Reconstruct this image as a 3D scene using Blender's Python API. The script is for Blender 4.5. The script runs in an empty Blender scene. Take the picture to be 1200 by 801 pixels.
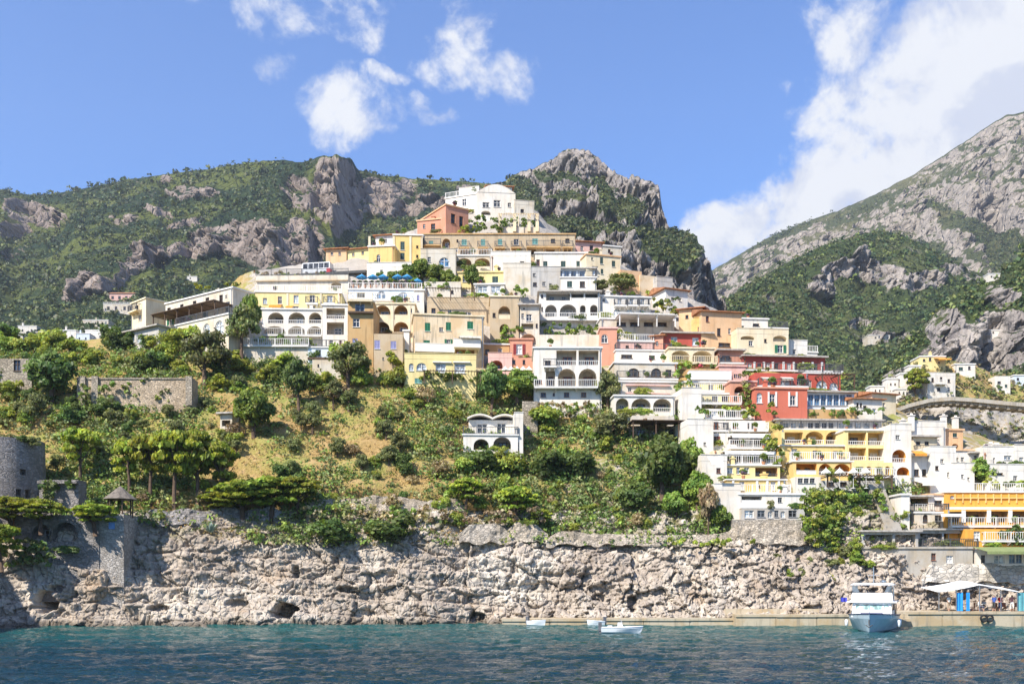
import bpy, bmesh, math, random
import numpy as np
from mathutils import Vector, Matrix
SC = bpy.context.scene
COL = SC.collection
R = math.radians
# ---------------------------------------------------------------- camera
F, CX, YH, H = 1150.0, 600.0, 678.0, 4.8      # focal length in photo pixels, principal column, horizon row, eye height
cam_d = bpy.data.cameras.new('camera'); cam = bpy.data.objects.new('camera', cam_d); COL.objects.link(cam)
cam.location = (0, 0, H); cam.rotation_euler = (R(90), 0, 0)
cam_d.sensor_width = 36; cam_d.lens = 36*F/1200; cam_d.shift_y = (YH-400.5)/1200
cam_d.clip_start = 1; cam_d.clip_end = 30000
SC.camera = cam
# ---------------------------------------------------------------- sun, sky, exposure
SUN = Vector((-0.50, -0.53, 0.72)).normalized()
sun_d = bpy.data.lights.new('sun', 'SUN'); sun = bpy.data.objects.new('sun', sun_d); COL.objects.link(sun)
sun_d.energy = 4.7; sun_d.angle = R(0.53); sun_d.color = (1.0, 0.935, 0.835)
sun.rotation_euler = SUN.to_track_quat('Z', 'Y').to_euler(); sun.location = (-60, -40, 120)
SC.view_settings.view_transform = 'Standard'; SC.view_settings.look = 'None'
SC.view_settings.gamma = 1; SC.view_settings.exposure = 0.8
world = bpy.data.worlds.new('World'); SC.world = world; world.use_nodes = True

class NT:
    """small node helper"""
    def __init__(s, tree): s.t = tree; s.n = tree.nodes; s.l = tree.links
    def new(s, ty, **kw):
        n = s.n.new(ty)
        for k, v in kw.items(): setattr(n, k, v)
        return n
    def put(s, sock, v):
        if hasattr(v, 'is_output'): s.l.new(v, sock)
        elif v is not None: sock.default_value = v
    def math(s, op, a, b=None, c=None, clamp=False):
        n = s.new('ShaderNodeMath', operation=op, use_clamp=clamp)
        s.put(n.inputs[0], a); s.put(n.inputs[1], b); s.put(n.inputs[2], c); return n.outputs[0]
    def vmath(s, op, a, b=None, scale=None):
        n = s.new('ShaderNodeVectorMath', operation=op)
        s.put(n.inputs[0], a); s.put(n.inputs[1], b)
        if scale is not None: s.put(n.inputs['Scale'], scale)
        return n.outputs[0]
    def mix(s, f, a, b, mode='MIX'):
        n = s.new('ShaderNodeMix', data_type='RGBA', blend_type=mode)
        s.put(n.inputs[0], f); s.put(n.inputs[6], c4(a)); s.put(n.inputs[7], c4(b)); return n.outputs[2]
    def noise(s, vec, scale, detail=4, rough=.55, dist=0.0):
        n = s.new('ShaderNodeTexNoise'); s.put(n.inputs['Vector'], vec)
        n.inputs['Scale'].default_value = scale; n.inputs['Detail'].default_value = detail
        n.inputs['Roughness'].default_value = rough; n.inputs['Distortion'].default_value = dist
        return n.outputs[0]
    def ramp(s, v, lo, hi, smooth=True):
        n = s.new('ShaderNodeMapRange', interpolation_type='SMOOTHSTEP' if smooth else 'LINEAR')
        s.put(n.inputs[0], v); s.put(n.inputs[1], lo); s.put(n.inputs[2], hi); return n.outputs[0]
    def mapping(s, vec, scale=(1, 1, 1), loc=(0, 0, 0), rot=(0, 0, 0)):
        n = s.new('ShaderNodeMapping'); s.put(n.inputs[0], vec)
        n.inputs['Scale'].default_value = scale; n.inputs['Location'].default_value = loc; n.inputs['Rotation'].default_value = rot
        return n.outputs[0]
def c4(c):
    if isinstance(c, (tuple, list)) and len(c) == 3: return (*c, 1.0)
    return c

def build_sky():
    w = NT(world.node_tree); w.n.clear()
    sky = w.new('ShaderNodeTexSky'); sky.sky_type = 'NISHITA'; sky.sun_disc = False
    sky.sun_elevation = math.asin(SUN.z); sky.sun_rotation = math.atan2(SUN.x, SUN.y)
    sky.altitude = 0; sky.air_density = 1.15; sky.dust_density = 0.25; sky.ozone_density = 2.6
    g = w.new('ShaderNodeTexCoord').outputs['Generated']
    sep = w.new('ShaderNodeSeparateXYZ'); w.put(sep.inputs[0], g)
    az = w.math('ARCTAN2', sep.outputs[0], sep.outputs[1])
    el = w.math('ARCSINE', sep.outputs[2])
    # cumulus puffs: heading, elevation and size of each in the sky
    blobs = [(410, 128, 66, 44, 10, .74), (500, 133, 30, 20, 10, .66), (325, 86, 32, 21, 0, .58), (540, 45, 46, 62, 55, .66), (598, 92, 44, 42, 50, .62),
             (350, 0, 150, 46, 8, .62), (452, 91, 28, 11, 10, .5), (295, 12, 52, 30, 30, .46),
             (1150, 60, 180, 150, -20, 1.5), (1052, 80, 112, 130, 10, 1.25), (1080, 215, 130, 90, -35, 1.4), (950, 235, 95, 66, -40, 1.15), (850, 272, 85, 46, -15, 1.3), (1190, 140, 170, 150, 0, 1.4),
             (1300, 40, 260, 300, 0, 1.3), (790, 330, 70, 60, 0, .9)]
    wv = w.noise(w.vmath('SCALE', g, scale=1.0), 9.0, 6, .6)
    wv2 = w.noise(w.vmath('ADD', g, (3.1, 7.7, 1.3)), 9.0, 6, .6)
    azw = w.math('ADD', az, w.math('MULTIPLY', w.math('SUBTRACT', wv, .5), .075))
    elw = w.math('ADD', el, w.math('MULTIPLY', w.math('SUBTRACT', wv2, .5), .06))
    tot = None
    for (x, y, rx, ry, rot, amp) in blobs:
        k, q = (x-CX)/F, (YH-y)/F
        a0 = math.atan2(k, 1); e0 = math.atan2(q, math.hypot(k, 1))
        sx = math.cos(a0)/F*1.05; ra, re = rx*sx, ry*sx
        c, s_ = math.cos(R(rot)), math.sin(R(rot))
        da = w.math('MULTIPLY', w.math('SUBTRACT', azw, a0), math.cos(e0)); de = w.math('SUBTRACT', elw, e0)
        p = w.math('ADD', w.math('MULTIPLY', da, c/ra), w.math('MULTIPLY', de, -s_/ra))
        q2 = w.math('ADD', w.math('MULTIPLY', da, s_/re), w.math('MULTIPLY', de, c/re))
        r2 = w.math('ADD', w.math('MULTIPLY', p, p), w.math('MULTIPLY', q2, q2))
        m = w.math('MULTIPLY', w.math('SUBTRACT', 1.0, r2, clamp=True), amp)
        tot = m if tot is None else w.math('MAXIMUM', tot, m)
    # the same scattered cumulus all round the rest of the sky
    away = w.ramp(w.math('ABSOLUTE', az), .62, .85)
    up = w.ramp(el, .62, .8)
    rest = w.math('MULTIPLY', w.math('MAXIMUM', away, up), w.ramp(w.noise(g, 2.6, 2, .5), .5, .68))
    tot = w.math('MAXIMUM', tot, rest)
    n1 = w.noise(g, 12.0, 10, .6, .35)
    n2 = w.noise(g, 38.0, 6, .6, .3)
    nn = w.math('ADD', w.math('MULTIPLY', n1, .72), w.math('MULTIPLY', n2, .28))
    bil = w.math('SUBTRACT', 1.0, w.math('ABSOLUTE', w.math('MULTIPLY', w.math('SUBTRACT', w.noise(g, 26.0, 7, .6), .5), 4.0)))
    dens = w.math('ADD', w.math('ADD', w.math('MULTIPLY', tot, .56), w.math('MULTIPLY', w.math('SUBTRACT', nn, .5), 2.3)), w.math('MULTIPLY', w.math('SUBTRACT', bil, .6), .16))
    cov = w.ramp(dens, .22, .66)
    cov = w.math('MULTIPLY', cov, w.ramp(tot, .0, .16))
    # thicker cores are whiter, sunless undersides slightly grey
    off = w.vmath('ADD', g, tuple(SUN*.035))
    sh = w.noise(off, 12.0, 6, .6, .35)
    lum = w.ramp(w.math('SUBTRACT', n1, sh), -.12, .06)
    ccol = w.mix(lum, (3.2, 3.35, 3.8), (4.15, 4.18, 4.22))
    skyc = w.mix(1.0, sky.outputs[0], (.46, .635, .92), 'MULTIPLY')
    colr = w.mix(w.math('MULTIPLY', cov, .95), skyc, ccol)
    bg = w.new('ShaderNodeBackground'); w.put(bg.inputs[0], colr); bg.inputs[1].default_value = 0.138
    out = w.new('ShaderNodeOutputWorld'); w.l.new(bg.outputs[0], out.inputs[0])
    world.cycles.sampling_method = 'MANUAL'; world.cycles.sample_map_resolution = 512
build_sky()
SC.cycles.max_bounces = 6; SC.cycles.diffuse_bounces = 3; SC.cycles.glossy_bounces = 3; SC.cycles.transmission_bounces = 3
SC.cycles.transparent_max_bounces = 6; SC.cycles.caustics_reflective = False; SC.cycles.caustics_refractive = False

# ---------------------------------------------------------------- geometry helpers
RNG = np.random.default_rng(11)
def P(x, y, Y): return Vector(((x-CX)/F*Y, Y, H+(YH-y)/F*Y))
def tag(o, label=None, cat=None, group=None, kind=None):
    if label: o['label'] = label
    if cat: o['category'] = cat
    if group: o['group'] = group
    if kind: o['kind'] = kind
    return o
def link(name, me, mats=(), parent=None, loc=(0, 0, 0), rz=0.0, scale=(1, 1, 1)):
    o = bpy.data.objects.new(name, me); COL.objects.link(o)
    if me is not None and mats:
        if not isinstance(mats, (list, tuple)): mats = [mats]
        if not me.materials:
            for m in mats: me.materials.append(m)
    o.location = loc; o.rotation_euler = (0, 0, rz); o.scale = scale
    if parent is not None: o.parent = parent
    return o
def empty(name, loc, label, cat, group=None, rz=0.0):
    o = bpy.data.objects.new(name, None); COL.objects.link(o); o.location = loc; o.rotation_euler = (0, 0, rz)
    o.empty_display_size = .5
    return tag(o, label, cat, group)
def copy_tree(o, parent=None):
    c = o.copy(); COL.objects.link(c)
    if parent is not None: c.parent = parent
    for ch in KIDS.get(o.name, []): copy_tree(ch, c)
    return c
KIDS = {}
def kid(parent, child): KIDS.setdefault(parent.name, []).append(child); child.parent = parent; return child

class MB:
    """collects faces for one mesh"""
    def __init__(s): s.v = []; s.f = []; s.m = []
    def quad(s, a, b, c, d, m=0):
        i = len(s.v); s.v += [a, b, c, d]; s.f.append((i, i+1, i+2, i+3)); s.m.append(m)
    def tri(s, a, b, c, m=0):
        i = len(s.v); s.v += [a, b, c]; s.f.append((i, i+1, i+2)); s.m.append(m)
    def poly(s, pts, m=0):
        i = len(s.v); s.v += list(pts); s.f.append(tuple(range(i, i+len(pts)))); s.m.append(m)
    def box(s, x0, x1, y0, y1, z0, z1, m=0):
        i = len(s.v)
        s.v += [(x0, y0, z0), (x1, y0, z0), (x1, y1, z0), (x0, y1, z0), (x0, y0, z1), (x1, y0, z1), (x1, y1, z1), (x0, y1, z1)]
        for q in ((0, 3, 2, 1), (4, 5, 6, 7), (0, 1, 5, 4), (1, 2, 6, 5), (2, 3, 7, 6), (3, 0, 4, 7)):
            s.f.append(tuple(i+k for k in q)); s.m.append(m)
    def hexa(s, p, m=0):
        i = len(s.v); s.v += [tuple(q) for q in p]
        for q in ((0, 3, 2, 1), (4, 5, 6, 7), (0, 1, 5, 4), (1, 2, 6, 5), (2, 3, 7, 6), (3, 0, 4, 7)):
            s.f.append(tuple(i+k for k in q)); s.m.append(m)
    def tube(s, pts, rad, n=6, m=0, cap=True):
        pts = [Vector(p) for p in pts]; i0 = len(s.v)
        for k, p in enumerate(pts):
            d = (pts[min(k+1, len(pts)-1)]-pts[max(k-1, 0)]).normalized()
            a = d.cross(Vector((0, 1, 0)) if abs(d.y) < .9 else Vector((1, 0, 0))).normalized(); b = d.cross(a)
            r = rad[k] if isinstance(rad, (list, tuple)) else rad
            for j in range(n):
                t = 2*math.pi*j/n; q = p+a*(r*math.cos(t))+b*(r*math.sin(t)); s.v.append((q.x, q.y, q.z))
        for k in range(len(pts)-1):
            for j in range(n):
                s.f.append((i0+k*n+j, i0+k*n+(j+1) % n, i0+(k+1)*n+(j+1) % n, i0+(k+1)*n+j)); s.m.append(m)
        if cap:
            s.f.append(tuple(i0+j for j in range(n))); s.m.append(m)
            s.f.append(tuple(i0+(len(pts)-1)*n+j for j in reversed(range(n)))); s.m.append(m)
    def lathe(s, prof, n=12, m=0, c=(0, 0)):
        i0 = len(s.v)
        for (r, z) in prof:
            for j in range(n):
                t = 2*math.pi*j/n; s.v.append((c[0]+r*math.cos(t), c[1]+r*math.sin(t), z))
        for k in range(len(prof)-1):
            for j in range(n):
                s.f.append((i0+k*n+j, i0+k*n+(j+1) % n, i0+(k+1)*n+(j+1) % n, i0+(k+1)*n+j)); s.m.append(m)
    def mesh(s, name, smooth=False):
        me = bpy.data.meshes.new(name); me.from_pydata([tuple(p) for p in s.v], [], s.f)
        if any(s.m): me.polygons.foreach_set('material_index', s.m)
        if smooth: me.polygons.foreach_set('use_smooth', [True]*len(s.f))
        me.update(); return me
    def build(s, name, mats, parent=None, loc=(0, 0, 0), rz=0.0, smooth=False):
        return link(name, s.mesh(name, smooth), mats, parent, loc, rz)

def fast_mesh(name, verts, quads, smooth=False, attrs=None):
    """verts (n,3), quads (m,4) numpy -> mesh"""
    me = bpy.data.meshes.new(name); n, m = len(verts), len(quads); k = quads.shape[1]
    me.vertices.add(n); me.vertices.foreach_set('co', np.ascontiguousarray(verts, dtype=np.float32).ravel())
    me.loops.add(m*k); me.loops.foreach_set('vertex_index', np.ascontiguousarray(quads, dtype=np.int32).ravel())
    me.polygons.add(m); me.polygons.foreach_set('loop_start', np.arange(0, m*k, k, dtype=np.int32))
    if smooth: me.polygons.foreach_set('use_smooth', np.ones(m, dtype=bool))
    me.update(calc_edges=True)
    for an, av in (attrs or {}).items():
        if av.ndim == 1:
            a = me.attributes.new(an, 'FLOAT', 'POINT'); a.data.foreach_set('value', av.astype(np.float32))
        else:
            a = me.attributes.new(an, 'FLOAT_COLOR', 'POINT')
            cc = np.ones((n, 4), np.float32); cc[:, :3] = av; a.data.foreach_set('color', cc.ravel())
    return me

# ---------------------------------------------------------------- numpy noise
def h3(ix, iy, iz, seed=0):
    with np.errstate(over='ignore'):
        h = (ix.astype(np.uint32)*np.uint32(374761393)) ^ (iy.astype(np.uint32)*np.uint32(668265263)) ^ (iz.astype(np.uint32)*np.uint32(2147483647-58)) ^ np.uint32((seed*974711+12345) & 0xffffffff)
        h = (h ^ (h >> np.uint32(13)))*np.uint32(1274126177); h ^= h >> np.uint32(16)
        h = h*np.uint32(2246822519); h ^= h >> np.uint32(15)
    return h.astype(np.float64)/4294967295.0
def vnoise(x, y, z, seed=0):
    ix, iy, iz = np.floor(x).astype(np.int64), np.floor(y).astype(np.int64), np.floor(z).astype(np.int64)
    fx, fy, fz = x-ix, y-iy, z-iz
    fx = fx*fx*fx*(fx*(fx*6-15)+10); fy = fy*fy*fy*(fy*(fy*6-15)+10); fz = fz*fz*fz*(fz*(fz*6-15)+10)
    r = 0
    for dx in (0, 1):
        for dy in (0, 1):
            for dz in (0, 1):
                r = r+h3(ix+dx, iy+dy, iz+dz, seed)*(fx if dx else 1-fx)*(fy if dy else 1-fy)*(fz if dz else 1-fz)
    return r*2-1
def fbm(x, y, z, octs=5, gain=.5, seed=0, ridged=False):
    a, s, t = 1.0, 0, 0
    for o in range(octs):
        n = vnoise(x, y, z, seed+o*17)
        if ridged: n = 1-2*np.abs(n)
        s = s+a*n; t += a; a *= gain; x, y, z = x*2.03+3.1, y*2.03+1.7, z*2.03+9.2
    return s/t
def worley(x, y, z, seed=0, box=False):
    """nearest cell: F1, F2, cell hash a, b, c, offset to its centre"""
    ix, iy, iz = np.floor(x).astype(np.int64), np.floor(y).astype(np.int64), np.floor(z).astype(np.int64)
    f1 = np.full(x.shape, 9.); f2 = np.full(x.shape, 9.); ha = np.zeros(x.shape); hb = np.zeros(x.shape); hc = np.zeros(x.shape)
    ox = np.zeros(x.shape); oz = np.zeros(x.shape)
    for dx in (-1, 0, 1):
        for dy in (-1, 0, 1):
            for dz in (-1, 0, 1):
                jx, jy, jz = ix+dx, iy+dy, iz+dz
                a, b, c = h3(jx, jy, jz, seed), h3(jx, jy, jz, seed+1), h3(jx, jy, jz, seed+2)
                ex, ey, ez = x-(jx+a), y-(jy+b), z-(jz+c)
                d = np.maximum(np.maximum(np.abs(ex), np.abs(ez)), np.abs(ey)*.8) if box else np.sqrt(ex*ex+ey*ey+ez*ez)
                m = d < f1
                f2 = np.where(m, f1, np.minimum(f2, d)); f1 = np.where(m, d, f1)
                ha = np.where(m, a, ha); hb = np.where(m, b, hb); hc = np.where(m, c, hc); ox = np.where(m, ex, ox); oz = np.where(m, ez, oz)
    return f1, f2, ha, hb, hc, ox, oz
def sstep(v, a, b):
    t = np.clip((v-a)/(b-a), 0, 1); return t*t*(3-2*t)
# ---------------------------------------------------------------- materials
MATS = {}
def new_mat(name):
    m = bpy.data.materials.new(name); m.use_nodes = True; t = NT(m.node_tree)
    b = t.n['Principled BSDF']; return m, t, b
def bump(t, b, h, strength=.4, dist=.1):
    n = t.new('ShaderNodeBump'); n.inputs['Strength'].default_value = strength; n.inputs['Distance'].default_value = dist
    t.put(n.inputs['Height'], h); t.l.new(n.outputs[0], b.inputs['Normal'])
def pos(t): return t.new('ShaderNodeNewGeometry').outputs['Position']
def attr(t, name, out='Fac'): return t.new('ShaderNodeAttribute', attribute_name=name).outputs[out]
def stucco(name, rgb, var=.13, streak=.22, rough=.85):
    """painted plaster with weather stains and rain streaks"""
    if name in MATS: return MATS[name]
    m, t, b = new_mat(name); p = pos(t)
    n1 = t.noise(p, .55, 5, .6); n2 = t.noise(t.mapping(p, (2.2, 2.2, .22)), 1.0, 4, .6); n3 = t.noise(p, 7, 3, .6)
    dark = tuple(c*.62 for c in rgb); warm = (rgb[0]*.9, rgb[1]*.80, rgb[2]*.66)
    c = t.mix(t.math('MULTIPLY', t.ramp(n1, .40, .66), var*4.2), rgb, warm)
    c = t.mix(t.math('MULTIPLY', t.ramp(n2, .50, .70), streak*2.6), c, dark)
    c = t.mix(t.math('MULTIPLY', t.ramp(n3, .4, .7), .10), c, dark)
    t.put(b.inputs['Base Color'], c); b.inputs['Roughness'].default_value = rough; b.inputs['Specular IOR Level'].default_value = .25
    bump(t, b, n3, .25, .03); MATS[name] = m; return m
def flat(name, rgb, rough=.6, metal=0.0, var=.12, spec=.4):
    if name in MATS: return MATS[name]
    m, t, b = new_mat(name); p = pos(t); n = t.noise(p, 2.6, 4, .6)
    t.put(b.inputs['Base Color'], t.mix(t.ramp(n, .35, .7), rgb, tuple(c*(1-var*1.6) for c in rgb)))
    b.inputs['Roughness'].default_value = rough; b.inputs['Metallic'].default_value = metal; b.inputs['Specular IOR Level'].default_value = spec
    MATS[name] = m; return m
def glass(name, rgb, rough=.06):
    """window glass over a dim room, seen from outside"""
    if name in MATS: return MATS[name]
    m, t, b = new_mat(name); p = pos(t); n = t.noise(p, 1.7, 2, .5); n2 = t.noise(p, .8, 2, .5)
    t.put(b.inputs['Base Color'], t.mix(t.ramp(n, .4, .6), rgb, tuple(min(1, c*2.6+.03) for c in rgb)))
    b.inputs['Roughness'].default_value = rough; b.inputs['Specular IOR Level'].default_value = .6
    bump(t, b, n2, .05, .05); MATS[name] = m; return m
def stone(name, rgb, scale=2.2, mortar=.6, strength=.9):
    """rubble masonry too fine to build stone by stone at this distance"""
    if name in MATS: return MATS[name]
    m, t, b = new_mat(name); p = t.mapping(pos(t), (1, 1, 1.5))
    w = t.vmath('ADD', p, t.vmath('SCALE', t.new('ShaderNodeTexNoise').outputs['Color'], scale=.0))
    v = t.new('ShaderNodeTexVoronoi'); t.put(v.inputs['Vector'], w); v.inputs['Scale'].default_value = scale
    e = t.new('ShaderNodeTexVoronoi', feature='DISTANCE_TO_EDGE'); t.put(e.inputs['Vector'], w); e.inputs['Scale'].default_value = scale
    bw = t.new('ShaderNodeSeparateColor'); t.put(bw.inputs[0], v.outputs['Color'])
    c = t.mix(bw.outputs[0], tuple(q*.62 for q in rgb), tuple(min(.9, q*1.28) for q in rgb))
    n = t.noise(pos(t), .35, 5, .65); c = t.mix(t.ramp(n, .4, .75), c, (rgb[0]*.62, rgb[1]*.58, rgb[2]*.5))
    c = t.mix(t.math('MULTIPLY', t.ramp(e.outputs[0], .09, .0), mortar), c, tuple(q*.55 for q in rgb))
    n2 = t.noise(pos(t), 9, 3, .6); c = t.mix(t.math('MULTIPLY', n2, .35), c, tuple(q*.5 for q in rgb))
    t.put(b.inputs['Base Color'], c); b.inputs['Roughness'].default_value = .92
    h = t.math('ADD', t.ramp(e.outputs[0], .0, .12), t.math('MULTIPLY', n2, .5)); bump(t, b, h, strength, .08)
    MATS[name] = m; return m
def leafmat(name, gain=(1, 1, 1), trans=.38):
    if name in MATS: return MATS[name]
    m, t, b = new_mat(name)
    rnd = t.new('ShaderNodeObjectInfo').outputs['Random']
    c = t.mix(1.0, attr(t, 'tint', 'Color'), gain, 'MULTIPLY')
    hs = t.new('ShaderNodeHueSaturation'); t.put(hs.inputs['Color'], c)
    t.put(hs.inputs['Hue'], t.math('ADD', .485, t.math('MULTIPLY', rnd, .03))); t.put(hs.inputs['Value'], t.math('ADD', .78, t.math('MULTIPLY', rnd, .45)))
    t.put(b.inputs['Base Color'], hs.outputs[0]); b.inputs['Roughness'].default_value = .55; b.inputs['Specular IOR Level'].default_value = .35
    tr = t.new('ShaderNodeBsdfTranslucent'); t.put(tr.inputs[0], t.mix(1.0, hs.outputs[0], (1.25, 1.2, .55), 'MULTIPLY'))
    mx = t.new('ShaderNodeMixShader'); mx.inputs[0].default_value = trans
    t.l.new(b.outputs[0], mx.inputs[1]); t.l.new(tr.outputs[0], mx.inputs[2]); t.l.new(mx.outputs[0], t.n['Material Output'].inputs[0])
    MATS[name] = m; return m

def cliff_mat():
    m, t, b = new_mat('limestone'); p = pos(t)
    n1 = t.noise(p, .11, 5, .6); n2 = t.noise(p, .6, 6, .65); n3 = t.noise(p, 3.5, 5, .7); n4 = t.noise(t.mapping(p, (1.6, 1.6, .16)), 1.0, 5, .65)
    c = t.mix(t.ramp(n2, .3, .7), (.305, .25, .20), (.52, .44, .355))
    c = t.mix(t.ramp(n1, .46, .66), c, (.62, .55, .46))
    c = t.mix(t.math('MULTIPLY', t.ramp(n4, .50, .66), .6), c, (.20, .165, .14))
    c = t.mix(t.math('MULTIPLY', t.ramp(t.noise(p, .27, 4, .6), .56, .74), .5), c, (.42, .285, .17))
    c = t.mix(t.math('MULTIPLY', t.ramp(n3, .5, .75), .4), c, (.13, .115, .105))
    z = t.new('ShaderNodeSeparateXYZ'); t.put(z.inputs[0], p)
    zn = t.math('ADD', z.outputs[2], t.math('MULTIPLY', t.math('SUBTRACT', n2, .5), 1.6))
    c = t.mix(t.math('MULTIPLY', t.ramp(zn, 1.0, .15), .75), c, (.085, .066, .045))        # wet, weedy tide line
    g = attr(t, 'green')
    c = t.mix(t.math('MULTIPLY', g, t.ramp(n2, .42, .6)), c, t.mix(n3, (.20, .15, .065), (.10, .125, .03)))
    t.put(b.inputs['Base Color'], c); b.inputs['Roughness'].default_value = .9; b.inputs['Specular IOR Level'].default_value = .25
    def edges(sc, st):
        e = t.new('ShaderNodeTexVoronoi', feature='DISTANCE_TO_EDGE'); t.put(e.inputs['Vector'], t.mapping(t.vmath('ADD', p, t.vmath('SCALE', t.new('ShaderNodeTexNoise').outputs['Color'], scale=.0)), st)); e.inputs['Scale'].default_value = sc; return t.ramp(e.outputs[0], 0, .10)
    def cells(sc, st):
        e = t.new('ShaderNodeTexVoronoi'); t.put(e.inputs['Vector'], t.mapping(p, st)); e.inputs['Scale'].default_value = sc
        q = t.new('ShaderNodeSeparateColor'); t.put(q.inputs[0], e.outputs['Color']); return q.outputs[0]
    hh = t.math('ADD', t.math('MULTIPLY', edges(1.1, (1, .5, .8)), .55), t.math('MULTIPLY', cells(1.9, (1, .6, 1.3)), .6))
    hh = t.math('ADD', hh, t.math('ADD', t.math('MULTIPLY', n2, .7), t.math('MULTIPLY', n3, .5)))
    bump(t, b, hh, .75, .34)
    return m
def hill_mat():
    m, t, b = new_mat('dry_slope'); p = pos(t)
    n1 = t.noise(p, .16, 5, .62); n2 = t.noise(p, .9, 5, .65); n3 = t.noise(p, 5, 4, .7)
    c = t.mix(t.ramp(n1, .36, .62), (.38, .255, .10), (.28, .28, .075))
    c = t.mix(t.ramp(n2, .45, .7), c, (.44, .30, .14))
    c = t.mix(t.math('MULTIPLY', t.ramp(n3, .5, .72), .5), c, (.12, .085, .04))
    rk = attr(t, 'rock'); rc = t.mix(n2, (.30, .265, .225), (.50, .455, .40))
    c = t.mix(t.ramp(t.math('ADD', rk, t.math('MULTIPLY', t.math('SUBTRACT', n2, .5), .9)), .35, .65), c, rc)
    t.put(b.inputs['Base Color'], c); b.inputs['Roughness'].default_value = .95; b.inputs['Specular IOR Level'].default_value = .15
    bump(t, b, t.math('ADD', n2, t.math('MULTIPLY', n3, .6)), .9, .35); return m
def mountain_mat(name, rock_a, rock_b, rock_c, green_a, green_b, sc=1.0):
    m, t, b = new_mat(name); p = pos(t)
    n1 = t.noise(p, .012*sc, 6, .6); n2 = t.noise(p, .06*sc, 7, .66); n3 = t.noise(p, .3*sc, 5, .7); n4 = t.noise(t.mapping(p, (.07*sc, .07*sc, .012*sc)), 1.0, 6, .65)
    rc = t.mix(t.ramp(n2, .34, .68), rock_a, rock_b); rc = t.mix(t.math('MULTIPLY', t.ramp(n4, .45, .7), .75), rc, rock_c)
    rc = t.mix(t.math('MULTIPLY', t.ramp(n3, .5, .75), .45), rc, tuple(q*.45 for q in rock_a))
    gc = t.mix(t.ramp(n1, .46, .60), green_a, green_b); gc = t.mix(t.math('MULTIPLY', t.ramp(n3, .45, .7), .55), gc, tuple(q*.4 for q in green_a))
    gc = t.mix(t.math('MULTIPLY', t.ramp(n2, .58, .74), .55), gc, tuple(q*.85 for q in rock_b))
    k = t.math('ADD', attr(t, 'rock'), t.math('MULTIPLY', t.math('SUBTRACT', n2, .5), 1.1))
    k = t.math('ADD', k, t.math('MULTIPLY', t.math('SUBTRACT', n3, .5), .7))
    nz = t.new('ShaderNodeSeparateXYZ'); t.put(nz.inputs[0], t.new('ShaderNodeNewGeometry').outputs['Normal'])
    k = t.math('SUBTRACT', k, t.math('MULTIPLY', t.ramp(nz.outputs[2], .62, .86), .55))
    t.put(b.inputs['Base Color'], t.mix(t.ramp(k, .4, .6), gc, rc)); b.inputs['Roughness'].default_value = .95; b.inputs['Specular IOR Level'].default_value = .12
    e = t.new('ShaderNodeTexVoronoi', feature='DISTANCE_TO_EDGE'); t.put(e.inputs['Vector'], t.mapping(t.vmath('ADD', p, t.vmath('SCALE', t.new('ShaderNodeTexNoise').outputs['Color'], scale=0.0)), (1, .6, .55))); e.inputs['Scale'].default_value = .11*sc
    e2 = t.new('ShaderNodeTexVoronoi'); t.put(e2.inputs['Vector'], t.mapping(p, (1, .6, .7))); e2.inputs['Scale'].default_value = .22*sc
    q = t.new('ShaderNodeSeparateColor'); t.put(q.inputs[0], e2.outputs['Color'])
    hh = t.math('ADD', t.math('MULTIPLY', t.ramp(e.outputs[0], 0, .14), .5), t.math('MULTIPLY', q.outputs[0], .45))
    bump(t, b, t.math('ADD', hh, t.math('ADD', n2, t.math('MULTIPLY', n3, .6))), 1.0, 5.0/sc); return m
def water_mat():
    m, t, b = new_mat('sea_water'); p = pos(t)
    s = t.new('ShaderNodeSeparateXYZ'); t.put(s.inputs[0], p)
    n0 = t.noise(t.mapping(p, (.02, .05, 1)), 1.0, 4, .6)
    sh = t.ramp(t.math('ADD', s.outputs[1], t.math('MULTIPLY', n0, 26)), 68, 112)          # seabed rises to the rocks
    c = t.mix(sh, (.003, .026, .042), (.010, .080, .078))
    t.put(b.inputs['Base Color'], c); b.inputs['Roughness'].default_value = .045; b.inputs['IOR'].default_value = 1.33
    b.inputs['Specular IOR Level'].default_value = .5
    a = t.noise(t.mapping(p, (.55, 1.1, 1)), 1.0, 5, .6, .3); c2 = t.noise(t.mapping(p, (2.2, 3.6, 1)), 1.0, 4, .6)
    bump(t, b, t.math('ADD', t.math('MULTIPLY', a, 1.0), t.math('MULTIPLY', c2, .2)), 1.0, .6); return m

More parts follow.
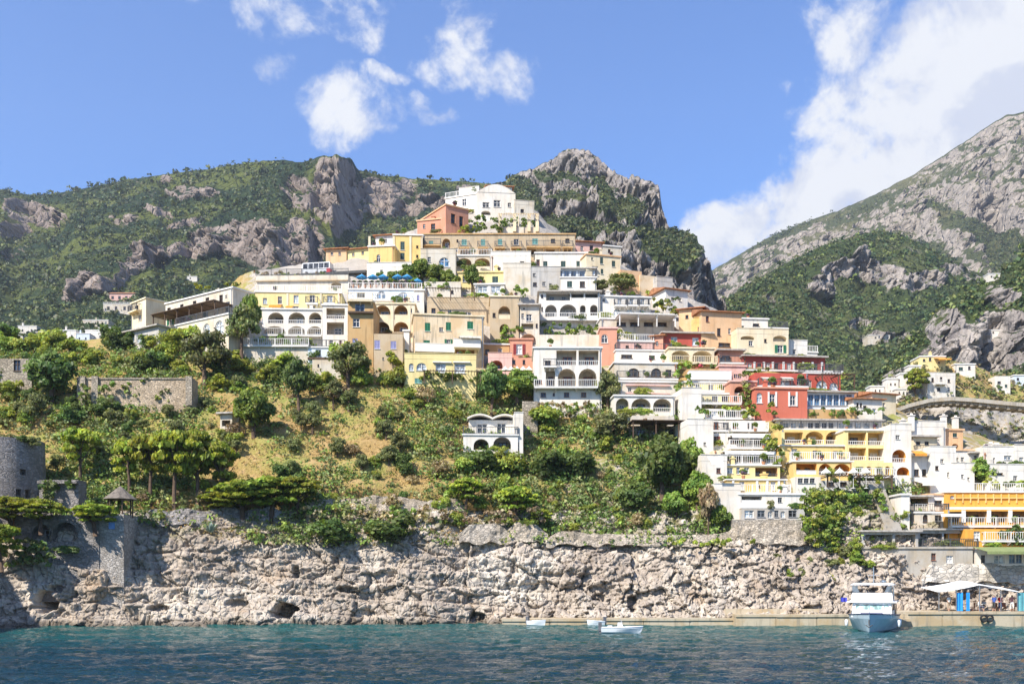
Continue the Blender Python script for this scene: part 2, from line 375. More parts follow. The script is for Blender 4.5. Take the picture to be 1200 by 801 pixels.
# ---------------------------------------------------------------- the near hill: profile of every column, from the waterline up
PROF = {   # heading column: [(distance, row)...] from the sea cliff up to the skyline and down behind
 -420: [(66, 700), (70, 560), (76, 470), (90, 400), (120, 385), (160, 390), (240, 420)],
 -230: [(70, 720), (74, 600), (80, 500), (92, 430), (120, 400), (160, 396), (240, 420)],
 -110: [(88, 690), (91, 620), (97, 560), (106, 500), (122, 440), (140, 405), (160, 396), (240, 420)],
 -20: [(99, 700), (101, 640), (106, 592), (110, 570), (116, 520), (124, 470), (129, 442), (138, 412), (152, 400), (240, 418)],
 100: [(100.5, 700), (102.5, 640), (106.5, 592), (111, 566), (117, 520), (124, 470), (128, 446), (137, 414), (152, 398), (240, 415)],
 200: [(103, 700), (105, 630), (108.5, 590), (113, 562), (119, 515), (126, 470), (131, 442), (138, 412), (147, 392), (158, 380), (240, 400)],
 300: [(104, 700), (106, 640), (109.5, 604), (114, 565), (120, 515), (127, 470), (133, 440), (138, 415), (143, 392), (150, 360), (158, 332), (166, 316), (190, 330), (240, 345)],
 400: [(105, 700), (107, 640), (110.5, 602), (115, 565), (121, 515), (128, 470), (134, 440), (139, 416), (145, 388), (152, 352), (160, 322), (168, 303), (190, 310), (240, 330)],
 500: [(106, 700), (108, 640), (111, 606), (116, 565), (122, 515), (129, 470), (135, 440), (141, 415), (147, 380), (154, 345), (162, 312), (170, 283), (178, 262), (200, 272), (240, 290)],
 600: [(107, 700), (109, 650), (112, 616), (116, 585), (121, 550), (128, 505), (134, 465), (140, 430), (146, 396), (153, 355), (161, 316), (170, 276), (178, 250), (186, 232), (205, 245), (240, 265)],
 700: [(107, 700), (109, 660), (111.5, 630), (116, 592), (121, 552), (128, 505), (134, 465), (140, 430), (146, 398), (153, 360), (160, 326), (167, 303), (178, 296), (210, 310), (240, 320)],
 800: [(106.5, 700), (108.5, 665), (110.5, 640), (114, 606), (119, 565), (125, 520), (131, 480), (137, 442), (143, 405), (150, 372), (157, 350), (164, 344), (190, 360), (240, 390)],
 900: [(106, 700), (108, 665), (110, 640), (113, 608), (118, 560), (124, 510), (130, 474), (136, 446), (142, 420), (148, 400), (156, 388), (185, 405), (240, 440)],
 1000: [(105, 705), (107, 672), (109, 648), (113, 606), (118, 562), (123, 522), (129, 492), (135, 470), (141, 462), (170, 480), (240, 510)],
 1100: [(108.6, 712), (110, 684), (111.6, 655), (113.6, 622), (117, 586), (121, 552), (127, 518), (133, 500), (140, 497), (170, 510), (240, 530)],
 1200: [(108.6, 712), (110, 684), (111.6, 655), (113.6, 618), (117, 582), (121, 556), (127, 532), (135, 522), (170, 535), (240, 550)],
 1450: [(107, 712), (109, 684), (111, 655), (114, 610), (118, 570), (127, 536), (140, 526), (170, 540), (240, 560)],
}
PX = sorted(PROF)
NY = 150
def _curves():
    """resample every column's (row -> distance) on a common parameter so columns can be blended"""
    tab = []
    for x in PX:
        k = PROF[x]; Y = np.array([a for a, _ in k], float); y = np.array([b for _, b in k], float)
        Y0 = Y[0]-2.2; ys = YH+F*H/Y0
        Y = np.concatenate([[Y0], Y]); y = np.concatenate([[ys], y])
        tab.append((Y, y))
    return tab
TAB = _curves()
def col_y_at(x, Yq):
    """row at distance Yq in column x (vectorised)"""
    x = np.asarray(x, float); Yq = np.asarray(Yq, float)
    vals = np.stack([np.where(Yq < T[0][0], YH+F*(H+1.5)/np.maximum(Yq, 1), np.interp(Yq, T[0], T[1])) for T in TAB])
    i = np.clip(np.searchsorted(PX, x)-1, 0, len(PX)-2); pxa = np.array(PX, float)
    t = np.clip((x-pxa[i])/(pxa[i+1]-pxa[i]), 0, 1); t = t*t*(3-2*t)*.5+t*.5
    j = np.arange(x.size).reshape(x.shape)
    v = vals.reshape(len(PX), -1); ii = i.ravel(); jj = j.ravel()
    return (v[ii, jj]*(1-t.ravel())+v[ii+1, jj]*t.ravel()).reshape(x.shape)
_YG = np.linspace(60, 240, 1441)
_cache = {}
def Yt(x, y):
    """distance of the hill surface seen at column x, row y"""
    k = round(x/2)
    if k not in _cache:
        r = col_y_at(np.full(_YG.shape, float(x)), _YG); _cache[k] = r
    r = _cache[k]; below = np.nonzero(r <= y)[0]
    if len(below): return float(_YG[below[0]])
    return float(_YG[int(np.argmin(r))])
def ground_z(x, Y): return H+(YH-float(col_y_at(np.array([float(x)]), np.array([float(Y)]))[0]))/F*Y

def even_rows(xs, n, row_end):
    """per column: distances spaced evenly along the slope's own length, from just under the water to row_end"""
    Yf = np.linspace(60, 128, 1500); X, YY = np.meshgrid(xs, Yf); rows = col_y_at(X.ravel(), YY.ravel()).reshape(X.shape); Z = H+(YH-rows)/F*YY
    out = np.zeros((n, len(xs)))
    for i in range(len(xs)):
        z = Z[:, i]; a = max(0, int(np.argmax(z > -1.2))-1); e = int(np.argmax((rows[:, i] < row_end) & (z > 0))); e = max(e, a+20)
        y_, z_ = Yf[a:e+1], z[a:e+1]; l = np.concatenate([[0], np.cumsum(np.hypot(np.diff(y_), np.diff(z_)))]); out[:, i] = np.interp(np.linspace(0, l[-1], n), l, y_)
    return out
def terrain(name, xs, Ys, disp, mats, attrs_fn):
    if np.ndim(Ys) == 2: X = np.repeat(np.asarray(xs)[None, :], len(Ys), 0); YY = Ys
    else: X, YY = np.meshgrid(xs, Ys)
    rows = col_y_at(X.ravel(), YY.ravel()).reshape(X.shape)
    vx = (X-CX)/F*YY; vz = H+(YH-rows)/F*YY
    v = np.stack([vx, YY, vz], -1)
    v, at = disp(v, X, rows)
    nr, nc = X.shape; idx = np.arange(nr*nc).reshape(nr, nc)
    q = np.stack([idx[:-1, :-1], idx[:-1, 1:], idx[1:, 1:], idx[1:, :-1]], -1).reshape(-1, 4)
    me = fast_mesh(name, v.reshape(-1, 3), q, False, {k: a.ravel() for k, a in at.items()})
    o = link(name, me, mats); tag(o, kind='structure'); return o

CAVES = [(47, 706, 13, 13, 5), (333, 716, 13, 10, 4.5), (186, 712, 14, 4, 1.6), (275, 706, 16, 4, 1.6), (405, 690, 12, 4, 1.5), (560, 722, 10, 6, 1.8), (345, 668, 5, 8, 1.2), (742, 706, 7, 9, 2.0), (700, 700, 9, 5, 1.2), (62, 690, 9, 6, 1.5)]
def cliff_disp(v, X, rows):
    x, y, z = v[..., 0], v[..., 1], v[..., 2]
    def flow(s, sd): return fbm(x*s, y*s, z*s, 4, .5, sd)
    wx, wz = x+1.6*flow(.3, 5), z+1.2*flow(.35, 9)
    big = fbm(x*.07, y*.05, z*.05, 4, .5, 21)*2.8 + fbm(x*.2, y*.2, z*.10, 3, .5, 31)*.9
    f1, f2, a, b, c, ox, oz = worley(wx*.24, y*.1, wz*.20, 3)
    blk = (a-.5)*1.1+(b-.5)*ox*2.2+(c-.5)*oz*1.2
    crack = sstep(f2-f1, .05, .0)
    lx, lz = x+.5*flow(.5, 15)+.12*z, z+.5*flow(.4, 19)-.10*x
    g1, g2, a2, b2, c2, px, pz = worley(lx*.62+7, y*.15, lz*.95, 13, True)
    blk2 = (a2-.5)*1.15+(b2-.5)*px*.8+(c2-.5)*pz*.7
    crack2 = sstep(g2-g1, .06, .0)
    h1, h2, a3, b3, c3, qx, qz = worley(lx*1.7+3, y*.4, lz*2.3, 29, True)
    fine = (a3-.5)*.42+(b3-.5)*qx*.4+(c3-.4)*qz*.35 + fbm(x*2.5, y*2.5, z*2.5, 3, .6, 41)*.09
    k1, k2, a4, b4, c4_, sx_, sz_ = worley(wx*3.6, y*.8, wz*3.2, 37)
    fine = fine+(a4-.5)*.22
    lay = z+.9*flow(.12, 77)+x*.06; fr = lay*.55-np.floor(lay*.55)
    strata = (sstep(fr, .0, .8)*.5-sstep(fr, .86, .97)*.75)*sstep(-x, -25, -5)*sstep(z, 12, 7)
    vert = fbm(x*.5, y*.3, z*.05, 3, .5, 51, True)*.22
    rough_r = .75+.5*sstep(x, -5, 20)
    lf = .5+.3*sstep(x, -10, 14)
    d = big+blk*lf+blk2*lf+fine*(.6+.55*sstep(x, -5, 20))+strata*.8+vert-crack*.55-crack2*.3
    edge = sstep(z, 16, 9)
    d = d*(.35+.65*edge)
    for (cx, cy, rx, ry, dep) in CAVES:
        e = ((X-cx)/rx)**2+((rows-cy)/ry)**2+fbm(x*.9, y*.3, z*.9, 4, .6, int(cx))*.9+(a2-.5)*.7
        d = d-dep*sstep(e, 1.15, .55)
    top = sstep(rows, 560, 600)
    d = d*top
    u = v.copy(); u[..., 1] -= d*.95; u[..., 2] += d*.05-3.0*(1-sstep(rows, 572, 600)); u[..., 0] += fbm(x*.5, y*.5, z*.5, 3, .5, 61)*.35*top
    green = sstep(rows+fbm(x*.15, y*.15, z*.15, 4, .55, 71)*26, 640, 598)
    return u, {'green': green}
def hill_disp(v, X, rows):
    x, y, z = v[..., 0], v[..., 1], v[..., 2]
    n = fbm(x*.12, y*.12, z*.12, 4, .55, 81)*1.1+fbm(x*.6, y*.6, z*.6, 4, .55, 91)*.4
    # low field terraces
    k = (z+1.2*fbm(x*.05, y*.05, z*0, 3, .5, 93))/3.1; st = (np.floor(k)+sstep(k-np.floor(k), .62, .98)-k)*1.5
    w = sstep(X, 900, 780)
    w2 = sstep(rows, 600, 570)
    u = v.copy(); u[..., 2] += (n*.7+st*.8*w)*w2-4*(1-w2); u[..., 1] += 5*(1-w2)-n*.3*w2
    rock = sstep(rows+fbm(x*.1, y*.1, z*.1, 4, .55, 95)*30, 592, 640)
    rock = np.maximum(rock, sstep(X, 560, 700)*.46*sstep(rows, 500, 540))
    rock = np.maximum(rock, sstep(rows, 470, 400)*.75*sstep(X, 250, 320))
    rock = np.maximum(rock, sstep(X, 930, 1010)*.45)
    return u, {'rock': rock}
M_CLIFF = cliff_mat()
xs = np.concatenate([np.linspace(-420, -60, 110), np.linspace(-56, 1260, 1180), np.linspace(1265, 1450, 40)])
terrain('cliff', xs, even_rows(xs, 185, 562), cliff_disp, M_CLIFF, None)
M_HILL = hill_mat()
terrain('hillside', np.linspace(-420, 1450, 430), np.concatenate([np.linspace(70, 104, 24), np.linspace(105, 188, 200), np.linspace(190, 240, 14)]), hill_disp, M_HILL, None)

# ---------------------------------------------------------------- mountains
def mask_of(shapes, X, Yp, init=0.0):
    r = np.full(X.shape, float(init))
    for s in shapes:
        cx, cy, rx, ry, rot, val = s
        c, q = math.cos(R(rot)), math.sin(R(rot)); dx, dy = X-cx, Yp-cy
        e = ((dx*c+dy*q)/rx)**2+((-dx*q+dy*c)/ry)**2
        k = sstep(e, 1.35, .6)
        r = r*(1-k)+val*k
    return r
def mountain(name, sky, base_row, base_Y, top_Y, shapes, rock0, mat, nx, ny, amp, sc, seed, bulge=None):
    """sky: skyline [(column,row)...]; steep rock where the mask says rock, gentler ground where it says scrub"""
    xs = np.linspace(sky[0][0], sky[-1][0], nx)
    ysky = np.interp(xs, [a for a, _ in sky], [b for _, b in sky])
    # rows from base up to the skyline, as a fraction
    t = np.linspace(0, 1, ny); X = np.repeat(xs[None, :], ny, 0)
    rows = base_row+(ysky[None, :]-base_row)*t[:, None]
    nz = fbm(X/60*1.0, rows/60*1.0, X*0+seed, 4, .55, seed)
    rock = np.clip(mask_of(shapes, X+nz*10, rows+fbm(X/35, rows/35, X*0+seed+3, 4, .55, seed+5)*9, rock0), 0, 1)
    g = 1.0-.82*rock+.35*fbm(X/26, rows/20, X*0+seed+9, 4, .55, seed+7)
    g = np.clip(g, .12, 2)
    cum = np.cumsum(g, 0); cum = cum/cum[-1:, :]
    topY = np.interp(xs, [a for a, _ in top_Y], [b for _, b in top_Y]); botY = np.interp(xs, [a for a, _ in base_Y], [b for _, b in base_Y])
    # keep the gradient uneven between columns: blend own profile with a smooth one
    Y = botY[None, :]+(topY-botY)[None, :]*(.8*cum+.2*t[:, None])
    if bulge is not None: Y = Y+bulge(X, rows)
    k = Y/topY[None, :]
    vx = (X-CX)/F*Y; vz = H+(YH-rows)/F*Y
    n1 = fbm(vx*sc, Y*sc, vz*sc, 6, .52, seed+20, True)
    n2 = fbm(vx*sc*.4, Y*sc*.2, vz*sc*.4, 4, .5, seed+40)
    n3 = fbm(vx*sc*5, Y*sc*5, vz*sc*2.4, 4, .6, seed+60)
    f1, f2, wa, wb, wc, ox, oz = worley(vx*sc*2.6+n1*.6, Y*sc*1.2, vz*sc*1.7, seed+80)
    g1, g2, ga, gb, gc_, gx, gz = worley(vx*sc*7+n1, Y*sc*3, vz*sc*4.5, seed+90)
    crag = ((wa-.5)*.9+(wb-.5)*ox*1.6+(wc-.2)*oz*1.4-sstep(f2-f1, .12, 0)*.35)+.42*((ga-.5)+(gb-.5)*gx*1.6+(gc_-.2)*gz*1.3-sstep(g2-g1, .12, 0)*.4)
    fade = sstep(1-t[:, None], 0, .06)*.85+.15
    d = (n1*amp+n2*amp*1.6)*(.45+.75*rock)*fade + n3*amp*.34*(.4+.8*rock)*(.5+.5*fade)+crag*amp*1.25*rock*(.25+.75*fade)
    v = np.stack([vx, Y-d, vz+n3*amp*.06], -1)
    # crest roughness and the far side
    back = []
    crest = v[-1]
    for q in range(1, 7):
        b = crest.copy(); b[:, 1] += q*q*6*amp/20+q*4; b[:, 0] = b[:, 0]*(b[:, 1]/crest[:, 1]); b[:, 2] -= q*q*5*amp/20+q*2; back.append(b)
    v = np.concatenate([v, np.stack(back)], 0); rk = np.concatenate([rock, np.repeat(rock[-1:], 6, 0)], 0)
    nr, nc = v.shape[:2]; idx = np.arange(nr*nc).reshape(nr, nc)
    q = np.stack([idx[:-1, :-1], idx[:-1, 1:], idx[1:, 1:], idx[1:, :-1]], -1).reshape(-1, 4)
    o = link(name, fast_mesh(name, v.reshape(-1, 3), q, False, {'rock': rk.ravel()}), mat); tag(o, kind='structure')
    return v[:ny], rock
M_ML = mountain_mat('scrub_mountain', (.255, .205, .175), (.42, .345, .29), (.18, .145, .125), (.030, .052, .022), (.125, .145, .035))  # dark and bright greens put shaded and sunlit patches into the colour
M_MP = mountain_mat('crag', (.30, .265, .235), (.50, .44, .385), (.20, .17, .165), (.055, .078, .026), (.10, .115, .04))
M_MR = mountain_mat('pale_mountain', (.32, .275, .225), (.465, .40, .33), (.22, .188, .16), (.085, .098, .04), (.15, .145, .065), .9)
# shapes: column, row, half sizes, tilt, 1 rock / 0 scrub
VL, KL = mountain('mountain', [(-420, 275), (-200, 240), (0, 222), (35, 229), (60, 227), (100, 221), (165, 208), (200, 203), (250, 197), (300, 189), (330, 187), (355, 191), (375, 183), (395, 180), (412, 186), (419, 199), (440, 204), (460, 207), (500, 210), (530, 213), (560, 214), (620, 222), (700, 235)],
   440, [(-420, 300), (700, 330)], [(-420, 1000), (0, 1150), (300, 1050), (395, 900), (420, 1000), (700, 1150)],
   [(45, 255, 40, 14, 15, .8), (12, 272, 22, 11, 0, .9), (195, 208, 9, 7, 0, 1), (120, 340, 52, 10, -22, 1), (190, 307, 60, 12, -22, 1), (255, 285, 50, 22, -15, 1), (300, 290, 45, 30, 10, .95), (355, 290, 30, 34, 0, .75), (330, 245, 38, 14, 10, 0), (350, 225, 18, 28, -20, .8),
    (390, 225, 27, 46, 0, 1), (408, 262, 16, 26, 10, 1), (442, 226, 26, 20, 10, 1), (470, 222, 18, 14, 0, .7), (460, 248, 40, 10, 0, .8), (505, 240, 30, 8, 0, .7), (230, 226, 34, 8, 0, .7), (215, 258, 26, 7, -15, .8), (185, 250, 18, 6, 0, .7), (110, 215, 70, 3, -5, .5), (560, 225, 26, 7, 0, .6), (345, 222, 22, 6, 0, .6), (20, 300, 16, 9, 0, .5), (150, 262, 22, 5, 0, .6), (425, 300, 26, 30, 0, 0)],
   0.03, M_ML, 430, 190, 17, .012, 100)
VP, KP = mountain('peak', [(470, 300), (520, 252), (560, 224), (590, 209), (620, 199), (645, 186), (665, 177), (685, 174), (700, 180), (712, 197), (725, 202), (745, 208), (762, 212), (772, 220), (776, 245), (781, 258), (796, 272), (815, 278), (824, 290), (828, 310), (838, 334), (848, 360), (880, 430)],
   440, [(470, 330), (700, 300), (880, 330)], [(470, 900), (600, 820), (685, 760), (770, 690), (830, 560), (880, 520)],
   [(608, 228, 24, 20, 0, 0), (640, 206, 18, 4, 10, .2), (665, 210, 30, 4, 8, .1), (660, 229, 30, 4, 8, .2), (708, 225, 9, 28, -30, .1), (735, 240, 16, 16, 30, .15), (700, 264, 62, 7, 6, 0), (640, 252, 20, 6, 20, .2), (785, 288, 38, 20, 12, 0), (760, 205, 14, 5, 0, .2), (755, 225, 10, 12, 0, .9), (690, 290, 30, 6, 10, .5), (620, 275, 40, 12, 0, .1)],
   1.0, M_MP, 330, 190, 15, .02, 200)
VR, KR = mountain('mountain', [(740, 380), (800, 338), (830, 319), (860, 302), (900, 279), (940, 262), (985, 246), (1030, 226), (1070, 205), (1100, 186), (1130, 166), (1160, 146), (1180, 134), (1210, 128), (1300, 100), (1450, 70)],
   450, [(740, 900), (1450, 700)], [(740, 1900), (1000, 1750), (1200, 1550), (1450, 1400)],
   [(1165, 240, 26, 26, 0, 1), (1110, 205, 60, 8, -25, .5), (1130, 262, 60, 12, 20, .3), (930, 270, 60, 5, -25, .35), (1010, 245, 40, 6, -20, .4), (1060, 300, 60, 20, 10, .3), (1185, 300, 30, 26, 0, .1), (1180, 190, 40, 12, -10, .6)],
   .70, M_MR, 360, 150, 20, .012, 300)
VG, KG = mountain('spur', [(780, 430), (845, 354), (880, 331), (920, 309), (960, 289), (1000, 277), (1030, 271), (1060, 277), (1100, 299), (1130, 316), (1165, 324), (1230, 318), (1330, 300)],
   480, [(780, 420), (1330, 420)], [(780, 620), (1030, 820), (1330, 760)],
   [(985, 318, 24, 11, -10, 1), (1030, 322, 34, 16, 5, 1), (962, 340, 20, 14, 0, 1), (1005, 300, 9, 11, 0, 1), (1075, 330, 28, 14, 10, .9), (1120, 322, 26, 9, 20, .6), (1040, 395, 40, 6, -10, .7), (900, 350, 12, 6, 0, .5), (1010, 380, 20, 5, 0, .6), (1150, 325, 30, 9, 0, .5)],
   0.05, M_MP, 330, 150, 13, .02, 400)
VC, KC = mountain('spur', [(985, 500), (1020, 448), (1045, 424), (1065, 398), (1085, 378), (1105, 356), (1125, 340), (1145, 332), (1168, 322), (1185, 308), (1205, 288), (1260, 262), (1340, 250)],
   510, [(985, 300), (1340, 285)], [(985, 420), (1120, 400), (1340, 430)],
   [(1140, 415, 62, 30, -10, 1), (1180, 400, 50, 34, 0, 1), (1110, 385, 26, 20, -30, .9), (1165, 352, 16, 12, 0, .85), (1095, 372, 18, 9, -40, .4), (1130, 352, 20, 9, 0, 0), (1195, 345, 16, 26, 0, .1), (1050, 440, 26, 9, -20, .6), (1150, 455, 60, 10, 0, .3)],
   0.1, M_MP, 240, 130, 7, .04, 500)
def village_disp(v, X, rows):
    x, y, z = v[..., 0], v[..., 1], v[..., 2]
    return v, {}
# the terraced valley side with the far houses
VV, KV = mountain('valley_side', [(940, 545), (985, 500), (1010, 466), (1045, 448), (1080, 425), (1110, 421), (1145, 430), (1170, 440), (1200, 440), (1260, 432), (1400, 430)],
   600, [(940, 205), (1400, 195)], [(940, 235), (1400, 300)],
   [(1130, 485, 120, 10, 0, .9), (1180, 510, 70, 22, 0, .6), (1060, 455, 40, 10, 0, .7), (1100, 500, 40, 12, 0, .5), (1010, 470, 30, 12, 0, .8)],
   0.15, M_HILL, 230, 130, 1.6, .05, 600)

def surf(V, x, y):
    """point of a mountain mesh nearest to heading column x and row y"""
    px = CX+F*V[..., 0]/V[..., 1]; py = YH-F*(V[..., 2]-H)/V[..., 1]
    d = (px-x)**2+(py-y)**2; i = np.unravel_index(np.argmin(d), d.shape); return Vector(V[i])

# ---------------------------------------------------------------- foliage clouds
def leaf_cloud(cen, rad, k, size, cols, rng, flat_=1.0, jitter=.25, shell=.55):
    """k leaf-spray quads round every centre; returns verts, quads, tint"""
    n = len(cen); N = n*k
    d = rng.normal(size=(N, 3)); d /= np.linalg.norm(d, axis=1, keepdims=True)+1e-9
    d[:, 2] = np.where(d[:, 2] < -.35, -d[:, 2]*.6, d[:, 2])
    r = (shell+(1.06-shell)*rng.random(N)**.6)
    rr = np.repeat(rad, k, 0); rr = rr if rr.ndim == 2 else np.repeat(rr[:, None], 3, 1)*np.array([[1, 1, flat_]])
    c = np.repeat(cen, k, 0)+d*rr*r[:, None]
    nn = d*1.0+rng.normal(size=(N, 3))*.55; nn /= np.linalg.norm(nn, axis=1, keepdims=True)+1e-9
    up = rng.normal(size=(N, 3)); a = np.cross(nn, up); a /= np.linalg.norm(a, axis=1, keepdims=True)+1e-9; b = np.cross(nn, a)
    s = (np.repeat(size, k) if np.ndim(size) else np.full(N, size))*(.55+.9*rng.random(N))
    a *= s[:, None]*.5; b *= s[:, None]*(.32+.3*rng.random(N))[:, None]
    v = np.stack([c-a-b*.6, c+a*.2-b, c+a+b*.5, c-a*.3+b], 1).reshape(-1, 3)
    q = np.arange(N*4).reshape(N, 4)
    t = np.repeat(cols, k, 0)*(1+jitter*rng.normal(size=(N, 1)))*(1+.06*rng.normal(size=(N, 3)))
    t = np.clip(t, .004, .8); t = np.repeat(t, 4, 0)
    return v, q, t
M_LEAF = leafmat('leaves'); M_FOREST = leafmat('far_leaves', (1, 1, 1), .18)
def forest(name, V, K, n, hgt, cols, seed, label, lo=.45, k=14, yb=999):
    rng = np.random.default_rng(seed); ny, nx = K.shape
    px = CX+F*V[..., 0]/V[..., 1]; py = YH-F*(V[..., 2]-H)/V[..., 1]
    clump = fbm(V[..., 0]*.02, V[..., 1]*.02, V[..., 2]*.02, 4, .6, seed)
    w = np.clip(lo-K+.35*clump, 0.0, 1)*((px > -40) & (px < 1240) & (py < yb)); w = (w/w.sum()).ravel()
    i = rng.choice(w.size, n, p=w); c = V.reshape(-1, 3)[i]+rng.normal(size=(n, 3))*np.array([1.5, 1.5, .2])*V.reshape(-1, 3)[i][:, 1:2]/600
    dist = c[:, 1:2]
    r = hgt*(.5+rng.random((n, 1))**2*1.1)*np.array([[1, 1, .85]])*(.55+.45*dist/600); c[:, 2] += r[:, 2]*.15
    cc = np.array(cols)[rng.integers(0, len(cols), n)]*(.7+.6*rng.random((n, 1)))
    v, q, t = leaf_cloud(c, r, k, r[:, 0]*.75, cc, rng, 1.0, .2, .5)
    o = link(name, fast_mesh(name, v, q, False, {'tint': t}), M_FOREST); tag(o, label, 'woodland', kind='stuff')
G_DARK = [(.042, .07, .026), (.056, .086, .029), (.075, .106, .032)]; G_MIX = G_DARK+[(.14, .165, .04), (.12, .135, .045)]
forest('scrub_wood', VL, KL, 15000, 2.0, G_MIX, 1, 'dark scrub and woods covering the broad left mountain', .3, 10)
forest('scrub_wood', VP, KP, 3800, 1.5, G_MIX, 2, 'green scrub clinging to ledges of the central rocky peak', .3, 10)
forest('scrub_wood', VR, KR, 4200, 1.3, G_MIX, 3, 'sparse scrub on the pale right hand mountain', .5, 8)
forest('scrub_wood', VG, KG, 9000, 1.7, G_MIX, 4, 'dense green woods on the rounded spur behind the red hotel', .4, 10)
forest('scrub_wood', VC, KC, 3600, 1.6, G_MIX+[(.17, .19, .05)], 5, 'trees over the pinkish crag above the far villas', .6, 10)
forest('scrub_wood', VV, KV, 3600, .9, [(.12, .15, .04), (.18, .20, .05), (.22, .18, .09), (.08, .11, .03), (.26, .20, .11)], 6, 'bushes over the terraced valley side below the road', 1.0, 12)

# ---------------------------------------------------------------- sea
def sea():
    Ys = np.concatenate([np.geomspace(6, 40, 60), np.geomspace(40.3, 116, 190)])
    ks = np.linspace(-.72, .72, 420); K, YY = np.meshgrid(ks, Ys); x = K*YY*1.0
    z = .26*fbm(x*.22+YY*.05, YY*.42, x*0, 4, .55, 5)+.11*fbm(x*.9, YY*1.5, x*0, 3, .55, 8)
    z += .05*np.sin(YY*.9+x*.12+2*fbm(x*.05, YY*.05, x*0, 2, .5, 3))
    z = z*sstep(YY, 5, 9)-.0
    v = np.stack([x, YY, z], -1); nr, nc = x.shape; idx = np.arange(nr*nc).reshape(nr, nc)
    q = np.stack([idx[:-1, :-1], idx[:-1, 1:], idx[1:, 1:], idx[1:, :-1]], -1).reshape(-1, 4)
    v = v.reshape(-1, 3)
    # the rest of the bay, out to the horizon
    far = np.array([(-9000, -9000, -.35), (9000, -9000, -.35), (9000, 300, -.35), (-9000, 300, -.35)], float)
    n = len(v); v = np.concatenate([v, far]); q = np.concatenate([q, [[n, n+1, n+2, n+3]]])
    o = link('sea', fast_mesh('sea', v, q, True), water_mat()); tag(o, kind='structure')
sea()
# ---------------------------------------------------------------- building kit
WHITE = stucco('white_plaster', (.715, .67, .60), .12, .24); CREAM = stucco('cream_plaster', (.72, .62, .44), .13, .22)
TAN = stucco('tan_plaster', (.50, .395, .265), .15, .26); PEACH = stucco('peach_plaster', (.66, .43, .25), .15, .22); YELLOW = stucco('yellow_plaster', (.72, .51, .20), .12, .18)
PALEY = stucco('pale_yellow_plaster', (.74, .62, .30), .12, .16); ORANGE = stucco('orange_plaster', (.72, .36, .065), .12, .18); RED = stucco('red_plaster', (.44, .09, .065), .12, .2)
CORAL = stucco('coral_plaster', (.53, .15, .095), .1, .16); SALMON = stucco('salmon_plaster', (.58, .28, .185), .12, .2); PINK = stucco('pink_plaster', (.66, .42, .36), .12, .2)
OLDW = stucco('weathered_plaster', (.60, .545, .455), .2, .34); GREYW = stucco('grey_plaster', (.47, .45, .42), .16, .3); BLUEW = stucco('bluish_white_plaster', (.62, .68, .74), .08, .14)
STREAK = stucco('streaked_cream_plaster', (.68, .55, .38), .3, .42); OCHRE = stucco('ochre_plaster', (.52, .34, .16), .2, .3)
CONC = stucco('concrete', (.42, .385, .33), .2, .3); RUBBLE = stone('rubble_wall', (.46, .41, .34), 2.4); DRYSTONE = stone('dry_stone', (.42, .36, .28), 2.6); TOWERST = stone('tower_stone', (.30, .275, .26), 2.3)
TRIM = flat('white_paint', (.72, .69, .64), .6, 0, .08); IRON = flat('iron_rail', (.10, .10, .10), .5, .3); GREYM = flat('grey_metal', (.35, .36, .37), .45, .4)
WOODD = flat('dark_wood', (.10, .06, .035), .7); WOODB = flat('brown_wood', (.27, .10, .05), .65); TILE = flat('terracotta_tile', (.42, .19, .09), .85, 0, .3); SLAB = flat('roof_slab', (.46, .42, .37), .9, 0, .25)
SHG = flat('green_shutter', (.03, .20, .10), .55); SHT = flat('teal_shutter', (.19, .46, .42), .55); SHB = flat('brown_shutter', (.25, .085, .05), .6); SHR = flat('red_shutter', (.28, .03, .03), .6); SHK = flat('dark_green_shutter', (.06, .11, .10), .6); SHL = flat('lavender_shutter', (.36, .36, .60), .6)
GLD = glass('dark_glass', (.018, .020, .024)); GLB = glass('blue_glass', (.045, .10, .17)); GLP = glass('pale_glass', (.22, .25, .27), .15); CURT = flat('curtain', (.66, .65, .62), .9)
CANVAS = flat('cream_canvas', (.74, .70, .60), .9); CANW = flat('white_canvas', (.80, .79, .76), .85); CANB = flat('blue_canvas', (.05, .26, .50), .8); CANO = flat('orange_canvas', (.72, .30, .04), .85); CANG = flat('green_canvas', (.22, .26, .10), .85)
# unit window meshes (1 wide, 1 high, centred at the sill's middle); stretched per window
def arch_pts(x0, x1, z0, z1, n=8):
    rise = min((x1-x0)/2, (z1-z0)*.6); c = (x0+x1)/2; r = (x1-x0)/2
    return [(c+r*math.cos(math.pi*(1-i/n)), z1-rise+rise*math.sin(math.pi*i/n)) for i in range(n+1)]
def unit_frame(arched):
    m = MB(); t = .09
    m.box(-.5, -.5+t, .10, .17, 0, 1 if not arched else .62); m.box(.5-t, .5, .10, .17, 0, 1 if not arched else .62)
    m.box(-.5+t, .5-t, .10, .17, 0, t*.7); m.box(-.57, .57, -.09, .10, -.05, -.004)
    m.box(-.035, .035, .11, .16, t*.7, .95)
    if not arched:
        m.box(-.5+t, .5-t, .10, .17, 1-t*.7, 1); m.box(-.5+t, -.035, .115, .155, .6, .64); m.box(.035, .5-t, .115, .155, .6, .64)
    else:
        o = arch_pts(-.5, .5, 0, 1); i = arch_pts(-.5+t, .5-t, 0, 1-t*.8)
        for k in range(8):
            a, b, c, d = o[k], o[k+1], i[k+1], i[k]
            m.hexa([(a[0], .10, a[1]), (b[0], .10, b[1]), (c[0], .10, c[1]), (d[0], .10, d[1]), (a[0], .17, a[1]), (b[0], .17, b[1]), (c[0], .17, c[1]), (d[0], .17, d[1])])
        m.box(-.5+t, .5-t, .112, .156, .58, .62)
    return m.mesh('window_frame')
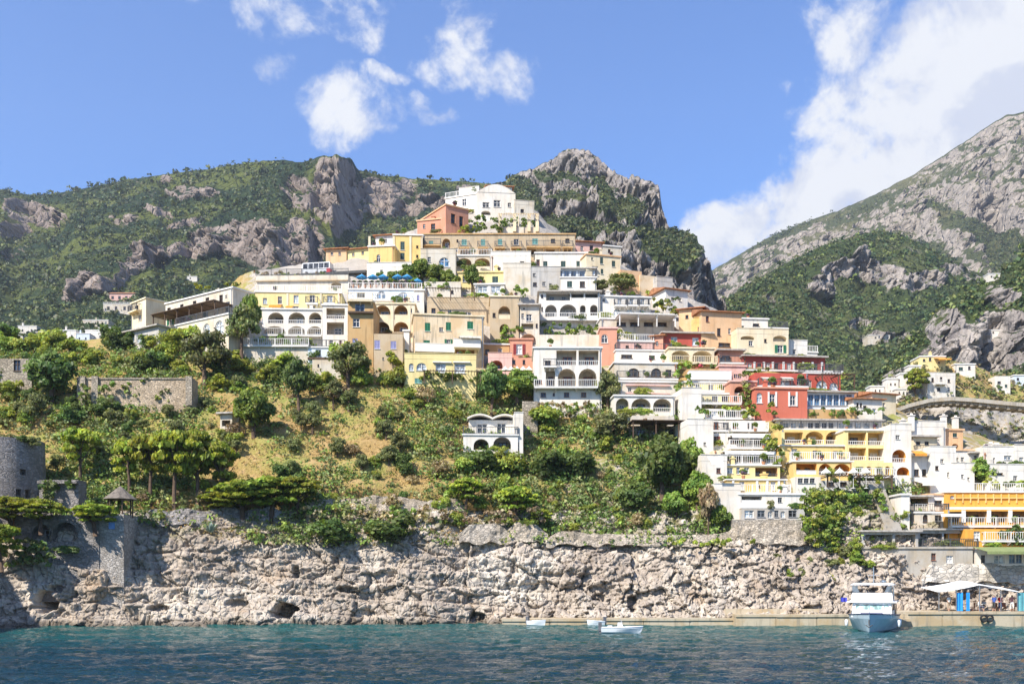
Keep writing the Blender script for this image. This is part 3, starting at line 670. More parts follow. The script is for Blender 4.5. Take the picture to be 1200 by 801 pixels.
def unit_pane(arched):
    m = MB()
    if arched:
        p = arch_pts(-.5, .5, 0, 1); pts = [(-.5, 0)]+p+[(.5, 0)]
    else: pts = [(-.5, 0), (-.5, 1), (.5, 1), (.5, 0)]
    m.poly([(x, .20, z) for x, z in reversed(pts)]); m.poly([(x, .23, z) for x, z in pts])
    n = len(pts)
    for k in range(n):
        a, b = pts[k], pts[(k+1) % n]; m.quad((a[0], .20, a[1]), (b[0], .20, b[1]), (b[0], .23, b[1]), (a[0], .23, a[1]))
    return m.mesh('window_pane')
def unit_shutter(side, op):
    """closed leaf over half the window, or open leaf folded against the wall"""
    m = MB(); x0, x1 = ((-.5, -.01) if side < 0 else (.01, .5)); y0, y1 = .03, .085
    if op:
        x0, x1 = ((-1.0, -.52) if side < 0 else (.52, 1.0)); y0, y1 = -.075, -.02
    m.box(x0, x0+.07, y0, y1, 0, 1); m.box(x1-.07, x1, y0, y1, 0, 1); m.box(x0+.07, x1-.07, y0, y1, 0, .07); m.box(x0+.07, x1-.07, y0, y1, .93, 1); m.box(x0+.07, x1-.07, y0, y1, .48, .53)
    for k in range(12):
        z = .08+k*.071
        if abs(z-.5) < .05: continue
        m.hexa([(x0+.07, y0+.012, z), (x1-.07, y0+.012, z), (x1-.07, y1-.01, z+.028), (x0+.07, y1-.01, z+.028), (x0+.07, y0+.012, z+.022), (x1-.07, y0+.012, z+.022), (x1-.07, y1-.01, z+.05), (x0+.07, y1-.01, z+.05)])
    return m.mesh('shutter')
UF = {a: unit_frame(a) for a in (False, True)}; UP = {a: unit_pane(a) for a in (False, True)}
US = {(s, o): unit_shutter(s, o) for s in (-1, 1) for o in (False, True)}
_mc = {}
def with_mat(me, mat):
    k = (me.name, mat.name)
    if k not in _mc: c = me.copy(); c.materials.clear(); c.materials.append(mat); _mc[k] = c
    return _mc[k]
# window styles: frame, pane, shutter material, shutters open, arched
WS = {'w': (TRIM, GLD, None, 0, 0), 'a': (TRIM, GLD, None, 0, 1), 'b': (WOODB, GLD, None, 0, 0), 'g': (TRIM, GLD, SHG, 0, 0), 't': (TRIM, GLD, SHT, 0, 0), 'T': (TRIM, GLD, SHK, 0, 0), 'G': (TRIM, GLD, SHG, 1, 0), 'B': (WOODB, GLD, SHB, 1, 0), 'c': (SHB, GLD, SHB, 0, 0),
      'R': (TRIM, CURT, SHR, 1, 0), 'v': (TRIM, GLB, SHL, 0, 0), 'p': (TRIM, GLP, None, 0, 0), 'P': (TRIM, GLP, None, 0, 1), 'q': (TRIM, CURT, None, 0, 0), 'u': (TRIM, GLB, None, 0, 0), 'U': (TRIM, GLB, None, 0, 1), 'k': (WOODD, GLD, None, 0, 0), 'K': (WOODD, GLD, None, 0, 1), 'x': (GREYM, GLD, None, 0, 0), 'y': (GREYM, GLB, None, 0, 0)}
wr = random.Random(5); ROOFS = []; FEET = []
def railing(m, u0, u1, y0, z, h, style, ret=None):
    """balcony front from u0 to u1 at depth y0, floor height z; ret: depth of side returns"""
    if style == 'solid':
        m.box(u0, u1, y0, y0+.12, z, z+h)
        if ret: m.box(u0, u0+.12, y0+.12, ret, z, z+h); m.box(u1-.12, u1, y0+.12, ret, z, z+h)
        m.box(u0-.03, u1+.03, y0-.03, y0+.15, z+h, z+h+.06)
        return
    t = .035 if style == 'iron' else .045; gap = .20 if style == 'iron' else .26
    m.box(u0, u1, y0, y0+.07, z+h-.07, z+h)
    m.box(u0, u1, y0+.005, y0+.06, z+.05, z+.10)
    n = max(2, int((u1-u0)/gap))
    for k in range(n+1):
        u = u0+.04+(u1-u0-.08)*k/n; m.box(u-t/2, u+t/2, y0+.01, y0+.055, z+.10, z+h-.07)
    n = max(1, int((u1-u0)/2.2))
    for k in range(n+1):
        u = u0+(u1-u0)*k/n; m.box(u-.05, u+.05, y0-.012, y0+.085, z, z+h+.03)
    if ret:
        for u in (u0, u1-.06):
            m.box(u, u+.06, y0+.09, ret, z+h-.07, z+h)
            n = max(1, int((ret-y0-.1)/gap))
            for k in range(n):
                yy = y0+.16+k*gap; m.box(u+.01, u+.05, yy, yy+t, z, z+h-.07)

class Bld:
    """one building; every measure below is taken in photo columns / rows on its own wall planes"""
    def __init__(s, name, label, x, y, cat='house', group=None, Y=None, dY=0):
        s.Y0 = (Yt(x, y) if Y is None else Y)-.6+dY; s.loc = P(x, y, s.Y0); s.root = empty(name, s.loc, label, cat, group); s.x, s.y = x, y
    def plane(s, xm, Y, yaw):
        s.C = Vector(((xm-CX)/F*Y, Y, 0)); s.a = R(yaw); s.ca, s.sa = math.cos(s.a), math.sin(s.a)
    def t(s, x):
        k = (x-CX)/F; return (k*s.C.y-s.C.x)/(s.ca-k*s.sa)
    def z(s, y, x): return H+(YH-y)/F*(s.C.y+s.t(x)*s.sa)
    def put(s, name, mb, mats, smooth=False, parent=None):
        o = mb.build(name, mats, s.root, s.C-s.loc, s.a, smooth); return o
    def win(s, x, y, w, h, st, depth=0.0, name='window'):
        fr, pn, shm, op, ar = WS[st]
        t0, t1 = s.t(x-w/2), s.t(x+w/2); z0, z1 = s.z(y+h/2, x), s.z(y-h/2, x)
        return s.win_at(t0, t1, z0, z1, st, depth, name)
    def win_at(s, t0, t1, z0, z1, st, depth=0.0, name='window'):
        fr, pn, shm, op, ar = WS[st]; wd, hh = t1-t0, z1-z0
        l = s.C+Vector((s.ca, s.sa, 0))*((t0+t1)/2)+Vector((-s.sa, s.ca, 0))*depth; l.z = z0
        o = link(name, with_mat(UF[bool(ar)], fr), (), s.root, l-s.loc, s.a, (wd, 1, hh))
        link('pane', with_mat(UP[bool(ar)], pn), (), o)
        if shm is not None:
            for sd in (-1, 1): link('shutter', with_mat(US[(sd, bool(op))], shm), (), o)
        return (t0, t1, z0, z1, bool(ar))
    def block(s, x0, x1, yt, yb, wall, yaw=0.0, wins=(), logs=(), bals=(), roof='flat', depth=None, dY=0.0, Y=None, inner=None, trim=None, base=2.4, name='wall', cor=.22, auto=True):
        """a storey block. wins: (style, x, y, w, h); logs: deep openings (style 'l' square / 'L' arched, x0, x1, y0, y1, inner window style or None, railing);
        bals: (x0, x1, row, railing, reach)"""
        xm = (x0+x1)/2; Yf = (Yt(xm, yb)-.6+dY) if Y is None else Y
        s.plane(xm, Yf, yaw); tL, tR = s.t(x0), s.t(x1); zb, zt = s.z(yb, xm), s.z(yt, xm); zb -= base
        if depth is None: depth = min(13, max(4.0, Yt(xm, yt)-Yf+1.2))
        inner = inner or wall; trim = trim or TRIM
        ops = []
        for (st, x, y, w, h) in wins:
            q = s.win(x, y, w, h, st); ops.append((*q, .22, None))
        LG = 1.5
        for lg in logs:
            st, a, b, y0, y1 = lg[:5]; ins = lg[5] if len(lg) > 5 else None; rail = lg[6] if len(lg) > 6 else None; dp = lg[7] if len(lg) > 7 else LG
            t0, t1 = s.t(a), s.t(b); z0, z1 = s.z(y1, (a+b)/2), s.z(y0, (a+b)/2)
            ops.append((t0, t1, z0, z1, st == 'L', dp, 1))
            if ins:
                hh = (y1-y0); n = 2 if (b-a) > hh*1.9 else 1
                for k in range(n):
                    xc = a+(b-a)*((k+.5)/n+(.08 if n == 1 else 0)); ww = min(hh*.62, (b-a)/n*.5)
                    s.win(xc, y1-hh*.36, ww, hh*.70, ins, dp-.24, 'door')
            if rail:
                m = MB(); railing(m, t0+.01, t1-.01, .06, z0, min(.9, (z1-z0)*.34), rail); s.put('railing', m, IRON if rail == 'iron' else trim)
        if auto and name == 'wall' and wall not in (RUBBLE, CONC, DRYSTONE, TOWERST) and zt-zb-base > 2.2:
            n = int((tR-tL)/2.3); zz = zb+base+.9
            while zz+1.6 < zt:
                for k in range(n):
                    u = tL+(k+.5)*(tR-tL)/n+wr.uniform(-.25, .25)
                    w2, h2 = wr.choice(((.45, 1.25), (.42, 1.1), (.3, .6), (.5, 1.5))); st = wr.choice(('w', 'k', 'T', 'p', 'x', 'w', 'G' if w2 > .4 else 'k', 'B' if w2 > .4 else 'w'))
                    ex = w2*(2.2 if st in 'GB' else 1.1)+.25
                    if u-ex < tL or u+ex > tR or wr.random() > .5: continue
                    if any(o[0]-ex < u < o[1]+ex and o[2]-.3 < zz+h2 and zz < o[3]+.35 for o in ops): continue
                    if any(s.t(bb[0])-.2 < u < s.t(bb[1])+.2 and zz < s.z(bb[2], xm)+1.1 and zz+h2 > s.z(bb[2], xm)-.4 for bb in bals): continue
                    ops.append((*s.win_at(u-w2, u+w2, zz, zz+h2, st), .22, None))
                zz += 2.9
        zt = max([zt]+[o[3]+.15 for o in ops]); tL = min([tL]+[o[0]-.08 for o in ops]); tR = max([tR]+[o[1]+.08 for o in ops]); zb = min([zb]+[o[2]-.05 for o in ops])
        m = MB(); us = sorted({tL, tR, *[o[0] for o in ops], *[o[1] for o in ops]}); zs = sorted({zb, zt, *[o[2] for o in ops], *[o[3] for o in ops]})
        for i in range(len(us)-1):
            for j in range(len(zs)-1):
                uc, zc = (us[i]+us[i+1])/2, (zs[j]+zs[j+1])/2
                if us[i+1]-us[i] < 1e-4 or zs[j+1]-zs[j] < 1e-4: continue
                if any(o[0] < uc < o[1] and o[2] < zc < o[3] for o in ops): continue
                m.quad((us[i], 0, zs[j]), (us[i+1], 0, zs[j]), (us[i+1], 0, zs[j+1]), (us[i], 0, zs[j+1]))
        for (t0, t1, z0, z1, ar, dp, deep) in ops:
            if ar:
                ap = arch_pts(t0, t1, z0, z1)
                for k in range(8):
                    c = (t0, 0, z1) if k < 4 else (t1, 0, z1)
                    m.tri((ap[k][0], 0, ap[k][1]), (ap[k+1][0], 0, ap[k+1][1]), c)
                m.tri((ap[4][0], 0, ap[4][1]), (t1, 0, z1), (t0, 0, z1)) if abs(ap[4][1]-z1) > 1e-3 else None
                out = [(t0, z0)]+ap+[(t1, z0)]
            else: out = [(t0, z0), (t0, z1), (t1, z1), (t1, z0)]
            for k in range(len(out)):
                a, b = out[k], out[(k+1) % len(out)]
                m.quad((a[0], 0, a[1]), (b[0], 0, b[1]), (b[0], dp, b[1]), (a[0], dp, a[1]), 1 if deep else 0)
            if deep: m.poly([(p[0], dp, p[1]) for p in reversed(out)], 1)
        D = depth
        m.quad((tL, 0, zb), (tL, 0, zt), (tL, D, zt), (tL, D, zb)); m.quad((tR, 0, zb), (tR, D, zb), (tR, D, zt), (tR, 0, zt)); m.quad((tL, D, zb), (tL, D, zt), (tR, D, zt), (tR, D, zb)); m.quad((tL, 0, zt), (tR, 0, zt), (tR, D, zt), (tL, D, zt))
        s.put(name, m, [wall, inner]); s.dim = (tL, tR, zb, zt, D)
        if roof == 'flat':
            r = MB(); r.box(tL-.16, tR+.16, -.16, D+.05, zt+.004, zt+cor); s.put('roof', r, trim)
        elif roof == 'slab':
            r = MB(); r.box(tL-.3, tR+.3, -.55, D+.1, zt+.004, zt+.2); s.put('roof', r, SLAB)
        elif roof == 'par':
            r = MB(); h = .75; r.box(tL-.02, tR+.02, -.02, .16, zt+.003, zt+h); r.box(tL-.02, tL+.16, .163, D, zt+.003, zt+h); r.box(tR-.16, tR+.02, .163, D, zt+.003, zt+h); r.box(tL-.08, tR+.08, -.08, .22, zt+h+.002, zt+h+.07); s.put('parapet', r, wall)
        elif roof == 'bal':
            r = MB(); r.box(tL-.14, tR+.14, -.14, D, zt+.003, zt+.18); s.put('cornice', r, trim)
            r = MB(); railing(r, tL, tR, 0, zt+.18, .95, 'balu'); s.put('balustrade', r, trim)
        elif roof == 'rail':
            r = MB(); r.box(tL-.14, tR+.14, -.14, D, zt+.003, zt+.18); s.put('cornice', r, trim)
            r = MB(); railing(r, tL, tR, 0, zt+.18, .95, 'iron', D*.6); s.put('railing', r, IRON)
        elif roof in ('tile', 'hip'):
            r = MB(); e = .45; hgt = min(2.2, D*.22, (tR-tL)*.2); c = .25*(tR-tL) if roof == 'hip' else -e*.0; q = D*.5
            a = [(tL-e, -e, zt+.02), (tR+e, -e, zt+.02), (tR+e, D+e, zt+.02), (tL-e, D+e, zt+.02)]
            p1, p2 = (tL-e+(c if roof == 'hip' else 0), q, zt+hgt), (tR+e-(c if roof == 'hip' else 0), q, zt+hgt)
            up = lambda p: (p[0], p[1], p[2]+.12)
            r.quad(up(a[0]), up(a[1]), up(p2), up(p1)); r.quad(up(a[2]), up(a[3]), up(p1), up(p2)); r.tri(up(a[1]), up(a[2]), up(p2)); r.tri(up(a[3]), up(a[0]), up(p1))
            r.quad(a[3], a[2], a[1], a[0])
            for i in range(4): r.quad(a[i], a[(i+1) % 4], up(a[(i+1) % 4]), up(a[i]))
            s.put('roof', r, TILE)
        elif roof == 'vault':
            r = MB(); n = 10; hgt = min(1.6, (tR-tL)*.22); pr = [(tL+(tR-tL)*k/n, zt+.01+hgt*math.sin(math.pi*k/n)) for k in range(n+1)]
            for k in range(n): a, b = pr[k], pr[k+1]; r.quad((a[0], -.05, a[1]), (b[0], -.05, b[1]), (b[0], D, b[1]), (a[0], D, a[1]))
            r.poly([(p[0], -.05, p[1]) for p in reversed(pr)]); r.poly([(p[0], D, p[1]) for p in pr]); s.put('roof', r, wall)
        for b in bals: s.balcony(*b, trim=trim)
        if auto and name == 'wall' and wall not in (RUBBLE, CONC) and zt-zb > 4 and tR-tL > 4:
            if wr.random() < .5:
                u = tL+.18 if wr.random() < .5 else tR-.26; q = MB(); q.box(u, u+.08, -.10, -.015, zb+.3, zt-.05); q.box(u-.05, u+.13, -.14, -.012, zt-.3, zt-.1); s.put('drainpipe', q, GREYM if wr.random() < .6 else TILE)
            if roof == 'flat' and wr.random() < .45: s.chimney(x0+(x1-x0)*wr.uniform(.15, .85), yt-2, wr.uniform(.5, 1.0), wr.uniform(.4, .7), wall)
            if roof in ('flat', 'par') and wr.random() < .3:
                u = tL+(tR-tL)*wr.uniform(.2, .8); q = MB(); hh = wr.uniform(1.2, 2.0); q.tube([(u, 1.5, zt), (u, 1.5, zt+hh)], .025, 5)
                for k in range(4): q.tube([(u-.35+.05*k, 1.5, zt+hh-.1-.14*k), (u+.35-.05*k, 1.5, zt+hh-.1-.14*k)], .014, 4)
                s.put('antenna', q, GREYM)
            if roof in ('bal', 'rail', 'par', 'flat'):
                for k in range(wr.choice((0, 1, 2, 2))):
                    w_p = s.C+Vector((s.ca, s.sa, 0))*(tL+(tR-tL)*wr.uniform(.08, .92))+Vector((-s.sa, s.ca, 0))*.75; w_p.z = zt+.23; ROOFS.append(w_p)
            for k in range(wr.choice((0, 0, 1, 1, 2))):
                u = tL+(tR-tL)*wr.uniform(.05, .95); w_p = s.C+Vector((s.ca, s.sa, 0))*u+Vector((-s.sa, s.ca, 0))*-.8; w_p.z = zb+base-.25; FEET.append((w_p, s.a))
        return s
    def balcony(s, x0, x1, y, style='iron', reach=1.1, trim=None):
        t0, t1 = s.t(x0), s.t(x1); z = s.z(y, (x0+x1)/2); m = MB()
        m.box(t0, t1, -reach, -.003, z-.2, z)
        n = max(2, int((t1-t0)/2.2))
        for k in range(n+1):
            u = t0+.1+(t1-t0-.35)*k/n; m.hexa([(u, -reach*.7, z-.3), (u+.15, -reach*.7, z-.3), (u+.15, -.003, z-.6), (u, -.003, z-.6), (u, -reach*.7, z-.201), (u+.15, -reach*.7, z-.201), (u+.15, -.003, z-.201), (u, -.003, z-.201)])
        o = s.put('balcony', m, trim or TRIM)
        m = MB(); railing(m, t0, t1, -reach, z+.003, .95, style, -.05)
        r = m.build('railing', IRON if style == 'iron' else (trim or TRIM), o)
    def awning(s, x0, x1, y, mat=None, reach=1.8, drop=.5):
        t0, t1 = s.t(x0), s.t(x1); z = s.z(y, (x0+x1)/2); m = MB()
        n = max(3, int((t1-t0)/.6))
        for k in range(n):
            a, b = t0+(t1-t0)*k/n, t0+(t1-t0)*(k+1)/n; sag = .04*(k % 2)
            m.hexa([(a, -reach, z-drop-sag), (b, -reach, z-drop), (b, -.01, z-.03), (a, -.01, z-.03), (a, -reach, z-drop+.03-sag), (b, -reach, z-drop+.03), (b, -.01, z), (a, -.01, z)])
            m.box(a+.01, b-.01, -reach-.02, -reach-.004, z-drop-.28, z-drop)
        s.put('awning', m, mat or CANVAS)
    def pergola(s, x0, x1, y, yfloor, reach=3.0, mat=None, solid=False):
        t0, t1 = s.t(x0), s.t(x1); z = s.z(y, (x0+x1)/2); zf = s.z(yfloor, (x0+x1)/2)-.3; mat = mat or WOODD; m = MB()
        n = max(2, int((t1-t0)/2.6))
        for k in range(n+1):
            u = t0+(t1-t0)*k/n; m.box(u-.07, u+.07, -reach, -reach+.14, zf, z); m.box(u-.05, u+.05, -reach-.2, .0, z+.003, z+.12)
        m.box(t0-.2, t1+.2, -reach-.02, -reach+.12, z+.123, z+.22)
        if solid: m.box(t0-.2, t1+.2, -reach-.3, .0, z+.224, z+.30)
        else:
            k = t0
            while k < t1: m.box(k-.03, k+.03, -reach-.25, .0, z+.224, z+.28); k += .42
        s.put('pergola', m, mat)
    def pilasters(s, xs_, y0, y1, w=.3, mat=None, out=.1):
        for x in xs_:
            m = MB(); t = s.t(x); m.box(t-w/2, t+w/2, -out, -.002, s.z(y1, x), s.z(y0, x)); s.put('pilaster', m, mat or TRIM)
    def ledge(s, x0, x1, y, mat=None, out=.25, th=.16):
        m = MB(); z = s.z(y, (x0+x1)/2); m.box(s.t(x0), s.t(x1), -out, -.002, z-th/2, z+th/2); s.put('ledge', m, mat or TRIM)
    def chimney(s, x, y, h=1.3, w=.6, mat=None):
        m = MB(); t = s.t(x); z = s.z(y, x); m.box(t-w/2, t+w/2, .6, .6+w, z-.4, z+h); m.box(t-w/2-.08, t+w/2+.08, .52, .68+w, z+h+.003, z+h+.12); m.box(t-w/4, t+w/4, .75, .9, z+h+.123, z+h+.35); s.put('chimney', m, mat or WHITE)
def row(st, xs_, y, w, h): return [(st, x, y, w, h) for x in xs_]
# ---------------------------------------------------------------- the town, upper left to lower right
# -- left hotel with the long oblique front
b = Bld('guest_house', 'cream cube house with plain peach side wall left of the long white hotel', 165, 388)
b.block(154, 171, 353, 388, CREAM, -42, [('k', 160, 361, 4, 6), ('w', 164, 372, 4, 7)], bals=[(156, 166, 365, 'iron', .9)], depth=9.5, roof='flat', trim=CREAM)
b = Bld('hotel', 'long cream hotel seen at an angle with arched lower windows and dark terrace canopy', 235, 398, 'hotel')
b.block(194, 273, 347, 380, OLDW, -34, row('k', [198], 365, 4, 9)+row('k', [213], 361, 4, 9)+row('k', [228], 357.5, 4, 10)+row('k', [243], 353.5, 4, 10)+row('k', [259], 350.5, 4, 10)+[('w', 205, 362.5, 2.2, 3), ('w', 265, 347, 2.2, 3)], depth=7, dY=-1)
b.pergola(200, 272, 368, 384, 3.2, WOODD, True)
b.block(206, 268, 375, 402, OLDW, -34, base=7, depth=6, wins= [('P', 213, 391, 8, 12), ('P', 227, 388, 10, 13), ('P', 242, 385.5, 8, 13), ('P', 257, 383, 10, 15)], bals=[], roof='rail', dY=-3)
b.ledge(206, 268, 397.5)
b = Bld('veranda', 'low white glazed veranda with slim posts beside the long cream hotel', 162, 403, 'veranda')
b.block(142, 186, 390, 404, GREYW, -34, row('p', [146.5, 154.5, 162.5, 170.5, 178.5], 397, 6, 10), depth=4, roof='slab')
# -- yellow hotel above the white loggias
b = Bld('hotel', 'cream yellow hotel with roof balustrade above the white double arcade', 349, 368, 'hotel')
b.block(299, 400, 343, 372, PALEY, 3, [('p', 310.5, 352.5, 5, 7), ('w', 328, 351.5, 5, 9), ('p', 347, 350.5, 6, 10), ('w', 366, 350.5, 6.5, 10), ('p', 386.5, 350.5, 6.5, 9), ('w', 346.7, 360.5, 7, 4), ('w', 366, 360.5, 7, 4)], roof='bal', bals=[(380, 393, 356, 'iron', .7), (359, 373, 356, 'iron', .7)], cor=.2)
b.awning(317, 331, 357, CANO, 1.4); b.awning(336, 344, 358, CANO, 1.2); b.pilasters([337, 376, 397], 344, 366, .3, CREAM)
b = Bld('villa', 'white villa with two tiers of wide arched loggias under the cream yellow hotel', 342, 400)
b.block(307, 380, 363, 399, WHITE, 2, logs=[('L', 314, 332.5, 366, 379, 'k', 'balu'), ('L', 338, 357.5, 366, 379, 'u', 'balu'), ('L', 362, 376.5, 366, 379, 'k', 'balu'), ('L', 309, 334.5, 382, 393.5, 'k', None), ('L', 337.5, 357.5, 382, 393.5, 'w', None), ('L', 360, 378, 382, 393.5, 'w', None)], inner=OLDW)
b.balcony(309, 378, 394, 'balu', 1.0)
b.block(297, 307, 384, 398, WHITE, 2, [('w', 301.5, 391, 3.2, 6)], depth=5, roof='flat', dY=-.4)
b = Bld('tower_house', 'narrow white house with stacked recessed balconies beside the brown faced house', 392, 420)
b.block(378, 407.5, 358, 408, WHITE, 2, [('w', 388, 401, 5, 6), ('b', 399, 401, 3, 5)], [('l', 382.5, 404, 361, 373.5, 'w', 'balu'), ('l', 383, 403, 377.5, 392, 'w', 'iron')], inner=OLDW)
b.block(361, 403.5, 407.5, 421, BLUEW, 2, row('x', [373, 390], 413.5, 6.5, 8), roof='rail', dY=-1.0)
b.ledge(361, 404, 420.3, WOODD, .4, .25)
b.block(366, 400, 421.5, 436, OLDW, 2, [('k', 373, 428, 2, 3)], roof='none', dY=-.2)
b = Bld('house', 'tall brown orange plastered house with small square windows beside the narrow white house', 422, 430)
b.block(408, 437.5, 354, 432, OCHRE, 2, [('x', 421.7, 360.5, 11, 9), ('w', 417.5, 378, 8, 10), ('v', 416, 401.5, 6, 10)], roof='flat', trim=CREAM)
b.ledge(408, 438, 366.5, WOODD, .5, .25); b.balcony(408, 437, 352.5, 'balu', .6, CREAM)
b = Bld('hotel', 'pale hotel with parasol roof terrace and tall cream arched loggias', 462, 432, 'hotel')
b.block(408.5, 494, 340, 358, BLUEW, 1, [('U', 447, 345.5, 11, 9), ('U', 472.5, 346.5, 12, 9), ('x', 423, 346, 10, 7), ('v', 490, 348, 3, 7)], roof='bal', bals=[(411, 437, 351, 'balu', .9), (440, 482, 352.5, 'balu', .8)], dY=-1.5)
b.block(437.6, 486, 356.5, 390.5, CREAM, 1, [('w', 481.5, 364, 3, 5)], [('L', 439, 457.5, 357.5, 374.5, 'x', 'solid'), ('L', 462, 477.8, 357.5, 374.5, 'x', 'solid'), ('L', 439, 456.5, 377, 389.8, 'w', None), ('L', 461.5, 478.5, 377, 389.8, 'w', None)], inner=OCHRE, dY=-.8, trim=CREAM)
b.ledge(437, 486, 390.2, TAN, .4); b.pilasters([438.2, 459.8, 479.8], 358, 390, .35, CREAM)
b.block(438, 472, 391, 432, TAN, 1, [('v', 442, 403.5, 6.5, 10), ('v', 461, 404, 6.5, 9), ('w', 449, 420, 2, 3)], roof='none', dY=-.6)
b.block(486, 497, 340.5, 372, WHITE, 1, [('v', 490, 349, 3, 7)], roof='flat', dY=-.5)
b = Bld('chimney_stack', 'slim white column rising against the streaked cream palazzo corner', 476, 421, 'chimney')
b.block(473, 479.5, 388, 421, WHITE, 0, [('v', 476, 416, 2.6, 4)], depth=2, dY=-.5)
# -- centre: streaked palazzo and its neighbours
b = Bld('palazzo', 'streaked cream palazzo with green shutters and a white balcony box', 528, 413)
b.block(485, 567, 370, 420, STREAK, 8, [('g', 501, 383, 6.3, 10), ('g', 525.5, 382.3, 6, 9.7), ('g', 551, 381, 7, 9), ('g', 500, 402.5, 7.5, 8), ('G', 525.5, 401.5, 4.5, 8)], [('l', 489, 531, 413.3, 419.7, 'k', None), ('l', 534, 556, 409.5, 420, 'K', None)], inner=OCHRE, roof='flat', trim=CREAM, depth=9, dY=-.5)
b.balcony(531, 562, 408.2, 'solid', 1.6); b.balcony(486, 532, 412.2, 'solid', 1.0); b.awning(537, 562, 395.5, CANVAS, 2.0, .25)
b = Bld('house', 'yellow house with arched windows and a vine pergola under the streaked palazzo', 515, 450)
b.block(474, 558, 421, 452, PALEY, 5, [('P', 482, 430, 5.5, 9), ('P', 494, 429.5, 12, 9), ('p', 516.5, 431, 12, 11), ('p', 539, 431.5, 13, 11), ('t', 490, 446, 8, 6)], roof='par', dY=-.6)
b.ledge(507, 529, 424.4); b.ledge(531, 551, 424.4); b.pergola(497, 562, 440.5, 451, 2.5)
b = Bld('house', 'long tan house with rooftop pergola and a big arched terrace end', 553, 402)
b.block(500, 575, 354.5, 372, TAN, 2, [('k', 508, 364, 5, 6), ('w', 527, 365, 4, 5), ('a', 548, 367, 9, 4)], roof='par', dY=-.5)
b.pergola(501, 556, 343.5, 354, 2.0)
b.block(574.5, 608, 348, 404, TAN, 2, [('k', 579, 369, 3.5, 5)], [('L', 584, 598, 358.5, 373.5, 'q', 'solid'), ('L', 585.5, 596.5, 379.5, 390, 'k', None)], roof='flat', trim=CREAM, inner=STREAK)
b = Bld('villa', 'small yellow villa with white glazed porch behind a round tree', 566, 348)
b.block(537, 591, 319.5, 334, PALEY, -2, [('w', 545, 327, 6, 7), ('T', 564, 327.5, 6, 7), ('T', 580.3, 327.5, 7, 7.5)], roof='flat', trim=PALEY)
b.block(556, 591, 333.6, 348, WHITE, -2, row('p', [565.5, 581], 339, 12, 8), roof='flat', dY=-.8)
b = Bld('house', 'narrow grey tan house with a stone arch left of the white arcaded villa', 620, 400)
b.block(609, 632, 358, 404, OLDW, 0, [('w', 620, 372, 6.5, 8), ('w', 612.5, 370, 3, 6), ('k', 629, 381.5, 2.4, 5), ('k', 614, 361.5, 2, 2)], [('L', 609.8, 628, 391, 403.8, None, None), ('l', 611, 625, 379, 385.5, None, 'iron', 1.0)], roof='slab')
b = Bld('house', 'salmon red house with dark red shutters and a pale curtained window', 610, 420)
b.block(597.5, 624, 398, 419, SALMON, 0, [('R', 608.5, 409, 7, 12)], roof='flat', trim=SALMON)
b.block(594, 624, 419, 430, SALMON, 0, [('k', 602, 424, 4, 5), ('k', 614, 424, 3, 5)], roof='none', dY=-.4)
b = Bld('house', 'small pink house with a wide arch above the parasol terrace', 585, 433)
b.block(572, 600, 419.5, 433, PINK, 0, logs=[('L', 574.5, 589, 422, 432, 'b', None)], inner=SALMON, roof='par')
b.block(560, 597, 404, 420, OCHRE, 4, [('k', 571, 412, 5, 6), ('w', 586, 411, 5, 6)], roof='flat', dY=1.5)
# -- top of the hill
b = Bld('villa', 'white hilltop villa with curved gables at the very top of the town', 565, 252)
b.block(559, 604, 226, 252, WHITE, 6, [('w', 569.5, 240, 8, 6), ('w', 582.5, 238.5, 8, 8), ('w', 597, 240, 4, 5)], [('L', 564, 575, 247, 251.8, None, None)], roof='vault', depth=10)
b.block(571, 600, 219, 227, WHITE, 6, roof='tile', dY=3, depth=6)
b.block(522, 560, 230, 252, WHITE, -22, [('w', 544, 237, 5, 8), ('a', 532, 243, 6, 6)], roof='bal', depth=8)
b.block(538, 561, 224, 232, WHITE, -16, [('w', 548, 228, 4, 4)], roof='par', dY=2.5, depth=6)
b.block(603, 626, 240, 256, OLDW, 10, [('k', 612, 247, 4, 4)], roof='par', depth=7)
b = Bld('pergola', 'cream garden pergola with tall pillars below the white hilltop villa', 610, 274, 'pergola')
b.block(583, 632, 266, 275, OLDW, 0, roof='none', dY=.6, depth=3)
b.pergola(585, 630, 254.5, 266, 1.2, CREAM); b.pilasters([586, 603, 620, 629.5], 252, 272, .55, CREAM, .5)
b = Bld('house', 'salmon pink corner house with dark tall windows above the long tan palazzo', 522, 273)
b.block(522.5, 549, 243.5, 274, SALMON, 34, [('k', 531, 256, 5, 11), ('k', 540.5, 259.5, 4.5, 12)], roof='flat', trim=PEACH, depth=9, dY=-1)
b.block(489, 521, 258, 274, SALMON, -14, [('k', 507.5, 267, 5, 10), ('w', 497, 265, 3, 5)], roof='flat', trim=PEACH, depth=5, dY=-1.2)
b = Bld('palazzo', 'long tan palazzo with teal shutters and a row of small balconies', 584, 312, 'palazzo')
tw = [('t', 505, 284.5, 5, 5), ('t', 544, 284, 6, 7), ('t', 566, 284, 5, 7.5), ('t', 586, 283.5, 5, 7), ('w', 605, 283.5, 6, 7), ('t', 627, 283, 6.5, 7), ('k', 648, 282, 5, 4.5), ('k', 665, 281.8, 5, 4.5), ('k', 536, 282, 2, 3)]
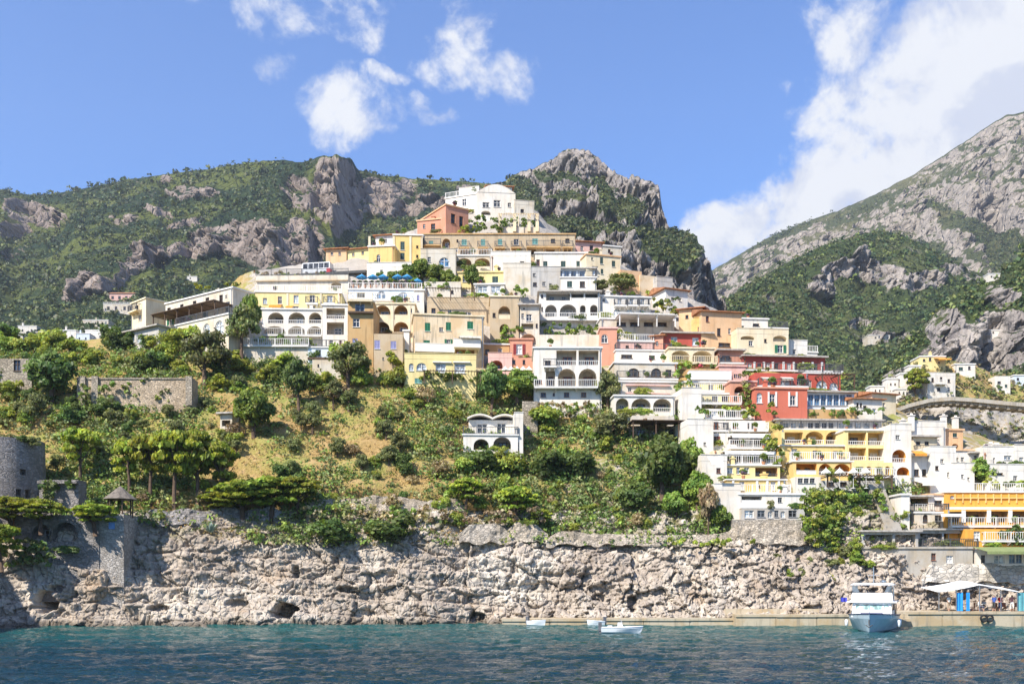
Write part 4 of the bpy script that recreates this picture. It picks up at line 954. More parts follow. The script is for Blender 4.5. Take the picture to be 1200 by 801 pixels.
b.block(495, 674, 275, 301, TAN, 0, tw, [('L', 518.5, 527.5, 279.5, 291, 'w', None, .8)]+[('l', x-5, x+5, 292.5, 300, 'k', None, 1.0) for x in (544, 566, 586, 605)]+[('l', 660, 670, 292, 298, 'k', None, 1.0), ('l', 620, 628, 292, 298, 'k', None, 1.0), ('l', 640, 650, 292, 298, 'k', None, 1.0)], bals=[(x-6, x+6, 291, 'iron', .8) for x in (544, 566, 586, 605)]+[(617, 657, 290.5, 'iron', 1.0), (659, 671, 290.5, 'iron', .8), (497, 517, 289.5, 'iron', 1.4)], inner=OCHRE, roof='flat', trim=OCHRE, dY=-.2, depth=11)
b.block(534, 576, 300, 312.5, OLDW, 0, logs=[('L', 535.5, 552.5, 302.5, 312, None, None), ('L', 556, 574, 302.5, 312, None, None)], inner=TAN, roof='bal', dY=-.8)
b.block(493, 534, 297, 326, OLDW, 0, [('U', 520.5, 307, 12.5, 11), ('w', 503, 304, 4, 6)], roof='par', dY=-1.2)
b.block(575, 622, 300, 318, WHITE, 0, [('w', 612, 309, 5, 6)], roof='par', dY=-.8); b.block(590, 622, 314, 340, OLDW, 0, roof='par', dY=-.4)
b = Bld('villa', 'bright yellow villa with white corner trim and an arched window', 462, 316)
b.block(432, 462, 289, 320, YELLOW, -6, [('a', 443.5, 303, 4.4, 10)], roof='flat', depth=8)
b.block(461, 495, 276, 313, YELLOW, 3, [('T', 471.7, 288, 5, 10), ('T', 471.7, 300, 5, 8), ('k', 489, 289, 2.5, 3), ('k', 489, 300, 2.5, 3)], roof='flat', depth=8, dY=.4)
b.pilasters([433, 461.5, 481, 494], 277, 312, .35, CREAM)
b.block(430, 482, 313, 325, WHITE, -3, [('w', 447, 318, 3, 4)], roof='par', dY=-.6)
b = Bld('house', 'peach gabled house with a long sloping wing beside the yellow villa', 398, 303)
b.block(382, 406, 292, 306, PEACH, -8, [('w', 389, 297, 3, 4), ('w', 398, 297, 3, 4)], roof='tile', depth=7)
b.block(405, 436, 292, 305, PALEY, -14, [('w', 414, 298, 3, 4), ('w', 425, 296, 3, 4)], roof='tile', depth=6)
b.block(440, 466, 276, 290, WHITE, -10, [('w', 452, 282, 3, 4)], roof='tile', depth=6, dY=2)
b = Bld('house', 'small pinkish white house against the rocks right of the long tan palazzo', 690, 298)
b.block(674, 705, 284, 299, PINK, 10, [('w', 682, 291, 3.5, 5), ('k', 693, 290, 4, 5)], roof='tile', depth=6)
b.block(703, 728, 289, 300, OLDW, 14, [('k', 714, 294, 3, 4)], roof='flat', depth=6, dY=-1)
b = Bld('house', 'plain white house with teal shutters just under the long tan palazzo', 657, 316)
b.block(627, 688, 297, 318, WHITE, 0, [('T', 639, 309.5, 5, 7), ('T', 660, 309.3, 5.5, 7), ('T', 677.5, 309, 4, 6.5), ('b', 630.5, 308, 4, 8)], roof='flat', dY=-.2)
b = Bld('house', 'white terraced house with blue glazed gallery below the teal shuttered house', 655, 340)
b.block(634, 697, 315.5, 326, BLUEW, 0, row('y', [640, 648, 656, 664, 672, 682, 691], 320.5, 6, 7), roof='slab', dY=-.6)
b.block(619, 657, 318, 342, GREYW, 0, [('w', 637.5, 332.5, 4, 5), ('w', 626, 322, 3.5, 4), ('w', 645, 334, 3, 4)], roof='par', dY=-.3)
b.block(657, 699, 325.5, 341, WHITE, 0, [('T', 667.5, 333, 6, 7.5), ('k', 682.5, 333, 6, 7)], roof='rail', dY=-1.0)
b = Bld('house', 'cream corner house with dark shutters right of the white terraced house', 705, 326)
b.block(687, 727, 300, 330, CREAM, 14, [('T', 705, 305.5, 3.6, 7.5), ('T', 719, 309, 4, 7), ('T', 705.5, 318, 3, 6), ('w', 694, 303, 2.5, 3)], roof='flat', depth=8, trim=PEACH)
b = Bld('stepped_wall', 'long peach ramp wall stepping down beside the cream corner house', 750, 335, 'wall')
b.block(727, 752, 317, 338, PEACH, 16, auto=False, roof='none', depth=4); b.block(750, 772, 323, 341, STREAK, 18, auto=False, roof='none', depth=4); b.block(770, 788, 330, 346, GREYW, 18, [('k', 778, 338, 3, 4)], roof='par', depth=5)
b = Bld('house', 'small white house at the cliff edge end of the ramp wall', 792, 360)
b.block(780, 806, 340, 362, WHITE, 22, [('w', 788, 350, 3, 4), ('w', 797, 351, 3, 4)], roof='tile', depth=6)
# -- right centre
b = Bld('villa', 'white villa with big arched loggias and a dark glazed upper veranda', 666, 376)
b.block(632, 703, 342.5, 376.5, WHITE, 0, [('k', 635.3, 347, 2.6, 4), ('k', 635.3, 362, 2, 5)], [('l', 640, 668, 343.8, 352, 'x', None, 1.0), ('l', 669.5, 684, 343.8, 352, None, 'solid', 1.2), ('l', 686, 700.5, 343.8, 352, None, 'solid', 1.2), ('L', 638.7, 652.5, 357, 371, None, None), ('L', 656, 675.5, 356.5, 370.5, 'w', None), ('L', 679.7, 686.3, 357.5, 370, None, None), ('L', 691.5, 700.3, 357, 369.5, 'b', None)], inner=GREYW, roof='slab', dY=-.5)
b.balcony(633, 702, 375.5, 'balu', 1.0)
b = Bld('villa', 'white villa with glass balconies over three arched doors', 733, 372)
b.block(703.5, 762.5, 348.5, 374, WHITE, 6, [('w', 707.5, 351.5, 3, 4), ('P', 723.5, 366, 9.5, 9), ('P', 738, 366, 9, 9), ('P', 752.5, 366.3, 9, 9), ('p', 726, 353.5, 5, 7), ('p', 740, 353.5, 5, 7), ('p', 753, 353.5, 5, 7)], bals=[(719, 733, 359, 'iron', 1.0), (734.5, 746.5, 359, 'iron', 1.0), (748, 759, 359, 'iron', 1.0)], roof='flat', trim=TRIM)
b = Bld('terrace', 'white balustraded terrace with shaded rooms under the glass balcony villa', 756, 389, 'terrace')
b.block(704, 790, 375, 390, OLDW, 6, row('k', [728, 744, 760, 776], 380, 11, 5), roof='bal', dY=-.6); b.pergola(722, 786, 376, 385, 2.6, TRIM, True)
b = Bld('house', 'salmon tower house with an arched window beside the double arched white house', 712, 414)
b.block(703.5, 723, 385, 420, SALMON, 0, [('a', 708.5, 396.5, 7.5, 10)], roof='flat', trim=PINK)
b.block(722, 766, 400.5, 412, PINK, 4, row('k', [735, 750], 406, 4, 3), roof='bal', dY=-.3)
b = Bld('villa', 'big white villa with two tall round arches under square loggias', 664, 472)
b.block(625.5, 705, 408, 472.5, WHITE, 0, [('k', 642, 426, 7, 7.5), ('b', 631.5, 447, 7, 5), ('b', 636.7, 462.5, 6, 5.5), ('b', 649, 462, 2.6, 4), ('b', 664, 462.3, 6, 5.5), ('b', 684, 462.3, 6, 5.5)],
        [('l', 652, 675.5, 410.5, 428, 'b', 'balu'), ('l', 678, 701.5, 410.5, 428, 'b', 'balu'), ('L', 653.7, 674.8, 431.7, 453, 'b', None, 2.2), ('L', 678, 699.3, 431.7, 453, 'b', None, 2.2), ('l', 639.5, 650.5, 433, 453, 'b', None)], bals=[(637, 651.5, 429.8, 'iron', .8), (626, 700, 454.3, 'balu', 1.0)], inner=OLDW, roof='flat', dY=-.6)
b = Bld('villa', 'tall weathered white villa in four tiers with an arcaded bottom floor', 755, 486)
b.block(722, 787, 411, 425, WHITE, 4, [('k', 734.5, 417.5, 13, 4.5), ('k', 764, 418.5, 7, 4.5), ('P', 777, 417, 5, 7)], roof='rail', dY=.3)
b.block(720, 793, 426, 447.5, OLDW, 4, [('K', 742.5, 436.3, 14, 10), ('K', 769, 436.3, 12, 10), ('k', 783.5, 437, 7, 8), ('w', 755, 436, 3, 5)], bals=[(722, 793, 444.5, 'iron', 1.0)], roof='flat', dY=-.3)
b.block(726, 793, 448, 464, OLDW, 4, [('w', 738, 456, 4, 5)], roof='flat', dY=-.6); b.ledge(733, 785, 451.5, PINK, .3); b.ledge(733, 785, 461, PINK, .3)
b.block(720, 791, 464.5, 486, WHITE, 4, logs=[('L', 721.8, 737, 466.3, 484, 'a', None), ('L', 739.8, 763, 466.5, 482.5, 'k', 'balu'), ('L', 765.3, 787, 466.8, 482.5, 'k', 'balu')], inner=OLDW, roof='flat', dY=-1.0)
b.block(741, 790, 487, 503, OLDW, 4, roof='none', dY=-.2)
b = Bld('pergola', 'long dark flat roofed pergola on posts below the arcaded white villa', 768, 514, 'pergola')
b.block(737, 816, 499, 515, RUBBLE, 3, row('k', [751, 768, 785], 507, 9, 9), roof='none', dY=1.5); b.pergola(737, 815, 499.5, 513.5, 3.2, WOODD, True)
b = Bld('house', 'dark red gabled house with cream framed windows over two cream arches', 804, 430)
b.block(776.5, 834, 391, 408, RED, 4, [('p', 790, 399.5, 7.5, 10), ('p', 815, 400, 7.5, 9.5)], roof='slab', dY=.3, depth=8)
b.block(763, 777, 394, 410, SALMON, -24, [('w', 770, 402, 3, 5)], roof='tile', depth=6)
b.block(784, 837, 408.5, 430, CREAM, 4, logs=[('L', 786, 808.5, 410.5, 424, 'w', None), ('L', 811, 835, 410.8, 424, 'p', None)], bals=[(785, 838, 426.5, 'balu', 1.1)], roof='flat', trim=CREAM, dY=-.3)
b = Bld('house', 'stack of vine hung terraces with brown recesses under the two cream arches', 830, 468)
b.block(806, 856, 432, 448, OCHRE, 4, [('k', 846, 438, 8, 8), ('p', 825, 438, 14, 8)], bals=[(805, 854, 445, 'solid', 1.3)], roof='none', dY=-.2)
b.block(802, 856, 448.5, 461, PALEY, 4, [('p', 815, 453.5, 8, 7), ('k', 833, 455, 6, 8.5)], bals=[(803, 857, 459.5, 'balu', 1.3)], roof='flat', dY=-.5)
b.block(806, 868, 462, 478, PALEY, 4, [('k', 817, 469, 6, 6), ('k', 838, 467, 8, 6), ('k', 850, 467, 8, 6)], bals=[(810, 865, 474, 'balu', 1.5)], roof='flat', dY=-.8)
b = Bld('house', 'peach stucco house block with yellow panels at the right shoulder of the town', 835, 408)
b.block(795.5, 823, 362, 394, PEACH, -20, [('k', 805, 371, 3.5, 4), ('w', 815, 378, 4, 8)], roof='tile', depth=7)
b.block(822, 869, 366, 409, PEACH, 10, [('b', 829, 373.5, 3.6, 7), ('k', 842.5, 389, 4.2, 9), ('w', 855, 388, 3, 7), ('w', 862.5, 389, 3, 8), ('k', 849, 404, 14, 5)], roof='tile', depth=8)
b.block(814, 836, 378, 397, YELLOW, 4, [('p', 820, 386, 5, 6), ('p', 830, 387, 5, 6)], roof='par', dY=-1.5, depth=4)
b.ledge(823, 868, 381, CREAM)
b = Bld('house', 'bright cream cubic house with glass railed roof terrace on the skyline', 892, 420)
b.block(862, 900, 374, 393, WHITE, 6, [('k', 886, 380.5, 7.5, 3), ('w', 870, 384, 4, 5)], roof='flat', depth=8)
b.block(899, 923, 385, 394, PEACH, 6, [('k', 906, 390, 3, 4)], roof='rail', depth=7)
b.block(864, 924, 392, 420, CREAM, 6, [('k', 897, 399, 3, 4), ('w', 880, 402, 5, 6)], [('L', 868, 884, 393.5, 398, None, None, .8), ('L', 906, 922, 393, 400, None, None, 1.0)], roof='par', dY=-.6)
b.block(897, 946, 404, 422, WHITE, 8, [('w', 931, 412, 4, 6), ('k', 915, 412, 3, 4)], roof='par', dY=-1.2)
b.block(930, 958, 413, 424, WHITE, 10, [('w', 942, 418, 4, 5)], roof='bal', dY=-.8)
b = Bld('house', 'terracotta house with a wide arched window left of the red hotel', 856, 462)
b.block(842, 871, 411, 429, SALMON, 4, [('K', 850.5, 420, 14, 7.5)], bals=[(842, 870, 426, 'iron', .9)], roof='slab')
b.block(843, 874, 429.5, 447, PINK, 4, [('x', 864, 441, 11, 6)], bals=[(857, 874, 445.5, 'balu', 1.0)], roof='flat', dY=-.3, trim=PINK)
b.block(856, 886, 447.5, 476, SALMON, 4, [('k', 862, 466, 4, 6)], [('L', 860.5, 873.5, 452.5, 462, 'k', None)], roof='flat', dY=-.6, trim=PINK)
b = Bld('hotel', 'red hotel in three tiers with white framed windows and vine covered terrace', 918, 483, 'hotel')
b.block(871, 967, 418.5, 436, RED, 5, row('q', [878.7, 900, 924.7, 947.5], 430, 5, 9)+row('k', [889.7, 910, 934, 956], 430, 4.5, 8.5), bals=[(872, 984, 435.5, 'iron', 1.2)], roof='slab', dY=-.1)
b.pilasters([884, 895, 905.5, 918, 930, 941, 952, 963], 424, 434.5, .3)
b.block(885, 945, 437, 455, RED, 5, [('P', 897.5, 447.5, 10, 9), ('P', 920, 447.5, 11, 9), ('w', 936, 447, 4, 8)], bals=[(886, 944, 453.5, 'iron', 1.1)], roof='none', dY=-.5)
b.awning(891, 904, 441.8, CANVAS, .9, .3); b.awning(914, 927, 441.8, CANVAS, .9, .3)
b.block(885, 946, 455.5, 486, CORAL, 5, [('P', 890, 466, 6.5, 12), ('w', 905, 467.5, 7, 12), ('w', 929, 469, 7, 12)], roof='flat', trim=SALMON, dY=-.9)
b.pilasters([900.6, 909.4, 924.6, 933.4], 459, 476, .22)
b.block(943.5, 985, 438, 460, RED, 6, [('P', 963, 451.5, 13, 12), ('P', 977, 452.5, 10, 9), ('w', 949, 450, 4, 9)], roof='rail', dY=-.4)
b.pergola(955, 992, 444, 456, 2.5, WOODD)
b.block(944.5, 1001, 460, 479, BLUEW, 6, row('y', [950, 957.5, 965, 972.5, 980, 987.5, 995], 468.5, 6.3, 13), roof='slab', dY=-1.0)
b.block(945, 1004, 479.5, 488, OCHRE, 6, roof='none', dY=-1.0)
b = Bld('house', 'white house with small dark windows and blue shadowed porch right of the red hotel', 1018, 487)
b.block(1000, 1034, 468, 490, WHITE, 10, [('k', 1005, 474, 2.4, 5), ('k', 1009, 474.5, 2.4, 5), ('k', 1013.5, 477, 4, 4), ('u', 1024.5, 480.5, 4.5, 4)], roof='tile', depth=7, dY=-.3)
b.block(1022, 1050, 462, 492, CREAM, 20, [('w', 1036, 474, 3, 5)], roof='tile', depth=7, dY=2.5)
# -- yellow hotel
b = Bld('hotel', 'broad yellow hotel with rows of white railed loggias and a vine covered terrace', 980, 572, 'hotel')
b.block(910, 1033, 493, 504, WHITE, 3, row('p', [921, 930, 939], 498.5, 7, 7)+row('x', [950, 958, 966, 974], 498.5, 6, 7)+row('p', [986, 996, 1006, 1016, 1026], 498.5, 7, 7), roof='slab', dY=.2)
b.balcony(914, 1040, 503.6, 'iron', 1.2)
ly = [('l', 918, 941, 506, 519.5, 'q', 'balu'), ('L', 943.5, 965.5, 505, 520, 'q', 'balu'), ('L', 967.5, 988, 505, 520.5, 'k', 'balu')]
b.block(915, 990, 504.5, 522, YELLOW, 3, logs=ly, inner=YELLOW, roof='none', dY=-.2)
b.block(916, 991, 522.5, 540.5, YELLOW, 3, [('q', 931, 531.5, 7, 12), ('w', 955, 532.5, 5.5, 10), ('q', 979, 533.5, 5.5, 11)], bals=[(924, 992, 539.5, 'balu', 1.0)], roof='flat', dY=-.4, cor=.16)
b.pilasters([917.5, 990], 506, 540, .35, PALEY)
b.block(930, 999, 541, 559, YELLOW, 3, logs=[('l', 933, 957, 543, 555.5, 'k', 'solid'), ('L', 959.5, 974.5, 543, 556.5, 'q', 'balu'), ('L', 977, 996.5, 543, 556.8, 'q', 'balu')], inner=ORANGE, roof='flat', dY=-.6, cor=.16)
b.block(990.5, 1040, 504.5, 541, PALEY, 3, logs=[('l', 994, 1015, 506.5, 521, 'k', 'balu'), ('l', 1017, 1037.5, 506.5, 521.5, 'q', 'balu'), ('l', 995, 1015, 524.5, 539, 'q', 'balu'), ('l', 1017.5, 1037.5, 525, 539.5, 'q', 'balu')], inner=YELLOW, roof='flat', dY=-.5)
b.block(998.5, 1046, 541.5, 561, PALEY, 3, [('q', 1007.5, 551.5, 9, 10), ('q', 1030, 552, 9, 10)], [('L', 1014.5, 1021.5, 546, 556, None, None, .8), ('L', 1037, 1043, 546, 556, None, None, .8)], bals=[(998, 1046, 558.5, 'balu', 1.0)], inner=YELLOW, roof='none', dY=-.7)
b.block(1044, 1068, 504, 561, WHITE, 3, [('w', 1052, 512, 5, 5)], [('L', 1045.5, 1061.5, 526.5, 541.5, 'q', 'balu'), ('L', 1051, 1065.5, 547, 556.5, None, None)], inner=ORANGE, roof='par', dY=-.7)
b.block(932, 962, 559.5, 571, WHITE, 3, row('x', [938, 945, 952], 563, 6, 6), roof='none', dY=-.4)
b.block(962, 1036, 564, 576, GREYW, 3, row('k', [973, 988, 1003, 1018, 1030], 567, 9, 5), roof='none', dY=.4); b.pergola(962, 1036, 561, 571, 2.2, WOODD)
b.ledge(960, 1037, 574)
b.block(1066, 1108, 500, 532, WHITE, 6, [('b', 1087, 523, 5, 5), ('w', 1098, 512, 3.5, 5), ('w', 1078, 512, 3.5, 4)], [('l', 1066.5, 1077.5, 527, 538, None, 'balu')], inner=YELLOW, roof='par', dY=.5)
b.block(1068, 1100, 534, 560, WHITE, 6, [('k', 1074, 553.5, 6, 8), ('k', 1083, 553.5, 5, 8), ('k', 1092, 553.5, 7, 8), ('w', 1090, 540, 4, 5)], roof='slab', dY=-.4)
b.awning(1066, 1080, 528, CANO, 1.3); b.awning(1071, 1090, 563, CANVAS, 2.0)
b.block(1070, 1098, 512, 534, CREAM, 6, [('k', 1076, 519, 5, 4), ('k', 1086, 519, 5, 4), ('w', 1093, 526, 3, 5)], bals=[(1070, 1096, 531, 'iron', 1.0)], roof='slab', dY=-.2)
b.chimney(1062, 503, 1.2); b.chimney(1072, 500, 1.5)
b = Bld('tower_house', 'narrow peach tower house with chimneys and a dark arch under the road', 1117, 530)
b.block(1106.5, 1128.5, 504, 531, PEACH, 6, [('T', 1119, 509.5, 5, 5)], [('L', 1115, 1123.5, 519.5, 528, 'k', None)], roof='flat', dY=1, trim=PEACH); b.chimney(1110, 503, 1.8); b.chimney(1124, 503, 1.6)
b = Bld('apartment_block', 'white cubic apartment block in stacked terraces above the orange hotel', 1120, 572, 'apartments')
b.block(1090, 1120, 530, 572, WHITE, 6, [('w', 1104, 540, 4, 5), ('w', 1112, 556, 4, 6), ('k', 1098, 548, 4, 5)], roof='par', dY=.3)
b.block(1118, 1141, 528, 549, WHITE, 4, [('w', 1128, 538, 4, 5), ('w', 1122, 538, 2.5, 4)], roof='flat', dY=.8, trim=PEACH); b.block(1116, 1142, 549.5, 572, WHITE, 4, [('w', 1128, 558, 3.5, 5), ('w', 1135, 561, 2.5, 4)], roof='par', dY=-.2)
b = Bld('apartment_block', 'spread out white houses with glass porches at the end of the hillside', 1172, 568, 'apartments')
b.block(1137, 1155, 531, 546, GREYW, 4, row('x', [1142, 1149], 537, 6, 8), roof='slab'); b.block(1152, 1192, 530, 552, WHITE, 4, [('w', 1165, 540, 2.5, 8), ('p', 1181, 536, 9, 5), ('k', 1172, 545, 3, 4)], roof='par', dY=-.2)
b.block(1160, 1200, 551, 570, WHITE, 4, [('k', 1169, 555, 13, 2.6), ('w', 1190, 560, 5, 6)], roof='par', dY=-.6); b.block(1190, 1226, 528, 556, WHITE, 2, [('p', 1197, 538, 5, 5), ('w', 1207, 540, 4, 6), ('k', 1198, 553, 4, 4)], roof='par', dY=.2)
b.chimney(1165, 527, .8, .9); b.chimney(1172, 527, .7, 1.2)
b = Bld('house', 'white and peach house with double window left of the orange hotel', 1090, 600)
b.block(1088, 1109, 580, 600, WHITE, 2, [('k', 1099.5, 589, 9, 6)], roof='flat', trim=PEACH, dY=-.2); b.block(1065.5, 1089, 582, 600, OLDW, 2, logs=[('l', 1067, 1087.5, 583.5, 593.5, 'k', 'balu')], inner=OCHRE, roof='slab', dY=.2)
b.block(1056, 1066, 580, 622, WHITE, 2, auto=False, roof='flat', depth=3, dY=-.5); b.awning(1092, 1120, 601.5, CANW, 2.2, .2)
b.block(1072, 1112, 601, 622, OLDW, 2, [('K', 1084.5, 607, 6, 9), ('x', 1100, 607, 9, 7)], roof='rail', dY=-.2)
b = Bld('hotel', 'vivid orange hotel with white columned loggias above the quay', 1160, 640, 'hotel')
b.block(1107.5, 1240, 577, 597, ORANGE, 1, [('P', 1116, 582, 5, 4)], auto=False, roof='bal', dY=-.4)
for k in range(11): b.ledge(1119.5+k*9, 1126.5+k*9, 583.2, YELLOW, .18, .12)
b.pilasters([1119+k*9 for k in range(12)], 578.5, 589, .12, YELLOW, .12)
b.ledge(1108, 1240, 595.5, TRIM, .5, .3)
b.block(1109, 1240, 597.5, 619, ORANGE, 1, logs=[('l', 1111, 1127, 599, 611.5, 'k', None), ('l', 1131, 1157, 598.5, 611.5, 'k', None), ('l', 1160.5, 1182, 598.5, 611.5, 'k', None), ('l', 1185.5, 1208, 598.5, 611.5, 'k', None), ('l', 1211, 1236, 598.5, 611.5, 'k', None)], bals=[(1111, 1240, 616, 'balu', .9)], inner=OCHRE, roof='none', dY=-.8)
b.pilasters([1129, 1158.7, 1183.7, 1209.5], 597.5, 612, .45)
b.block(1131, 1240, 619.5, 640, ORANGE, 1, [('q', 1145, 627.5, 8, 11), ('q', 1176, 628, 6, 10), ('q', 1195, 628, 5, 10), ('q', 1215, 628, 6, 10)], bals=[(1150, 1240, 633, 'balu', .9)], roof='none', dY=-1.2)
b.block(1144, 1240, 643, 664, WHITE, 1, [('p', 1171, 655, 13, 10), ('y', 1186, 654.5, 7, 10), ('y', 1194, 654.5, 7, 10), ('x', 1206, 654.5, 7, 10), ('k', 1152, 656, 5, 12)], roof='none', dY=-1.0); b.awning(1140, 1240, 640.5, CANG, 3.2, .6)
b = Bld('boat_house', 'long grey concrete shed with open dark bays below the hotels', 1070, 658, 'shed')
b.block(1010, 1076, 623, 642, GREYW, 1, logs=[('l', 1014, 1046, 626, 640, None, None, 1.2), ('l', 1049, 1073, 626, 640, None, None, 1.2)], inner=OLDW, roof='slab', dY=-.3)
b.block(1074, 1134, 621, 642, GREYW, 1, logs=[('l', 1078, 1104, 624.5, 639, None, 'iron', 2.5), ('l', 1106, 1131, 624.5, 639, 'x', 'iron', 2.5)], inner=RUBBLE, roof='slab', dY=-.3); b.balcony(1076, 1140, 641, 'iron', 1.2, CONC)
b.block(1010, 1140, 642.5, 660, CONC, 1, [('b', 1094, 652, 5.5, 8.5), ('q', 1113, 655, 8, 9), ('k', 1058, 651, 3, 3)], roof='flat', trim=CONC, dY=-.9)
# -- white stepped apartment house on the slope
b = Bld('apartment_house', 'white and yellow apartment house stepping down the slope in seven balcony tiers', 868, 608, 'apartments')
b.block(822, 895, 479, 492, WHITE, 3, [('p', 835, 485, 12, 7), ('x', 856, 485, 13, 7), ('p', 880, 485, 10, 7)], roof='none', dY=.4); b.balcony(824, 894, 491, 'balu', 1.2)
b.block(820, 897, 492.5, 507, WHITE, 3, [('b', 837.5, 498.5, 9, 9), ('b', 860, 499.5, 5, 10), ('b', 880, 499.5, 8, 10), ('w', 849, 498, 4, 6)], bals=[(828, 851, 505, 'iron', 1.0), (855, 897, 505, 'balu', 1.2)], roof='none', dY=.1)
b.block(819, 903, 507.5, 527, WHITE, 3, [('B', 836, 515.5, 7.5, 9), ('k', 859.5, 515.5, 13, 7), ('k', 884, 516, 11, 7.5), ('b', 891.5, 517, 3, 8)], bals=[(852, 906, 525.5, 'balu', 1.3)], roof='none', dY=-.2); b.awning(855, 900, 509.5, CANW, 1.2, .25)
b.block(836, 909, 527.5, 546, CREAM, 3, [('k', 848.5, 534, 8, 7), ('k', 862.5, 534, 17, 7), ('u', 886, 535.5, 8, 9), ('q', 894, 535.5, 4.5, 9), ('u', 902, 535.5, 8, 9)], bals=[(844, 910, 544, 'balu', 1.3)], roof='none', dY=-.4); b.awning(846, 905, 528.5, CANW, 1.3, .25)
b.block(838, 914, 546.5, 562, PALEY, 3, [('u', 865, 551, 4, 8), ('p', 855, 551, 8, 7), ('p', 875, 551, 6, 7)], [('l', 885, 911, 547.5, 558, 'k', 'iron')], inner=OCHRE, roof='flat', dY=-.6, cor=.15)
b.block(852, 921, 562.5, 579, YELLOW, 3, [('q', 869.5, 569, 6, 10), ('k', 889.5, 569, 2.5, 4), ('q', 906, 569, 6, 10)], bals=[(856, 922, 578, 'balu', 1.3)], roof='flat', dY=-.8, cor=.15); b.pilasters([859, 887, 899, 912.5], 563, 577, .25)
b.block(866, 942, 579.5, 596, WHITE, 3, [('x', 914, 585.5, 5, 6)], [('l', 869, 893, 581, 588.5, 'k', 'solid')], roof='flat', dY=-.9); b.ledge(866, 943, 595, TRIM, .9, .18)
b.block(869, 943, 596.5, 608, GREYW, 3, [('p', 878, 602, 11, 9), ('x', 892, 601.5, 9, 8), ('P', 902.5, 602.5, 5.5, 8), ('x', 910, 601.5, 5, 8), ('P', 917.5, 602.5, 5.5, 8), ('x', 929, 601.5, 10, 8)], roof='none', dY=-.6)
b.block(858, 940, 608.5, 622, RUBBLE, 3, [('k', 883, 616, 2.4, 3)], roof='none', dY=-.2, name='retaining_wall', base=.6)
b.block(800, 822, 461, 500, WHITE, 6, auto=False, roof='par', dY=.2, depth=5); b.block(806, 836, 498, 545, WHITE, 6, [('w', 826, 520, 3, 4)], auto=False, roof='par', dY=0, depth=6)
b.block(822, 852, 540, 580, WHITE, 6, [('b', 842, 551, 5, 6), ('k', 848, 571, 3, 4), ('x', 840, 573, 5, 10)], auto=False, roof='par', dY=-.2, depth=6); b.block(838, 868, 574, 610, WHITE, 6, auto=False, roof='par', dY=-.3, depth=6)
b.awning(829, 843, 535, CANW, 1.5, .8)
# -- lone villa on the slope
b = Bld('villa', 'lone white villa with two shallow vaulted bays amid the scrubby slope', 578, 537)
b.block(549.5, 604, 492, 512, WHITE, 4, [('w', 565, 502, 13, 11), ('w', 587.5, 501.5, 10.5, 12)], roof='none', dY=.2, depth=8)
tL, tR, zb_, zt_, D_ = b.dim
for (u0, u1) in ((tL-.2, (tL+tR)/2), ((tL+tR)/2+.01, tR+.2)):
    r = MB(); n = 8; pr = [(u0+(u1-u0)*k/n, zt_+.01+.75*math.sin(math.pi*(.12+.76*k/n))-.25) for k in range(n+1)]
    for k in range(n):
        a_, c_ = pr[k], pr[k+1]; r.hexa([(a_[0], -.7, a_[1]), (c_[0], -.7, c_[1]), (c_[0], D_, c_[1]), (a_[0], D_, a_[1]), (a_[0], -.7, a_[1]+.2), (c_[0], -.7, c_[1]+.2), (c_[0], D_, c_[1]+.2), (a_[0], D_, a_[1]+.2)])
    b.put('vault', r, WHITE)
b.block(543, 607, 511, 528, WHITE, 4, logs=[('L', 555, 573, 514, 527, 'k', None, 2.0), ('L', 578, 599, 511.5, 527, 'k', None, 2.0)], inner=GREYW, roof='rail', dY=-.6, depth=6)
b.block(603, 613, 490, 536, WHITE, 4, [('b', 606.5, 523, 3, 10)], roof='par', dY=.2, depth=8); b.block(588, 602, 526, 538, WHITE, 4, roof='none', dY=-1.0, depth=4)
# ---------------------------------------------------------------- trees, shrubs, vines
def crown(name, blobs, k, leaf, cols, seed, flat_=1.0, shell=.55):
    rng = np.random.default_rng(seed); b = np.array(blobs, float)
    cc = np.array(cols)[rng.integers(0, len(cols), len(b))]*(.75+.5*rng.random((len(b), 1)))
    v, q, t = leaf_cloud(b[:, :3], b[:, 3:6] if b.shape[1] > 4 else b[:, 3], k, leaf, cc, rng, flat_, .22, shell)
    me = fast_mesh(name, v, q, False, {'tint': t}); me.materials.append(M_LEAF); return me
def round_blobs(n, seed, zc=.62, rz=.36, rx=.46, br=.17):
    r = random.Random(seed); o = []
    for k in range(n):
        while True:
            p = (r.uniform(-1, 1), r.uniform(-1, 1), r.uniform(-1, 1))
            if .15 < p[0]**2+p[1]**2+p[2]**2 < 1: break
        s = br*r.uniform(.6, 1.25); o.append((p[0]*(rx-s*.5), p[1]*(rx-s*.5), zc+p[2]*(rz-s*.4), s))
    return o
def trunk_mesh(seed, h=.55, r=.045, limbs=5, lean=.05, spread=.3):
    rr = random.Random(seed); m = MB(); x, y = rr.uniform(-lean, lean), rr.uniform(-lean, lean)
    m.tube([(0, 0, -.12), (x*.3, y*.3, h*.35), (x, y, h*.75), (x*1.4, y*1.4, h)], [r*1.35, r, r*.75, r*.4], 7)
    for k in range(limbs):
        a = 2*math.pi*k/limbs+rr.uniform(-.4, .4); z = h*rr.uniform(.45, .85); e = rr.uniform(.6, 1)*spread
        m.tube([(x*.8, y*.8, z), (x+math.cos(a)*e*.5, y+math.sin(a)*e*.5, z+.12), (x+math.cos(a)*e, y+math.sin(a)*e, z+.27)], [r*.5, r*.36, r*.15], 5)
    return m.mesh('trunk', True)
BARK = flat('bark', (.13, .085, .055), .95, 0, .3)
